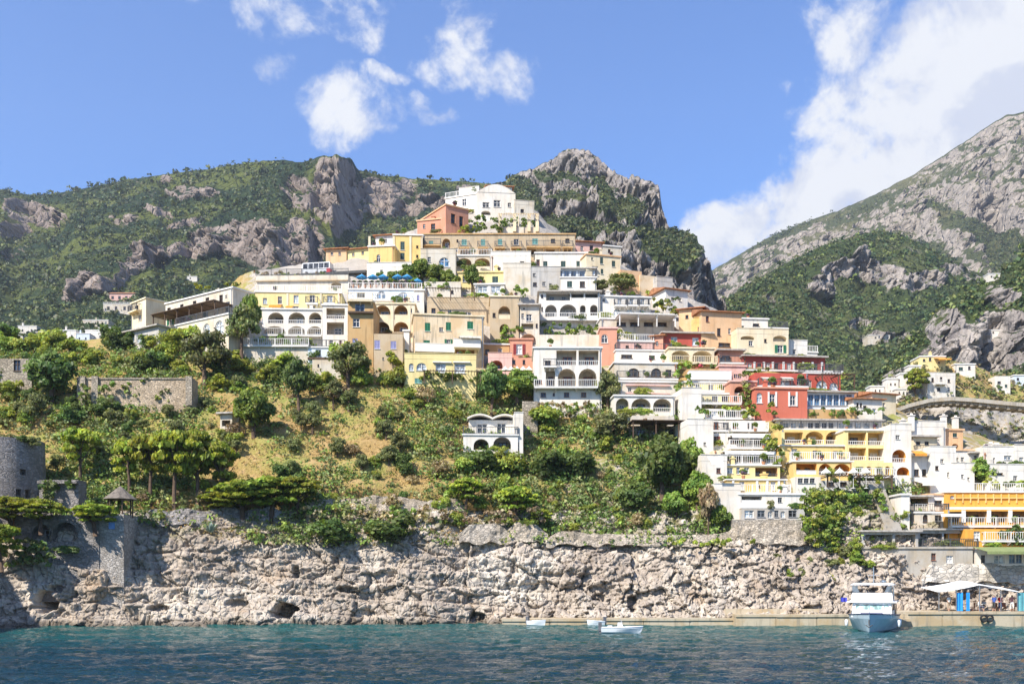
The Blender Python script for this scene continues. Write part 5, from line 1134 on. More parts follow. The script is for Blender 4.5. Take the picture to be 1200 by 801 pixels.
def umbrella_blobs(seed, n=64):
    """flat layered plates of needles, wider at the top"""
    r = random.Random(seed); o = []
    for k in range(n):
        lay = r.choice((0, 0, 0, 0, 1, 1, 1, 2, 2, 3)); a = r.uniform(0, 6.28); d = math.sqrt(r.random())
        z = (.94, .80, .65, .48)[lay]-(.12 if lay == 0 else .05)*d*d+r.uniform(-.03, .03); w = (.40, .46, .44, .34)[lay]*r.uniform(.85, 1.1)
        s = r.uniform(.075, .15); o.append((math.cos(a)*d*w, math.sin(a)*d*w, z, s, s, s*.5))
    return o
GB = [(.19, .26, .045), (.25, .31, .055), (.14, .21, .042)]; GD = [(.085, .14, .035), (.115, .175, .042), (.15, .205, .048)]; GO = [(.22, .24, .09), (.17, .195, .07), (.27, .285, .11)]; GP = [(.27, .32, .035), (.20, .26, .032), (.36, .38, .045)]; GY = [(.36, .39, .065), (.29, .34, .05)]; GX = [(.38, .29, .17), (.30, .22, .12), (.44, .35, .22)]
KIND = {}
def tree_kind(key, crowns, trunks): KIND[key] = (crowns, [with_mat(t, BARK) for t in trunks])
tree_kind('dark', [crown('crown', round_blobs(34, s), 150, .064, GD, s) for s in (1, 2)], [trunk_mesh(1), trunk_mesh(2)])
tree_kind('green', [crown('crown', round_blobs(32, s), 150, .064, GB, s) for s in (3, 4)], [trunk_mesh(3), trunk_mesh(4)])
tree_kind('olive', [crown('crown', round_blobs(30, s, .6, .4, .48, .15), 140, .052, GO, s, 1, .4) for s in (5, 6)], [trunk_mesh(5, .5), trunk_mesh(6, .5)])
tree_kind('pine', [crown('crown', umbrella_blobs(s), 85, .062, GP, s, 1, .35) for s in (7, 8, 9)], [trunk_mesh(s, .74, .04, 8, .14, .36) for s in (7, 8, 9)])
tree_kind('dry', [crown('crown', round_blobs(20, 10, .66, .3, .44, .16), 80, .08, GX, 10, 1, .4)], [trunk_mesh(10, .6, .03)])
SHR = {'bright': [crown('shrub', round_blobs(15, s, .42, .42, .48, .22), 140, .078, GB+GY, s) for s in (21, 22, 23)], 'dark': [crown('shrub', round_blobs(14, s, .42, .42, .48, .22), 140, .078, GD, s) for s in (24, 25)], 'olive': [crown('shrub', round_blobs(14, s, .42, .42, .48, .2), 130, .072, GO, s, 1, .4) for s in (26, 27)],
       'yellow': [crown('shrub', round_blobs(12, s, .42, .42, .48, .22), 130, .078, GY, s) for s in (28, 29)], 'dry': [crown('shrub', round_blobs(12, 30, .4, .4, .48, .22), 110, .075, GX, 30, 1, .3)]}
prr = random.Random(77)
def tree(kind, x, yb, w, h, label, name='tree', group=None, Y=None, lift=0):
    Yq = Yt(x, yb) if Y is None else Y; p = P(x, yb, Yq); s = Yq/F
    o = empty(name, p, label, 'tree', group, prr.uniform(0, 6.28)); c, t = KIND[kind]
    i = prr.randrange(len(c)); j = i % len(t); sc = (w*s, w*s, h*s)
    link('trunk', t[j], (), o, scale=sc); link('crown', c[i], (), o, scale=sc); return o
def shrub(kind, x, yb, w, h, label, name='shrub', group=None, Y=None, cat='shrub'):
    Yq = (Yt(x, yb) if Y is None else Y); s = Yq/F
    o = link(name, prr.choice(SHR[kind]), (), None, P(x, yb+h*.08, Yq), prr.uniform(0, 6.28), (w*s, w*s, h*s)); return tag(o, label, cat, group)
def foliage(name, label, x0, x1, y0, y1, cols, cat='vine', dY=-1.0, depth=.7, Y=None, dens=9, leaf=.3, yaw=0):
    """vine, hedge or creeper: leaf sprays through a slab of space on the building or wall behind"""
    rng = np.random.default_rng(int(x0*31+y0*7)); xm = (x0+x1)/2; Yq = (Yt(xm, y1) if Y is None else Y)+dY
    a, c = P(x0, y1, Yq), P(x1, y0, Yq); w, h = c.x-a.x, c.z-a.z; n = max(6, int(w*h*dens/3))
    cen = np.stack([rng.random(n)*w-w/2, (rng.random(n)-.5)*depth, rng.random(n)*h], 1)
    edge = fbm(cen[:, 0]*.8+x0, cen[:, 2]*.8, cen[:, 2]*0, 3, .5, 3); keep = edge > -.28; cen = cen[keep] if keep.sum() > 4 else cen
    rad = .22+.3*rng.random(len(cen)); rad = np.minimum(rad, max(.15, min(w, h)*.45)); cc = np.array(cols)[rng.integers(0, len(cols), len(cen))]*(.7+.6*rng.random((len(cen), 1)))
    v, q, t = leaf_cloud(cen, rad, 26, leaf, cc, rng)
    o = link(name, fast_mesh(name, v, q, False, {'tint': t}), M_LEAF, None, ((a.x+c.x)/2, Yq, a.z), R(yaw)); return tag(o, label, cat)
# -- single trees
tree('dark', 60, 474, 58, 60, 'round dark evergreen tree beside the old terrace wall')
tree('olive', 240, 452, 58, 66, 'big grey green tree at the end of the long stone terrace wall')
tree('green', 294, 398, 28, 52, 'light green tree between the cream hotel and the white arcaded villa')
tree('dark', 350, 478, 36, 58, 'dark upright tree standing below the narrow white house')
tree('olive', 408, 456, 52, 56, 'wide olive tree under the brown orange house')
tree('green', 297, 514, 50, 56, 'leafy green tree beside the little stone hut on the slope')
tree('dark', 576, 482, 36, 54, 'dark tree beside the pink house terrace')
tree('green', 606, 478, 48, 46, 'bright green tree left of the big white double arch villa')
tree('olive', 712, 480, 32, 46, 'olive tree in front of the gap between two white villas')
tree('olive', 716, 522, 46, 42, 'low spreading olive tree under the arcaded white villa')
tree('dark', 776, 590, 66, 78, 'largest dark green tree below the long dark pergola')
tree('green', 811, 566, 40, 52, 'yellow green tree next to the white stepped apartment house'); tree('green', 817, 598, 38, 46, 'second yellow green tree lower beside the white stepped apartment house'); tree('olive', 283, 416, 42, 58, 'grey green tree hiding the end wall of the long cream hotel', Y=Yt(283, 416)-2.5)
tree('dark', 745, 606, 46, 40, 'dark bushy tree over the grey path wall')
tree('green', 792, 612, 34, 36, 'low green tree beside the dry brown tree')
tree('dry', 830, 636, 30, 74, 'tall dry brown tree with a bare reddish trunk', 'dead_tree')
tree('green', 843, 626, 30, 34, 'green shrubby tree against the white diagonal wall')
tree('green', 553, 344, 20, 34, 'round tree on a slim trunk in front of the small yellow villa')
tree('olive', 728, 346, 40, 24, 'wide olive tree on the terrace above the glass balcony villa')
tree('olive', 702, 345, 24, 18, 'small olive tree beside the dark glazed upper veranda')
tree('green', 1152, 572, 34, 36, 'bright green tree between the white apartment blocks')
for (x, y, w, h) in ((478, 336, 24, 26), (495, 334, 26, 30), (512, 338, 26, 28), (528, 342, 24, 26), (484, 345, 22, 20), (520, 349, 24, 18), (505, 348, 22, 22), (460, 338, 20, 20)):
    tree('green', x, y, w, h, 'lush green tree in the garden grove below the yellow villa', group='garden grove trees')
tree('pine', 94, 566, 46, 66, 'single umbrella pine on a bare trunk above the tower wall', 'umbrella_pine')
for (x, y, w, h) in ((152, 580, 44, 66), (176, 584, 50, 76), (204, 590, 56, 86), (232, 588, 54, 84), (256, 588, 44, 70)):
    tree('pine', x, y, w, h, 'tall umbrella pine in the clump on the cliff top', 'umbrella_pine', 'clump of umbrella pines')
for (x, y, w, h) in ((285, 612, 70, 50), (318, 610, 70, 52), (348, 606, 56, 48), (262, 606, 54, 30)):
    tree('pine', x, y, w, h, 'low spreading yellow green pine leaning over the cliff', 'umbrella_pine', 'low pines at the cliff edge')
for (x, y, w, h, q) in ((14, 624, 62, 42, 100.5), (48, 622, 52, 38, 100), (112, 624, 54, 34, 101), (2, 664, 50, 50, 98)):
    tree('pine', x, y, w, h, 'shaded pine growing out over the arches at the tower foot', 'umbrella_pine', 'pines below the tower', Y=q)
tree('pine', 606, 614, 48, 44, 'small round pine above the pale masonry wall', 'umbrella_pine')
tree('pine', 634, 622, 26, 26, 'tiny pine beside the path wall', 'umbrella_pine')
tree('pine', 545, 600, 44, 40, 'small pine among scrub left of the path steps', 'umbrella_pine')
pv = surf(VV, 1074, 462); tree('pine', 1074, 472, 28, 40, 'round stone pine beside the far white villa', 'umbrella_pine', Y=pv.y-1)
ro = random.Random(21)
for k in range(34):
    x, y = ro.uniform(10, 470), ro.uniform(455, 560)
    if x < 60 and y > 500 or (85 < x < 230 and y < 482): continue
    w = ro.uniform(13, 24); tree('olive', x, y, w, w*ro.uniform(1.0, 1.4), 'small grey green olive tree on the golden terraced slope', 'olive_tree', 'olive trees on the golden slope')
# -- larger bushes on the cliff edge
for (x, y, w, h, k, l) in ((386, 640, 62, 40, 'dark', 'dark green bush hanging on the cliff below the spreading pines'), (455, 634, 70, 40, 'dark', 'widest dark bush hanging over the pale cliff'), (565, 552, 46, 30, 'dark', 'dark hedge like bush in front of the lone white villa'), (600, 556, 40, 34, 'bright', 'bright bush at the corner of the lone white villa'),
    (650, 562, 54, 42, 'dark', 'dark mass of bushes right of the lone white villa'), (682, 560, 40, 38, 'dark', 'dark bush beside the path on the lone villa side'), (395, 470, 36, 26, 'dry', 'round brown dry bush on the upper slope'), (640, 500, 46, 34, 'bright', 'bright bushes under the big white double arch villa'), (592, 590, 34, 40, 'bright', 'leafy bush beside the lone villa steps')):
    shrub(k, x, y, w, h, l)
# -- shrubs over the slopes
def ok_spot(x, y):
    if 540 < x < 618 and 480 < y < 545: return False
    if 85 < x < 230 and 440 < y < 482: return False
    if x < 52 and 510 < y < 640: return False
    return True
LOOK = {'bright': 'fresh green', 'dark': 'dark green', 'olive': 'grey green', 'yellow': 'yellow green', 'dry': 'dry brown'}
def scatter(n, fx, fy, kinds, wlo, whi, label, group, seed, asp=(.7, 1.1)):
    r = random.Random(seed); k = 0
    while k < n:
        x = r.uniform(*fx); y = r.uniform(*fy)
        if not ok_spot(x, y): continue
        if fx[0] > 450 and fx[1] < 900 and y < 470+max(0, (x-700)*.35): continue
        w = wlo+(whi-wlo)*r.random()**1.8; kd = r.choice(kinds); sz = (w-wlo)/(whi-wlo); sz = 'small ' if sz < .12 else ('large ' if sz > .55 else '')
        shrub(kd, x, y, w, w*r.uniform(*asp), sz+LOOK[kd]+' '+label, 'shrub', group); k += 1
scatter(22, (0, 235), (402, 414), ['bright', 'yellow', 'bright', 'dark'], 20, 38, 'garden bush above the long stone terrace wall', 'garden bushes above the terrace wall', 1)
scatter(15, (0, 225), (418, 438), ['bright', 'yellow', 'dark', 'bright'], 16, 32, 'bush along the top of the stone terrace wall', 'bushes along the terrace wall top', 2)
scatter(24, (-10, 150), (450, 535), ['olive', 'olive', 'dark', 'bright'], 16, 34, 'shrub on the left slope behind the tower', 'shrubs behind the tower', 3)
scatter(70, (150, 470), (450, 598), ['olive', 'dark', 'bright', 'olive', 'dry', 'bright'], 9, 27, 'shrub dotted over the dry golden slope below the hotels', 'shrubs on the golden slope', 4)
scatter(26, (230, 470), (425, 470), ['bright', 'dark', 'bright', 'yellow'], 18, 36, 'bush crowding the foot of the hotel walls', 'bushes below the hotels', 5)
scatter(74, (460, 850), (466, 622), ['bright', 'dark', 'olive', 'bright', 'yellow', 'dry'], 12, 30, 'shrub on the rocky slope round the lone white villa', 'shrubs on the rocky slope', 6)
scatter(24, (938, 1050), (576, 650), ['bright', 'yellow', 'bright', 'dark'], 12, 28, 'creeping bush on the bank under the yellow hotel', 'bushes on the yellow hotel bank', 7)
scatter(16, (900, 1085), (645, 684), ['yellow', 'bright', 'olive'], 10, 22, 'bush on the rocks above the quay', 'bushes above the quay', 8)
scatter(16, (150, 860), (586, 628), ['yellow', 'olive', 'dry'], 8, 16, 'tuft clinging to the upper sea cliff', 'tufts on the sea cliff', 9)
# -- vines, hedges and creepers in the town
for (n, l, x0, x1, y0, y1, c, cat, dy) in (
    ('hedge', 'green hedge on the terrace wall under the white arcaded villa', 636, 700, 379, 396, GB+GD, 'hedge', -.6), ('vine', 'bright bush in front of the salmon tower house terrace', 722, 744, 387, 400, GY, 'vine', -1.2),
    ('vine', 'vine spilling over the yellow house pergola', 490, 562, 437, 446, GB, 'vine', -3.0), ('bush', 'leafy bush in the corner of the yellow house', 488, 510, 431, 442, GB, 'shrub', -1.6), ('hedge', 'bright planting under the cream parasols', 575, 624, 440, 468, GB+GY, 'hedge', -1.0),
    ('vine', 'hanging creeper at the left end of the vine hung terraces', 793, 808, 428, 466, GB, 'vine', -1.8), ('vine', 'flowering pink creeper along the cream arch balcony', 812, 852, 428, 433, [(.5, .08, .16), (.40, .1, .14), (.12, .15, .04)], 'vine', -1.8),
    ('vine', 'green creeper on the brown recess terrace', 842, 856, 450, 458, GY, 'vine', -1.8), ('hedge', 'row of plants over the white stepped house roof', 850, 872, 474, 482, GY, 'hedge', -2), ('vine', 'creeper trailing on the corner of the terracotta house', 868, 884, 436, 478, GB+GX, 'vine', -1.5),
    ('hedge', 'vine crown on the red hotel terrace pergola', 955, 993, 438, 446, GY, 'hedge', -3.0), ('vine', 'plants along the red hotel middle balcony', 875, 900, 433, 438, GB, 'vine', -1.6), ('vine', 'hanging vine between red hotel wings', 934, 946, 437, 460, GD, 'vine', -1.2),
    ('hedge', 'long planter hedge under the blue glass veranda', 945, 1046, 479, 488, GB+GD, 'hedge', -2.2), ('hedge', 'bushes at the foot of the red hotel wall', 872, 910, 474, 490, GB+GY, 'hedge', -2.0), ('vine', 'leafy roof of vine over the yellow hotel terrace', 960, 1036, 557, 565, GB+GY, 'vine', -3.0),
    ('hedge', 'planting along the yellow hotel lower terrace edge', 940, 1036, 574, 584, GB, 'hedge', -2.0), ('vine', 'creeper covered bank below the yellow hotel', 938, 985, 578, 640, GB+GY, 'vine', -.8), ('vine', 'ivy curtain right of the creeper bank', 985, 1036, 580, 605, GD+GB, 'vine', -.6),
    ('vine', 'greenery beside the stepped apartment house balconies', 897, 916, 496, 555, GB+GY, 'vine', -.6), ('vine', 'small vine on the white stepped house upper balcony', 818, 830, 477, 502, GB, 'vine', -1.6), ('hedge', 'pale hedge on top of the grey path wall', 776, 885, 632, 639, GY, 'hedge', -2.0),
    ('hedge', 'flat vine canopy beside the white arcaded villa terrace', 282, 338, 395, 406, GB, 'hedge', -1.0), ('hedge', 'green planting under the narrow white house', 338, 372, 398, 412, GB+GD, 'hedge', -1.5), ('vine', 'roof garden greenery above the cream yellow hotel', 228, 300, 333, 341, GY+GB, 'hedge', -1.0),
    ('hedge', 'garden bushes under the white hilltop villa', 552, 588, 254, 272, GB+GD, 'hedge', -1.5), ('hedge', 'climbing plants through the cream garden pergola', 588, 630, 256, 266, GD+GB, 'hedge', -.6), ('hedge', 'lawn bank beside the salmon corner house', 536, 556, 266, 275, GY, 'hedge', -1),
    ('hedge', 'green border along the small yellow villa garden', 536, 604, 346, 353, GB+GX, 'hedge', -2), ('hedge', 'yellow green roof plants over the glass balcony villa', 735, 768, 341, 347, GY, 'hedge', -.5), ('vine', 'dark terrace garden with stepped planting', 766, 795, 350, 376, GD+GY, 'garden', -.8),
    ('hedge', 'bright shrubs in front of the stone arch house', 583, 612, 384, 402, GB, 'hedge', -1.2), ('vine', 'vine along the red house lower wall', 596, 624, 416, 420, GY+GX, 'vine', -1.6), ('hedge', 'green verge by the hillside road', 300, 382, 318, 326, GB+GX, 'hedge', -1), ('vine', 'ivy on the old wall right of the yellow villa', 604, 618, 336, 350, GB, 'vine', -.7),
    ('hedge', 'hedge under the white villa ground floor windows', 640, 700, 472, 486, GB+GX, 'hedge', -1.2), ('vine', 'plants on the orange hotel lower balcony', 1166, 1200, 615, 640, GD, 'vine', -2.2), ('hedge', 'shrubs on the apartment terrace above the orange hotel', 1150, 1172, 562, 572, GY, 'hedge', -2), ('hedge', 'creeper bank left of the concrete shed', 1040, 1062, 600, 622, GB+GY, 'hedge', -.8)):
    foliage(n, l, x0, x1, y0, y1, c, cat, dy)
for k, (x0, x1, y0, y1) in enumerate(((116, 132, 448, 474), (146, 176, 444, 472), (186, 200, 452, 476), (92, 104, 450, 472))):
    foliage('creeper', 'grey green creeper growing up the long tan stone terrace wall', x0, x1, y0, y1, GO+GB, 'creeper', -1.1)['group'] = 'creepers on the terrace wall'
foliage('creeper', 'dark scrub overgrowing the ledge wall right of the watch tower', 50, 96, 566, 604, GD+GO, 'creeper', -2.2); foliage('creeper', 'scrub around the thatched hut posts', 98, 150, 588, 606, GD+GB, 'creeper', -2.0)
foliage('creeper', 'hanging scrub over the arches at the tower foot', 0, 60, 632, 664, GD+GO, 'creeper', 0, Y=100.2); foliage('creeper', 'trailing plants over the pale masonry wall edge', 520, 640, 596, 614, GB+GX, 'creeper', -1.6); foliage('creeper', 'long fringe of plants spilling over the cliff path wall', 350, 520, 592, 606, GB+GO+GX, 'creeper', -1.2)
# -- agave
m = MB(); ra = random.Random(3)
for k in range(34):
    a = ra.uniform(0, 6.28); e = ra.uniform(.25, 1.35); L = ra.uniform(.9, 1.3); d = Vector((math.cos(a)*math.cos(e), math.sin(a)*math.cos(e), math.sin(e))); sd = Vector((-math.sin(a), math.cos(a), 0))*.09
    p0, p1, p2 = d*.1, d*L*.55+Vector((0, 0, .04)), d*L-Vector((0, 0, .12*math.cos(e)))
    m.quad(p0-sd, p0+sd, p1+sd*.9, p1-sd*.9); m.tri(p1-sd*.9, p1+sd*.9, p2)
o = m.build('agave', flat('agave_leaf', (.26, .33, .27), .5), None, P(247, 624, Yt(247, 622)-2.6)); tag(o, 'big spiky blue green agave on the cliff under the pines', 'agave'); o.scale = (1.15,)*3
# -- undergrowth too fine to count
def undergrowth():
    rng = np.random.default_rng(9); n = 25000; xs_ = rng.uniform(-60, 1080, n); Ys = rng.uniform(106, 141, n); rows = col_y_at(xs_, Ys)
    keep = (rows > 412) & (rows < 640) & ((xs_ < 860) | ((rows > 570) & (xs_ > 935))) & ~((xs_ < 50) & (rows > 510))
    keep &= ~((xs_ > 470) & (rows < 455)); xs_, Ys, rows = xs_[keep], Ys[keep], rows[keep]
    c = np.stack([(xs_-CX)/F*Ys, Ys, H+(YH-rows)/F*Ys+.15], 1); n = len(c)
    g = fbm(c[:, 0]*.09, c[:, 1]*.09, c[:, 2]*.0, 4, .55, 33)+.55*rng.normal(size=n)*.5
    g += .3*sstep(xs_, 420, 620)-.03
    pal_g = np.array(GB+GD+GO)[rng.integers(0, 9, n)]; pal_d = np.array([(.46, .32, .13), (.42, .28, .11), (.48, .36, .17), (.36, .24, .10)])[rng.integers(0, 4, n)]
    cols = np.where((g > .02)[:, None], pal_g, pal_d)*(.75+.5*rng.random((n, 1))); rad = np.where(g > .02, .28+1.0*rng.random(n)**3.5, .12+.12*rng.random(n))
    big = rad > .62
    v, q, t = leaf_cloud(c[~big], rad[~big], 8, rad[~big]*.6, cols[~big], rng, .8, .22, .3)
    v2, q2, t2 = leaf_cloud(c[big], rad[big], 34, .27, cols[big], rng, .8, .22, .45)
    v, q, t = np.concatenate([v, v2]), np.concatenate([q, q2+len(v)]), np.concatenate([t, t2])
    o = link('undergrowth', fast_mesh('undergrowth', v, q, False, {'tint': t}), leafmat('undergrowth_leaf', (1, 1, 1), .25)); tag(o, 'dry golden grass and low green scrub over the slope', 'undergrowth', kind='stuff')
undergrowth()
# ---------------------------------------------------------------- walls, tower, quay
def wall_thing(name, label, x0, x1, y0, y1, mat, yaw=0, dY=0, depth=2.0, Y=None, **kw):
    b = Bld(name, label, (x0+x1)/2, y1, 'wall', Y=Y, dY=dY); b.block(x0, x1, y0, y1, mat, yaw, roof='none', depth=depth, dY=dY, Y=Y, auto=False, **kw); return b
w_ = wall_thing('retaining_wall', 'long tan stone terrace wall under the garden bushes', 90, 226, 443, 475, stone('tan_terrace_stone', (.56, .44, .31), 3.0, .3), 0, -.3, base=1.0); w_.ledge(90, 226, 443.3, DRYSTONE, .12, .2); w_.pilasters([97, 112, 222], 441, 475, .8, DRYSTONE, .3)
w_ = wall_thing('retaining_wall', 'ruined pale stone wall with a dark doorway at the slope edge', -20, 37, 420, 452, DRYSTONE, 0, -.6, wins=[('k', 20, 428, 8, 13)])
def rough_wall(name, label, x0, x1, yt, yb, mat, dY=-.4, wob=3.0, thick=1.6):
    """old masonry that follows the rock, with a ragged top and foot"""
    n = max(4, int((x1-x0)/4)); xs_ = np.linspace(x0, x1, n+1); rows_ = 6; sd = x0*.37; v = []
    for x in xs_:
        nt = fbm(np.array([x*.045+sd]), np.array([sd]), np.array([0.]), 4, .6, 7)[0]*wob*1.6; Yb = Yt(x, yb)+dY; e = min(1, (x-x0)/12, (x1-x)/12); e = .45+.55*max(0, e)
        top = yb-(yb-yt-nt)*e
        for j in range(rows_+1):
            q = j/rows_; y = yb+5-(yb+5-top)*q; dn = fbm(np.array([x*.11]), np.array([y*.15]), np.array([sd]), 3, .55, 9)[0]*.35; p = P(x, y+(fbm(np.array([x*.09]), np.array([sd]), np.array([3.]), 3, .5, 4)[0]*5 if j == 1 else 0), Yb+q*.9-dn+(3.5 if j == 0 else 0)); v.append(tuple(p))
        p = P(x, top, Yb+.9); v.append((p.x, p.y+thick, p.z-.1))
    o0 = Vector(v[0]); k = rows_+2; q = []
    for i in range(n):
        for j in range(k-1): q.append((i*k+j, (i+1)*k+j, (i+1)*k+j+1, i*k+j+1))
    q.append(tuple(range(k-1, -1, -1))); q.append(tuple(n*k+j for j in range(k)))
    me = bpy.data.meshes.new(name); me.from_pydata([tuple(Vector(p)-o0) for p in v], [], q); o = link(name, me, mat, None, o0); return tag(o, label, 'wall')
WARMST = stone('warm_stone', (.47, .40, .315), 2.8, .45); GREYST = stone('grey_path_stone', (.42, .385, .335), 2.6, .5)
rough_wall('retaining_wall', 'pale masonry wall standing on the sea cliff under the small round pine', 538, 598, 614, 634, stone('old_masonry', (.46, .40, .325), 2.6, .4), -1.0, 3)
rough_wall('retaining_wall', 'shaded stone wall left of the grey path wall', 592, 642, 613, 634, WARMST, -.9)
rough_wall('retaining_wall', 'long grey path wall along the top of the sea cliff', 640, 866, 625, 637, WARMST, -.9, 3)
rough_wall('retaining_wall', 'low rough wall of the cliff path below the golden slope', 352, 545, 584, 596, WARMST, -.5, 4)
rough_wall('retaining_wall', 'wall of stone darkened for the shade beneath the spreading low pines', 165, 352, 597, 614, TOWERST, -.1, 4)  # darker stone stands in for the shade under the pines
rough_wall('retaining_wall', 'stone wall under the stepped apartment house reaching the cliff', 852, 945, 610, 638, WARMST, -.9, 2)
rough_wall('retaining_wall', 'pale rough wall above the quay canopy', 1080, 1260, 660, 682, stone('pale_masonry', (.54, .49, .42), 1.6, .3), -1.5, 3)
w_ = wall_thing('retaining_wall', 'terrace wall under the vine canopy of the white arcaded villa', 284, 365, 404, 418, OLDW, 0, -.8); w_.balcony(284, 362, 405, 'balu', .4)
w_ = wall_thing('retaining_wall', 'hillside road wall with railing above the cream yellow hotel', 300, 408, 322, 338, OLDW, -2, -.4, logs=[('L', 388, 400, 330, 337.5, None, None, .8)]); w_.ledge(300, 408, 329, TAN, .3)
r_ = MB(); railing(r_, w_.dim[0], w_.dim[1], -.1, w_.dim[3], .95, 'iron'); w_.put('railing', r_, IRON)
w_ = wall_thing('retaining_wall', 'stone wall with small windows under the garden grove', 497, 540, 330, 352, OLDW, 0, .2, wins=[('k', 530, 342, 3, 4)])
w_ = wall_thing('retaining_wall', 'terrace wall below the hedge of the white arcaded villa', 632, 704, 392, 408, OLDW, 0, -.4)
w_ = wall_thing('retaining_wall', 'old garden wall beside the double arch villa', 612, 630, 470, 500, DRYSTONE, 0, -.4)
b = Bld('stone_hut', 'little stone hut with a dark opening on the golden slope', 265, 500, 'hut'); b.block(258, 272, 485, 500, OLDW, -10, logs=[('l', 260, 270, 492, 499, None, None, 1.2)], inner=RUBBLE, roof='slab', depth=3)
b = Bld('stairway', 'steep concrete stair ramp beside the ivy curtain', 1042, 615, 'stairs')
st = MB()
for k in range(26):
    q = k/25; st.box(-.9, .9, q*4.6, q*4.6+.6, -1.2, q*5.6)
st.box(-1.15, -.92, 0, 4.6, -1.2, .4); o = st.build('steps', CONC, b.root, (0, -1.5, -.4), R(6))
# tower
def tower():
    x, Yc = 4, 108.0; c = P(x, 600, Yc); rad = 4.15; z0, z1 = c.z-3.5, P(x, 517, Yc).z
    t = empty('stone_tower', (c.x, Yc, z0), 'round grey stone watch tower with narrow slit windows', 'tower')
    sl = [(33, 552, 4.0, 7), (26, 577, 4.0, 10), (39, 578, 3.4, 10)]; op = []
    for (sx, sy, w, h) in sl:
        k = (sx-CX)/F; yy = Yc-math.sqrt(max(.1, rad**2-(k*Yc-c.x)**2)); a = math.atan2((yy-Yc), k*yy-c.x); da = w*yy/F/rad*.5/max(.35, abs(math.sin(a)))
        z = H+(YH-sy)/F*yy-z0; op.append((a-da, a+da, z-h*yy/F/2, z+h*yy/F/2))
    th = sorted({-math.pi+2*math.pi*k/56 for k in range(56)} | {q for o_ in op for q in o_[:2]}); zs = sorted({0, z1-z0, *[q for o_ in op for q in o_[2:]], *[(z1-z0)*k/6 for k in range(7)]}); m = MB(); hz = z1-z0
    rr = lambda z: rad*(1.06-.06*z/hz)
    pt = lambda a, z, d=0: ((rr(z)-d)*math.cos(a), (rr(z)-d)*math.sin(a), z)
    for i in range(len(th)):
        a0, a1 = th[i], th[i+1] if i+1 < len(th) else th[0]+2*math.pi
        for j in range(len(zs)-1):
            am, zm = (a0+a1)/2, (zs[j]+zs[j+1])/2
            if any(o_[0] < am < o_[1] and o_[2] < zm < o_[3] for o_ in op): continue
            m.quad(pt(a0, zs[j]), pt(a1, zs[j]), pt(a1, zs[j+1]), pt(a0, zs[j+1]))
        m.quad(pt(a0, hz), pt(a1, hz), pt(a1, hz, .7), pt(a0, hz, .7)); m.quad(pt(a0, hz, .7), pt(a1, hz, .7), (pt(a1, hz, .7)[0], pt(a1, hz, .7)[1], hz-.8), (pt(a0, hz, .7)[0], pt(a0, hz, .7)[1], hz-.8))
        m.tri((0, 0, hz-.8), (pt(a0, hz, .7)[0], pt(a0, hz, .7)[1], hz-.8), (pt(a1, hz, .7)[0], pt(a1, hz, .7)[1], hz-.8))
    m.build('wall', TOWERST, t)
    for (a0, a1, za, zb) in op:
        s_ = MB(); s_.quad(pt(a0, za), pt(a0, za, .6), pt(a1, za, .6), pt(a1, za)); s_.quad(pt(a0, zb), pt(a1, zb), pt(a1, zb, .6), pt(a0, zb, .6)); s_.quad(pt(a0, za), pt(a0, zb), pt(a0, zb, .6), pt(a0, za, .6)); s_.quad(pt(a1, za), pt(a1, za, .6), pt(a1, zb, .6), pt(a1, zb)); s_.quad(pt(a0, za, .6), pt(a0, zb, .6), pt(a1, zb, .6), pt(a1, za, .6)); s_.build('slit_window', TOWERST, t)
tower()
for (x, y, w, h, k) in ((8, 519, 26, 14, 'olive'), (28, 520, 24, 12, 'dark'), (42, 522, 18, 14, 'olive')): shrub(k, x, y, w, h, 'scrub bush growing on top of the watch tower', group='bushes on the tower', Y=106)
w_ = wall_thing('retaining_wall', 'purple grey wall with a broad ledge right of the watch tower', 46, 92, 562, 600, TOWERST, 0, -1.2); w_.ledge(46, 92, 565, TOWERST, .5, .3)
b = Bld('arcade_wall', 'shaded stone wall with two wide arches at the tower foot', 66, 640, 'wall', Y=101.2)
b.block(14, 116, 603, 648, TOWERST, 0, logs=[('L', 37, 60, 614, 634, 'x', None, 1.6), ('L', 61.5, 91, 611, 634, None, None, 1.6)], inner=TOWERST, roof='none', Y=101.9, depth=6, base=5)
b = Bld('stone_pier', 'pale rubble pier with a small blue plaque under the thatched hut', 130, 650, 'wall', Y=101.2); b.block(116, 145, 602, 690, stone('pier_stone', (.46, .42, .38), 3.2), 0, roof='none', Y=102.0, depth=6, auto=False)
q = MB(); t0, t1 = b.t(127.5), b.t(134.5); q.box(t0, t1, -.06, -.003, b.z(619.5, 131), b.z(611.5, 131)); b.put('plaque', q, flat('blue_tile', (.12, .26, .55), .4))
# hut with a conical shingle roof
hc = P(141, 602, 103.4); t = empty('thatched_hut', hc, 'small open hut with a conical shingle roof on the rubble pier', 'hut'); m = MB()
m.lathe([(1.75, 1.55), (1.0, 2.15), (.12, 2.9), (0.02, 2.95)], 10); m.lathe([(1.75, 1.55), (1.6, 1.5), (.02, 1.7)], 10); m.build('roof', flat('old_shingle', (.20, .17, .14), .95, 0, .3), t)
for k in range(6): m = MB(); a = k*math.pi/3; m.tube([(1.3*math.cos(a), 1.3*math.sin(a), -.4), (1.3*math.cos(a), 1.3*math.sin(a), 1.6)], .08, 6); m.build('post', WOODD, t)
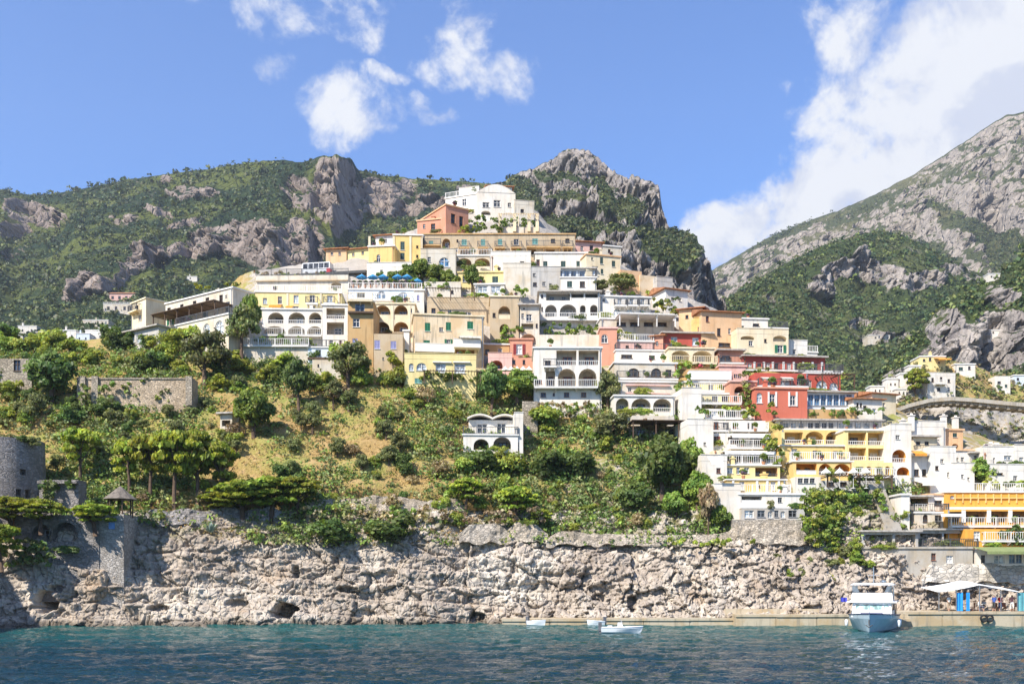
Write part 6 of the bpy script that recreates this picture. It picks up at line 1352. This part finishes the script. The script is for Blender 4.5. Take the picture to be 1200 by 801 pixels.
# quay
QM = stucco('quay_concrete', (.47, .40, .29), .3, .45)
def quay(x0, x1, Yf, ztop, back, label=None):
    a, c = P(x0, 700, Yf).x, P(x1, 700, Yf).x; m = MB(); n = max(1, int((c-a)/4)); r = random.Random(int(x0))
    o = link('quay', None); o.location = ((a+c)/2, Yf, 0); tag(o, kind='structure')
    for k in range(n):
        u0, u1 = a+(c-a)*k/n, a+(c-a)*(k+1)/n; m = MB(); j = r.uniform(-.05, .05); mid = (a+c)/2; y0 = j
        g = .025; m.box(u0-mid+g, u1-mid-g, y0, back, -1.5, ztop-.25+j*.5); m.box(u0-mid+.005, u1-mid-.005, y0-.12, back, ztop-.247+j*.5, ztop+j*.5); m.build('block', QM, o)
quay(588, 700, 102.6, .62, 7); quay(700, 862, 102.4, .72, 7); quay(862, 1004, 101.2, 1.15, 7); quay(1050, 1320, 100.6, 1.45, 9); quay(1000, 1052, 101.8, 1.0, 8)
w_ = wall_thing('quay_wall', 'stepped concrete footing on the quay beside the moored boat', 850, 960, 713, 724, QM, 0, Y=103.6, depth=3)
b = Bld('quay_steps', 'concrete slipway steps at the quay corner', 1056, 726, 'stairs', Y=100.2); m = MB()
for k in range(5): m.box(-1.2, .8, -1.0+k*.3, .6, -.6, .3+k*.24)
m.build('steps', QM, b.root, (0, 0, -b.loc.z))
TYR = flat('tyre_rubber', (.02, .02, .02), .8)
for x in (1153, 1160):
    m = MB(); n = 14
    for k in range(n): pass
    ring = [(math.cos(2*math.pi*k/n)*.32, 0, math.sin(2*math.pi*k/n)*.32) for k in range(n+1)]; m.tube(ring, .11, 8, cap=False); o = m.build('tyre_fender', TYR, None, P(x, 724, 100.3), 0, True); tag(o, 'black tyre fender hung in a pair on the quay edge', 'fender', 'tyre fenders on the quay')
# ---------------------------------------------------------------- boats
GEL = flat('white_gelcoat', (.78, .79, .80), .25, 0, .04, .5); HULL_SHADE = flat('shade_tinted_hull', (.42, .52, .58), .3, 0, .05); NAVY = flat('navy_trim', (.02, .03, .10), .35); CHR = flat('steel_rail', (.55, .56, .58), .25, .9)  # hull tint puts the bluish shade under the flare into the colour
def loft(m, secs, mat=0, cap=True):
    n = len(secs[0]); i0 = len(m.v)
    for s_ in secs: m.v += list(s_)
    for a in range(len(secs)-1):
        for b_ in range(n-1):
            m.f.append((i0+a*n+b_, i0+a*n+b_+1, i0+(a+1)*n+b_+1, i0+(a+1)*n+b_)); m.m.append(mat)
    if cap: m.f.append(tuple(i0+k for k in range(n))); m.m.append(mat); m.f.append(tuple(i0+(len(secs)-1)*n+k for k in reversed(range(n)))); m.m.append(mat)
def hull_secs(L, B, fb_bow, fb_st, draft):
    """bow towards -y"""
    S = []
    for k in range(15):
        q = k/14; y = -L/2+L*q; w = B/2*min(1, (1-(1-min(1, q/.62))**2.3))+.02; dz = fb_bow+(fb_st-fb_bow)*min(1, q*1.4)
        kz = -draft*min(1, q/.25+.1) if q > .02 else .2; ch = w*(.45+.42*min(1, q*1.5)); yb = y+(1-q)**4*.0
        rake = (1-min(1, q/.2))*L*.05
        S.append([(-w, y-rake, dz), (-w*.97, y-rake*.8, dz*.75), (-ch, y, .12), (-ch*.5, y, kz*.55), (0, y, kz), (ch*.5, y, kz*.55), (ch, y, .12), (w*.97, y-rake*.8, dz*.75), (w, y-rake, dz)])
    return S
def big_boat():
    Yc = 93.5; x = 1023; loc = Vector(((x-CX)/F*Yc, Yc, -.05)); t = empty('tour_boat', loc, 'white tour boat moored bow out with a two deck cabin and hull tinted for its bluish shade', 'boat', rz=R(-23))
    L, B = 12.0, 4.5; S = hull_secs(L, B, 1.75, 1.35, .55); m = MB(); loft(m, S); h = m.build('hull', HULL_SHADE, t, smooth=False)
    m = MB(); top = [s_[0] for s_ in S]+[s_[-1] for s_ in reversed(S)]; m.poly([(p[0]*.97, p[1]*.98, p[2]-.12) for p in top]); m.build('deck', GEL, t)
    m = MB()
    for a in range(14):
        for sd in (0, -1): p, q = S[a][sd], S[a+1][sd]; m.tube([p, q], .06, 5)
    m.build('rub_rail', NAVY, t)
    # lower cabin: raked front, tapered sides
    def house(z0, z1, y0, y1, w0, w1, rake, tp=.06, mat=GEL, nm='cabin'):
        m = MB(); m.hexa([(-w0, y0, z0), (w0, y0, z0), (w1, y1, z0), (-w1, y1, z0), (-w0+tp, y0+rake, z1), (w0-tp, y0+rake, z1), (w1-tp, y1-.1, z1), (-w1+tp, y1-.1, z1)]); return m.build(nm, mat, t)
    c1 = house(1.3, 2.65, -2.6, 4.2, 1.75, 1.95, .55)
    def pane(nm, pts, mat, par):
        m = MB(); n = Vector((0, -.02, 0)); m.poly([tuple(Vector(p)+n) for p in pts]); m.poly([tuple(Vector(p)-n*.2) for p in reversed(pts)]); 
        return m.build(nm, mat, par)
    fr = lambda u, z: (u, -2.6+.55*(z-1.3)/1.35-.015, z)
    m = MB(); m.poly([fr(-.98, 1.42), fr(.98, 1.42), fr(.98, 1.78), fr(-.98, 1.78)]); m.build('dark_panel', NAVY, c1)
    for u0, u1 in ((-.95, .95), (-1.45, -1.08), (1.08, 1.45)):
        m = MB(); m.poly([fr(u0, 2.0), fr(u1, 2.0), fr(u1*.98, 2.5), fr(u0*.98, 2.5)]); m.build('window', glass('boat_glass', (.16, .24, .22), .08), c1)
    for sd in (-1, 1):
        for k in range(4):
            y0 = -1.3+k*1.35; m = MB(); xs0 = lambda y, z: sd*(1.75+(.2)*(y+2.6)/6.8-.06*(z-1.3)/1.35+.012); p = [(xs0(y0, 1.9), y0, 1.9), (xs0(y0+1.1, 1.9), y0+1.1, 1.9), (xs0(y0+1.1, 2.45), y0+1.1, 2.45), (xs0(y0, 2.45), y0, 2.45)]; m.poly(p if sd > 0 else p[::-1]); m.build('window', GLD, c1)
    m = MB(); m.box(-2.2, 2.2, -2.5, 4.6, 2.66, 2.78); m.build('upper_deck', GEL, t)
    house(2.785, 3.55, -2.35, 0.4, 1.85, 1.8, .5, .1, GEL, 'bridge_coaming')
    m = MB(); 
    for sx in (-1.75, 1.75):
        for y_ in (-1.4, 3.6): m.tube([(sx, y_, 2.78), (sx*.95, y_, 4.35)], .05, 6)
    m.build('canopy_post', CHR, t)
    m = MB(); m.hexa([(-1.95, -1.9, 4.3), (1.95, -1.9, 4.3), (1.95, 3.9, 4.3), (-1.95, 3.9, 4.3), (-1.6, -1.5, 4.48), (1.6, -1.5, 4.48), (1.6, 3.6, 4.48), (-1.6, 3.6, 4.48)]); m.build('canopy', GEL, t)
    for sd in (-1, 1):
        m = MB(); m.poly([(sd*1.1, -1.88, 3.62), (sd*1.75, -1.8, 3.62), (sd*1.75, -1.8, 4.2), (sd*1.35, -1.88, 4.2)][::sd]); m.build('side_screen', glass('smoke_glass', (.05, .06, .07)), t)
    m = MB(); m.tube([(0, 1, 4.45), (0, 1, 6.0)], .04, 6); m.tube([(-.5, 1, 5.2), (.5, 1, 5.2)], .03, 5); m.lathe([(.0, 4.5), (.3, 4.55), (.3, 4.7), (.0, 4.8)], 10, 0, (.9, .2)); m.build('mast', CHR, t)
    m = MB(); pr = [(-1.5, -3.2, 2.35), (-1.2, -4.6, 2.45), (0, -6.2, 2.6), (1.2, -4.6, 2.45), (1.5, -3.2, 2.35)]; m.tube(pr, .03, 5)
    for p in pr: m.tube([p, (p[0]*1.05, p[1], 1.6)], .025, 5)
    m.build('bow_rail', CHR, t)
    m = MB(); m.tube([(0, -6.55, 1.25), (0, -6.6, .7)], .06, 6); m.tube([(-.28, -6.55, .75), (0, -6.68, .55), (.28, -6.55, .75)], .05, 6); m.build('anchor', IRON, t)
    for sd, y_ in ((-1, -1), (1, -1), (1, 2.5)): m = MB(); m.lathe([(.02, .35), (.16, .45), (.16, .95), (.02, 1.05)], 8, 0, (sd*2.32, y_)); m.build('fender', GEL, t, smooth=True)
    m = MB(); m.box(1.95, 2.02, 2.2, 3.4, 1.4, 2.5); m.build('side_door', GLD, t)
big_boat()
def small_boat(x, Yc, L, B, rz, label, console=True, tilt=0):
    loc = Vector(((x-CX)/F*Yc, Yc, -.02)); t = empty('motor_boat', loc, label, 'boat', rz=R(rz)); t.rotation_euler[0] = R(tilt); S = hull_secs(L, B, .62, .5, .22); m = MB(); loft(m, S); m.build('hull', GEL, t)
    m = MB(); top = [s_[0] for s_ in S]+[s_[-1] for s_ in reversed(S)]; m.poly([(p[0]*.86, p[1]*.95, p[2]-.14) for p in top]); m.build('deck', flat('deck_beige', (.60, .58, .54), .7), t)
    m = MB()
    for a in range(14):
        for sd in (0, -1): m.tube([S[a][sd], S[a+1][sd]], .04, 5)
    m.build('gunwale', GEL, t)
    if console:
        m = MB(); m.hexa([(-.32, -.25, .35), (.32, -.25, .35), (.32, .35, .35), (-.32, .35, .35), (-.26, -.05, .95), (.26, -.05, .95), (.28, .3, .95), (-.28, .3, .95)]); m.build('console', GEL, t)
        m = MB(); m.hexa([(-.3, -.1, .96), (.3, -.1, .96), (.3, -.06, .96), (-.3, -.06, .96), (-.24, .12, 1.3), (.24, .12, 1.3), (.24, .15, 1.3), (-.24, .15, 1.3)]); m.build('windscreen', GLP, t)
        m = MB(); m.box(-.35, .35, .8, 1.2, .35, .68); m.build('seat', GEL, t)
    m = MB(); m.box(-.16, .16, L/2-.02, L/2+.28, .2, .95); m.hexa([(-.05, L/2+.05, -.4), (.05, L/2+.05, -.4), (.05, L/2+.2, -.4), (-.05, L/2+.2, -.4), (-.08, L/2+.02, .2), (.08, L/2+.02, .2), (.08, L/2+.24, .2), (-.08, L/2+.24, .2)]); m.build('outboard_motor', flat('motor_grey', (.12, .12, .13), .4), t)
small_boat(728, 87.5, 3.5, 1.35, 82, 'white open motor boat with a small console floating off the rocks')
small_boat(629, 101.3, 1.9, .95, 60, 'tiny white dinghy tilted against the low quay ledge', False, 0)
small_boat(698, 100.8, 1.7, .9, -75, 'small white tender lying beside the low quay ledge', False)
for x, q_, c in ((985, 101.9, (.05, .06, .45)), ):
    m = MB(); m.tube([(0, 0, 0), (0, 0, 1.5)], .03, 6); o = m.build('flag_pole', CHR, None, P(x, 716, q_)); tag(o, 'short pole with a blue flag on the quay left of the tour boat', 'flag')
    f_ = MB(); pts = [(.02+.08*k, .05*math.sin(k*1.3), 0) for k in range(9)]
    for k in range(8): a, c_ = pts[k], pts[k+1]; f_.hexa([(a[0], a[1], 1.0), (c_[0], c_[1], 1.0), (c_[0], c_[1]+.01, 1.0), (a[0], a[1]+.01, 1.0), (a[0], a[1], 1.45), (c_[0], c_[1], 1.45), (c_[0], c_[1]+.01, 1.45), (a[0], a[1]+.01, 1.45)])
    f_.build('flag', flat('blue_flag', c, .8), o)
# ---------------------------------------------------------------- quay cafe
qz = 1.45; t = empty('beach_cafe_canopy', (P(1140, 700, 102.5).x, 102.5, qz), 'white peaked canvas canopy on poles over the quay cafe', 'canopy')
xa, xb = -4.2, 4.3
m = MB(); n = 12
for k in range(n):
    u0, u1 = xa+(xb-xa)*k/n, xa+(xb-xa)*(k+1)/n; pk = lambda u: 2.35+.75*max(0, 1-abs(u-.2)/4.4)**1.4
    m.hexa([(u0, -1.2, pk(u0)-.35), (u1, -1.2, pk(u1)-.35), (u1, 3, pk(u1)+.1), (u0, 3, pk(u0)+.1), (u0, -1.2, pk(u0)-.31), (u1, -1.2, pk(u1)-.31), (u1, 3, pk(u1)+.14), (u0, 3, pk(u0)+.14)])
m.build('canvas', CANW, t)
for u in (-4, -2.2, .2, 2.4, 4.1): m = MB(); m.tube([(u, -1.05, 0), (u, -1.05, 2.05+.6*max(0, 1-abs(u-.2)/4.4)**1.4)], .05, 6); m.build('pole', CHR, t)
for u0, u1, mt in ((-2.15, -1.45, 'a'), (-1.1, -.75, 'a'), (4.15, 5.2, 'b')):
    m = MB(); n = 6
    for k in range(n):
        a, c_ = u0+(u1-u0)*k/n, u0+(u1-u0)*(k+1)/n; ya, yb_ = .06*math.sin(k*2), .06*math.sin(k*2+2); m.hexa([(a, -.9+ya, .05), (c_, -.9+yb_, .05), (c_, -.88+yb_, .05), (a, -.88+ya, .05), (a, -.9+ya, 1.95), (c_, -.9+yb_, 1.95), (c_, -.88+yb_, 1.95), (a, -.88+ya, 1.95)])
    m.build('curtain', flat('bright_blue_canvas', (.02, .30, .72), .8) if mt == 'a' else flat('teal_canvas', (.12, .36, .40), .8), t)
# tables and chairs on the quay
def chair_mesh():
    m = MB(); m.box(-.2, .2, -.2, .2, .42, .46)
    for sx in (-.18, .18):
        for sy in (-.18, .18): m.box(sx-.018, sx+.018, sy-.018, sy+.018, 0, .42)
    m.box(-.2, .2, .17, .2, .47, .88); return m.mesh('chair')
CHM = with_mat(chair_mesh(), WOODB)
for k, (x, q_) in enumerate(((1126, 103), (1137, 102.2), (1144, 103.2), (1168, 102.6), (1176, 103.4), (1189, 102.8))):
    o = link('chair', CHM, (), None, (P(x, 700, q_).x, q_, qz), R(40*k)); tag(o, 'brown wooden chair under the quay cafe canopy', 'chair', 'chairs at the quay cafe')
tm = MB(); tm.lathe([(.02, .72), (.38, .72), (.38, .76), (.02, .76)], 14); tm.lathe([(.03, 0.02), (.03, .72)], 8); tm.lathe([(.24, 0), (.24, .03), (.02, .03)], 12); TBM = with_mat(tm.mesh('table'), TRIM)
for x, q_ in ((1131, 103), (1150, 102.7), (1182, 103)): o = link('cafe_table', TBM, (), None, (P(x, 700, q_).x, q_, qz)); tag(o, 'round white cafe table under the canopy', 'table', 'tables at the quay cafe')
# people: one skinned body each
def body(pose):
    v, e, r = [], [], []
    def chain(pts, rad, start=None):
        prev = start
        for p, q in zip(pts, rad):
            v.append(p); r.append(q); i = len(v)-1
            if prev is not None: e.append((prev, i))
            prev = i
        return prev
    hip = .46 if pose == 'sit' else .92
    pel = chain([(0, 0, hip)], [.15]); ch = chain([(0, 0, hip+.22), (0, 0, hip+.44)], [.13, .17], pel); nk = chain([(0, -.01, hip+.56)], [.06], ch); chain([(0, -.03, hip+.66), (0, -.02, hip+.78)], [.095, .085], nk)
    for s_ in (-1, 1):
        a = chain([(s_*.2, 0, hip+.46)], [.065], ch)
        chain([(s_*.26, .02, hip+.2), (s_*.25, -.12, hip+.02), (s_*.24, -.17, hip-.03)] if pose != 'sit' else [(s_*.26, -.04, hip+.22), (s_*.18, -.28, hip+.2), (s_*.14, -.36, hip+.22)], [.05, .04, .035], a)
        if pose == 'sit': chain([(s_*.11, -.12, hip), (s_*.12, -.46, hip+.02), (s_*.12, -.44, .08), (s_*.12, -.56, .04)], [.1, .07, .05, .04], pel)
        else: chain([(s_*.1, 0, hip-.1), (s_*.12, -.03-.06*s_, .48), (s_*.12, .02+.05*s_, .08), (s_*.13, -.1+.05*s_, .04)], [.1, .07, .05, .04], pel)
    me = bpy.data.meshes.new('body'); me.from_pydata(v, e, []); o = bpy.data.objects.new('person_source', me); COL.objects.link(o)
    sk = o.modifiers.new('skin', 'SKIN'); o.modifiers.new('sub', 'SUBSURF').levels = 1
    for i, q in enumerate(r): me.skin_vertices[0].data[i].radius = (q, q); me.skin_vertices[0].data[i].use_root = (i == 0)
    dg = bpy.context.evaluated_depsgraph_get(); out = bpy.data.meshes.new_from_object(o.evaluated_get(dg)); bpy.data.objects.remove(o)
    return out, hip
SKIN = flat('skin', (.45, .27, .19), .6); HAIR = flat('dark_hair', (.04, .025, .018), .8)
def person(x, q_, pose, rz, shirt, trousers, label):
    me, hip = BODY[pose][0].copy(), BODY[pose][1]; me.materials.clear()
    for m_ in (shirt, trousers, SKIN, HAIR): me.materials.append(m_)
    for p in me.polygons:
        c = p.center; p.use_smooth = True
        if c.z > hip+.72 or (c.z > hip+.62 and c.y > 0): p.material_index = 3
        elif c.z > hip+.53 or (abs(c.x) > .2 and c.z < hip+.24) or c.z < .3: p.material_index = 2
        elif c.z < hip+.06: p.material_index = 1
        else: p.material_index = 0
    o = link('person', me, (), None, (P(x, 700, q_).x, q_, qz), R(rz)); tag(o, label, 'person')
BODY = {p: body(p) for p in ('stand', 'sit')}
cl = lambda n, c: flat('cloth_'+n, c, .9)
person(1172, 102.4, 'stand', 15, cl('red', (.6, .03, .02)), cl('navy', (.03, .04, .10)), 'person in a red top standing under the canvas canopy')
person(1147, 102.2, 'sit', 60, cl('white', (.7, .7, .68)), cl('navy', (.03, .04, .10)), 'person in a white shirt sitting at the cafe')
person(1153, 102.9, 'sit', -50, cl('grey', (.3, .3, .3)), cl('tan', (.4, .3, .2)), 'person in a grey shirt sitting at the cafe')
person(1165, 102.0, 'stand', -60, cl('blue', (.05, .10, .35)), cl('dark', (.05, .05, .05)), 'person in a dark blue shirt standing beside the red top')
person(1112, 102.1, 'stand', 30, cl('white', (.7, .7, .68)), cl('tan', (.4, .3, .2)), 'person in white standing beside the bright blue curtain')
person(1186, 102.3, 'stand', 160, cl('pink', (.6, .25, .22)), cl('white', (.7, .7, .68)), 'person in a pink top standing at the canopy end')
# ---------------------------------------------------------------- parasols, planters, bus, road
def parasol_src(mat):
    c = MB(); n = 8
    for k in range(n):
        a, b_ = 2*math.pi*k/n, 2*math.pi*(k+1)/n; A, B_ = (math.cos(a), math.sin(a), 1.95), (math.cos(b_), math.sin(b_), 1.95); M_ = (math.cos((a+b_)/2)*.9, math.sin((a+b_)/2)*.9, 1.99)
        c.tri(A, M_, (0, 0, 2.5)); c.tri(M_, B_, (0, 0, 2.5)); c.quad(A, M_, (M_[0], M_[1], 1.84), (A[0], A[1], 1.80)); c.quad(M_, B_, (B_[0], B_[1], 1.80), (M_[0], M_[1], 1.84))
    p = MB(); p.tube([(0, 0, 0), (0, 0, 2.6)], .03, 6); p.lathe([(.25, 0), (.25, .08), (.03, .1)], 10)
    return with_mat(c.mesh('canopy_'+mat.name), mat), with_mat(p.mesh('pole_'+mat.name), TRIM)
PARA = {'blue': parasol_src(CANB), 'cream': parasol_src(CANVAS)}
def parasol(kind, x, y, w, Y, label, group):
    t = empty('parasol', P(x, y, Y), label, 'parasol', group); s_ = w*Y/F/2; c, p = PARA[kind]; link('canopy', c, (), t, scale=(s_, s_, .95)); link('pole', p, (), t, scale=(1, 1, .95))
Yh = Yt(451, 358)-.6-1.5
for x in (424, 437, 449, 466, 477, 489): parasol('blue', x, 339 if x < 485 else 344, 13, Yh+2.6, 'blue parasol on the roof terrace of the pale hotel', 'blue roof terrace parasols')
for x in (592, 599, 606, 613, 620): parasol('cream', x, 449, 9, Yt(x, 449)-1.2, 'cream parasol on the terrace below the salmon red house', 'cream parasols below the salmon house')
for x in (968, 984, 1000, 1015): parasol('cream', x, 572, 12, Yt(x, 572)-3.2, 'cream parasol on the yellow hotel lower terrace', 'cream parasols at the yellow hotel')
for x in (770, 777, 785): parasol('cream', x, 371, 8, Yt(x, 371)-1.5, 'cream parasol in the dark stepped terrace garden', 'cream parasols in the terrace garden')
pot = MB(); pot.lathe([(.02, 0), (.16, 0), (.22, .38), (.24, .40), (.2, .4), (.18, .34), (.02, .34)], 10); POTM = with_mat(pot.mesh('pot'), TILE)
FLW = crown('plant', round_blobs(7, 41, .5, .3, .4, .26), 40, .2, [(.20, .05, .14), (.12, .08, .12), (.10, .16, .05)], 41)
def potted(x, y, Y, label, group, s_=1.0, me=None):
    t = empty('potted_plant', P(x, y, Y), label, 'potted plant', group); link('pot', POTM, (), t, scale=(s_,)*3); link('plant', me or FLW, (), t, (0, 0, .3*s_), 0, (.9*s_,)*3)
for k in range(11): potted(414+k*7, 337.5, Yh+.6, 'potted purple flower plant along the roof terrace balustrade', 'potted plants on the roof terrace', 1.1)
GRN = crown('plant', round_blobs(8, 42, .6, .5, .45, .26), 45, .2, GB, 42)
for (x, y, d) in ((640, 454, -1.3), (652, 454, -1.3), (688, 454, -1.3), (735, 445, -1.6), (758, 445, -1.6), (780, 445, -1.6), (830, 491, -1.4), (845, 491, -1.4), (872, 491, -1.4), (862, 505, -1.2), (885, 505, -1.2), (870, 525, -1.8), (895, 525, -1.8), (860, 544, -2.0), (880, 544, -2.0), (935, 539, -1.7), (960, 539, -1.7), (985, 539, -1.7), (1005, 558, -2.0), (1030, 558, -2.0), (1140, 616, -2.0), (1165, 616, -2.0), (1190, 616, -2.0)):
    potted(x, y, Yt(x, y)+d, 'green potted plant standing on a hotel balcony', 'potted plants on balconies', .9, GRN)
for k, w_p in enumerate(ROOFS):
    t = empty('potted_plant', w_p, ('leafy' if k % 2 else 'purple flowered')+' potted plant at the edge of a house roof', 'potted plant', 'potted plants on roofs'); q_ = .6+.5*wr.random(); link('pot', POTM, (), t, scale=(q_,)*3); link('plant', GRN if k % 2 else FLW, (), t, (0, 0, .3*q_), 0, (q_,)*3)
for k, (w_p, a_) in enumerate(FEET):
    kd = wr.choice(('bright', 'yellow', 'dark', 'olive')); o = link('terrace_plant', wr.choice(SHR[kd]), (), None, w_p, a_, (wr.uniform(1.2, 3.4), wr.uniform(.7, 1.1), wr.uniform(.7, 1.7))); tag(o, LOOK[kd]+' plant at the foot of a house wall in the town', 'plant', 'plants between the houses')
ASPH = flat('asphalt', (.07, .07, .07), .9); b = Bld('road', '', 368, 321, Y=Yt(368, 321)); bpy.data.objects.remove(b.root)
rz_ = ground_z(368, Yt(368, 320)); by = Yt(368, 319)-.5; rp = P(368, 320, by)
m = MB(); m.box(-7, 9, -.2, 3.6, -.4, 0); o = m.build('road', ASPH, None, rp, R(-10)); tag(o, kind='structure')
t = empty('minibus', rp+Vector((0, 1.2, .004)), 'dark windowed minibus with a red rear end on the hillside road', 'bus', rz=R(-10))
m = MB(); m.box(-2.5, 2.5, 0, 1.9, .35, 1.1); m.hexa([(-2.5, 0, 1.1), (2.5, 0, 1.1), (2.5, 1.9, 1.1), (-2.5, 1.9, 1.1), (-2.3, .12, 2.2), (2.45, .12, 2.2), (2.45, 1.78, 2.2), (-2.3, 1.78, 2.2)]); m.build('body', flat('bus_paint', (.62, .62, .62), .3), t)
for k in range(5): m = MB(); u = -2.2+k*.92; m.hexa([(u, .0, 1.2), (u+.82, .0, 1.2), (u+.82, .06, 1.2), (u, .06, 1.2), (u, .09, 2.05), (u+.82, .09, 2.05), (u+.82, .14, 2.05), (u, .14, 2.05)]); m.build('window', GLD, t)
m = MB(); m.box(1.9, 2.52, -.012, 1.91, .4, 1.12); m.build('rear_panel', flat('bus_red', (.5, .02, .03), .35), t)
for u in (-1.6, 1.6):
    m = MB(); m.tube([(u, -.02, .35), (u, .22, .35)], .35, 14); m.build('wheel', TYR, t)
# ---------------------------------------------------------------- far houses and the valley road
def far_house(V, x, y, w, h, wall, label, group=None, roof='flat', yaw=0, wins=(), dy=0):
    p = surf(V, x, y); Y = p.y-1.5+dy; b = Bld('house', label, x, y, 'house', group, Y=Y); b.block(x-w/2, x+w/2, y-h, y, wall, yaw, wins, roof=roof, depth=min(9, w*Y/F*.9), Y=Y, base=3, cor=.3); return b
FL = 'small white house in the distant row beyond the left gardens'
for (x, y, w, h, q_) in ((32, 391, 22, 9, WHITE), (48, 397, 12, 8, PINK), (62, 400, 20, 9, WHITE), (80, 399, 18, 12, WHITE), (97, 401, 16, 10, BLUEW), (112, 400, 24, 13, WHITE), (22, 400, 10, 7, OLDW), (128, 402, 12, 18, PINK)):
    far_house(VL, x, y, w, h, q_, FL if q_ is not PINK else 'small pink house in the distant row beyond the left gardens', 'distant houses beyond the gardens', wins=[('k', x-w*.25, y-h*.45, 1.8, 2.6), ('k', x+w*.22, y-h*.45, 1.8, 2.6)])
far_house(VL, 143, 352, 30, 8, PINK, 'long pinkish villa terrace on the dark wooded slope', wins=row('k', [132, 140, 148, 155], 348.5, 3, 3.4), roof='tile'); far_house(VL, 140, 366, 38, 10, OLDW, 'weathered villa with dark windows under the long pinkish villa', wins=row('k', [127, 136, 146, 154], 361, 3, 4), roof='bal')
far_house(VL, 225, 328, 12, 4, WHITE, 'tiny white house alone on the wooded slope', wins=[('k', 223, 326, 1.6, 1.6)]); far_house(VL, 112, 382, 30, 7, OLDW, 'low grey house roofs behind the distant row', wins=row('k', [104, 112, 120], 378.5, 2, 2.6))
b = far_house(VV, 1103, 462, 33, 22, WHITE, 'white villa with arched porch standing above the valley road', wins=[('k', 1093, 445, 3, 5), ('k', 1103, 444, 3, 5), ('k', 1112, 446, 3, 4), ('k', 1100, 456, 4, 4), ('w', 1112, 456, 3, 5)], roof='par', yaw=8); b.balcony(1094, 1106, 450, 'balu', 1.2)
far_house(VV, 1093, 430, 30, 12, PALEY, 'pale yellow house with an orange awning above the white valley villa', wins=[('k', 1083, 422, 3, 3), ('k', 1090, 421, 3, 4)], roof='flat').awning(1094, 1109, 419.5, CANO, 3, .8)
far_house(VV, 1131, 438, 24, 11, WHITE, 'white house right of the pale yellow house', wins=[('T', 1126, 432, 5, 4), ('k', 1136, 431, 3, 4)], roof='flat')
far_house(VV, 1175, 457, 18, 13, WHITE, 'white cube house at the far right of the valley road', wins=[('k', 1171, 448, 4, 3), ('T', 1179, 452, 3, 3.5)], roof='par'); far_house(VV, 1196, 448, 16, 8, BLUEW, 'bluish white house edge near the valley road end', wins=[('k', 1193, 444, 3, 3)])
for (x, y, w, h) in ((1028, 462, 16, 9), (1046, 456, 14, 12), (1062, 446, 14, 8), (1072, 436, 14, 7), (1056, 464, 12, 8), (1036, 472, 18, 8)): far_house(VV, x, y, w, h, WHITE, 'small white valley house among rocks behind the red hotel', 'small valley houses', wins=[('k', x-2, y-h*.5, 1.8, 2.4), ('k', x+3, y-h*.5, 1.8, 2.4)])
far_house(VC, 1168, 392, 22, 5, WHITE, 'thin white house line on the crag far above the valley', wins=[('k', 1164, 389.5, 2, 2), ('k', 1172, 389.5, 2, 2)]); far_house(VC, 1165, 327, 14, 6, WHITE, 'white house high on the crag ridge', wins=[('k', 1162, 324, 2, 2), ('k', 1168, 324, 2, 2)])
far_house(VG, 1030, 398, 26, 5, OLDW, 'distant pale terraces among the spur woods', wins=[('k', 1026, 395.5, 2, 2), ('k', 1034, 395.5, 2, 2)])
vp = [(1046, 482), (1066, 475), (1090, 469), (1115, 467), (1140, 468.5), (1170, 471.5), (1210, 475), (1280, 480)]
pts = [P(x, y, min(232, surf(VV, x, y+6).y-3)) for x, y in vp]; o0 = pts[0].copy(); t = empty('viaduct', o0, 'grey curving road viaduct with parapet across the valley side', 'viaduct'); m = MB(); d_ = MB(); pr_ = MB()
for k in range(len(pts)-1):
    a, c_ = pts[k]-o0, pts[k+1]-o0; yv = Vector((0, 5, 0)); z = Vector((0, 0, 1))
    d_.hexa([a-z*.4, c_-z*.4, c_-z*.4+yv, a-z*.4+yv, a, c_, c_+yv, a+yv]); q2 = Vector((0, .3, 0)); pr_.hexa([a+z*.005, c_+z*.005, c_+z*.005+q2, a+z*.005+q2, a+z*.5, c_+z*.5, c_+z*.5+q2, a+z*.5+q2])
    n = 3
    for j in range(n):
        e = a+(c_-a)*(j/n); m = MB(); m.box(e.x-.35, e.x+.35, e.y+.5, e.y+4, e.z-1.3, e.z-.405); m.build('pier', WARMST, t)
    m = MB(); m.hexa([a+Vector((0, .7, -1.0)), c_+Vector((0, .7, -1.0)), c_+Vector((0, 4.5, -1.0)), a+Vector((0, 4.5, -1.0)), a+Vector((0, .7, -.41)), c_+Vector((0, .7, -.41)), c_+Vector((0, 4.5, -.41)), a+Vector((0, 4.5, -.41))]); m.build('back_wall', WARMST, t)
d_.build('deck', CONC, t); pr_.build('parapet', CONC, t)
# ---------------------------------------------------------------- sea air
def haze():
    m = MB(); m.box(-1500, 1500, -60, 2300, -3, 1100); me = m.mesh('haze')
    mt = bpy.data.materials.new('sea_air'); mt.use_nodes = True; t = NT(mt.node_tree); t.n.remove(t.n['Principled BSDF'])
    v = t.new('ShaderNodeVolumePrincipled'); v.inputs['Color'].default_value = (.80, .87, 1, 1); v.inputs['Density'].default_value = .0001; v.inputs['Anisotropy'].default_value = .2
    t.l.new(v.outputs[0], t.n['Material Output'].inputs['Volume'])
    o = link('haze', me, mt); tag(o, 'thin bluish sea haze over the whole bay', 'haze', kind='stuff')
haze()
SC.cycles.volume_bounces = 0
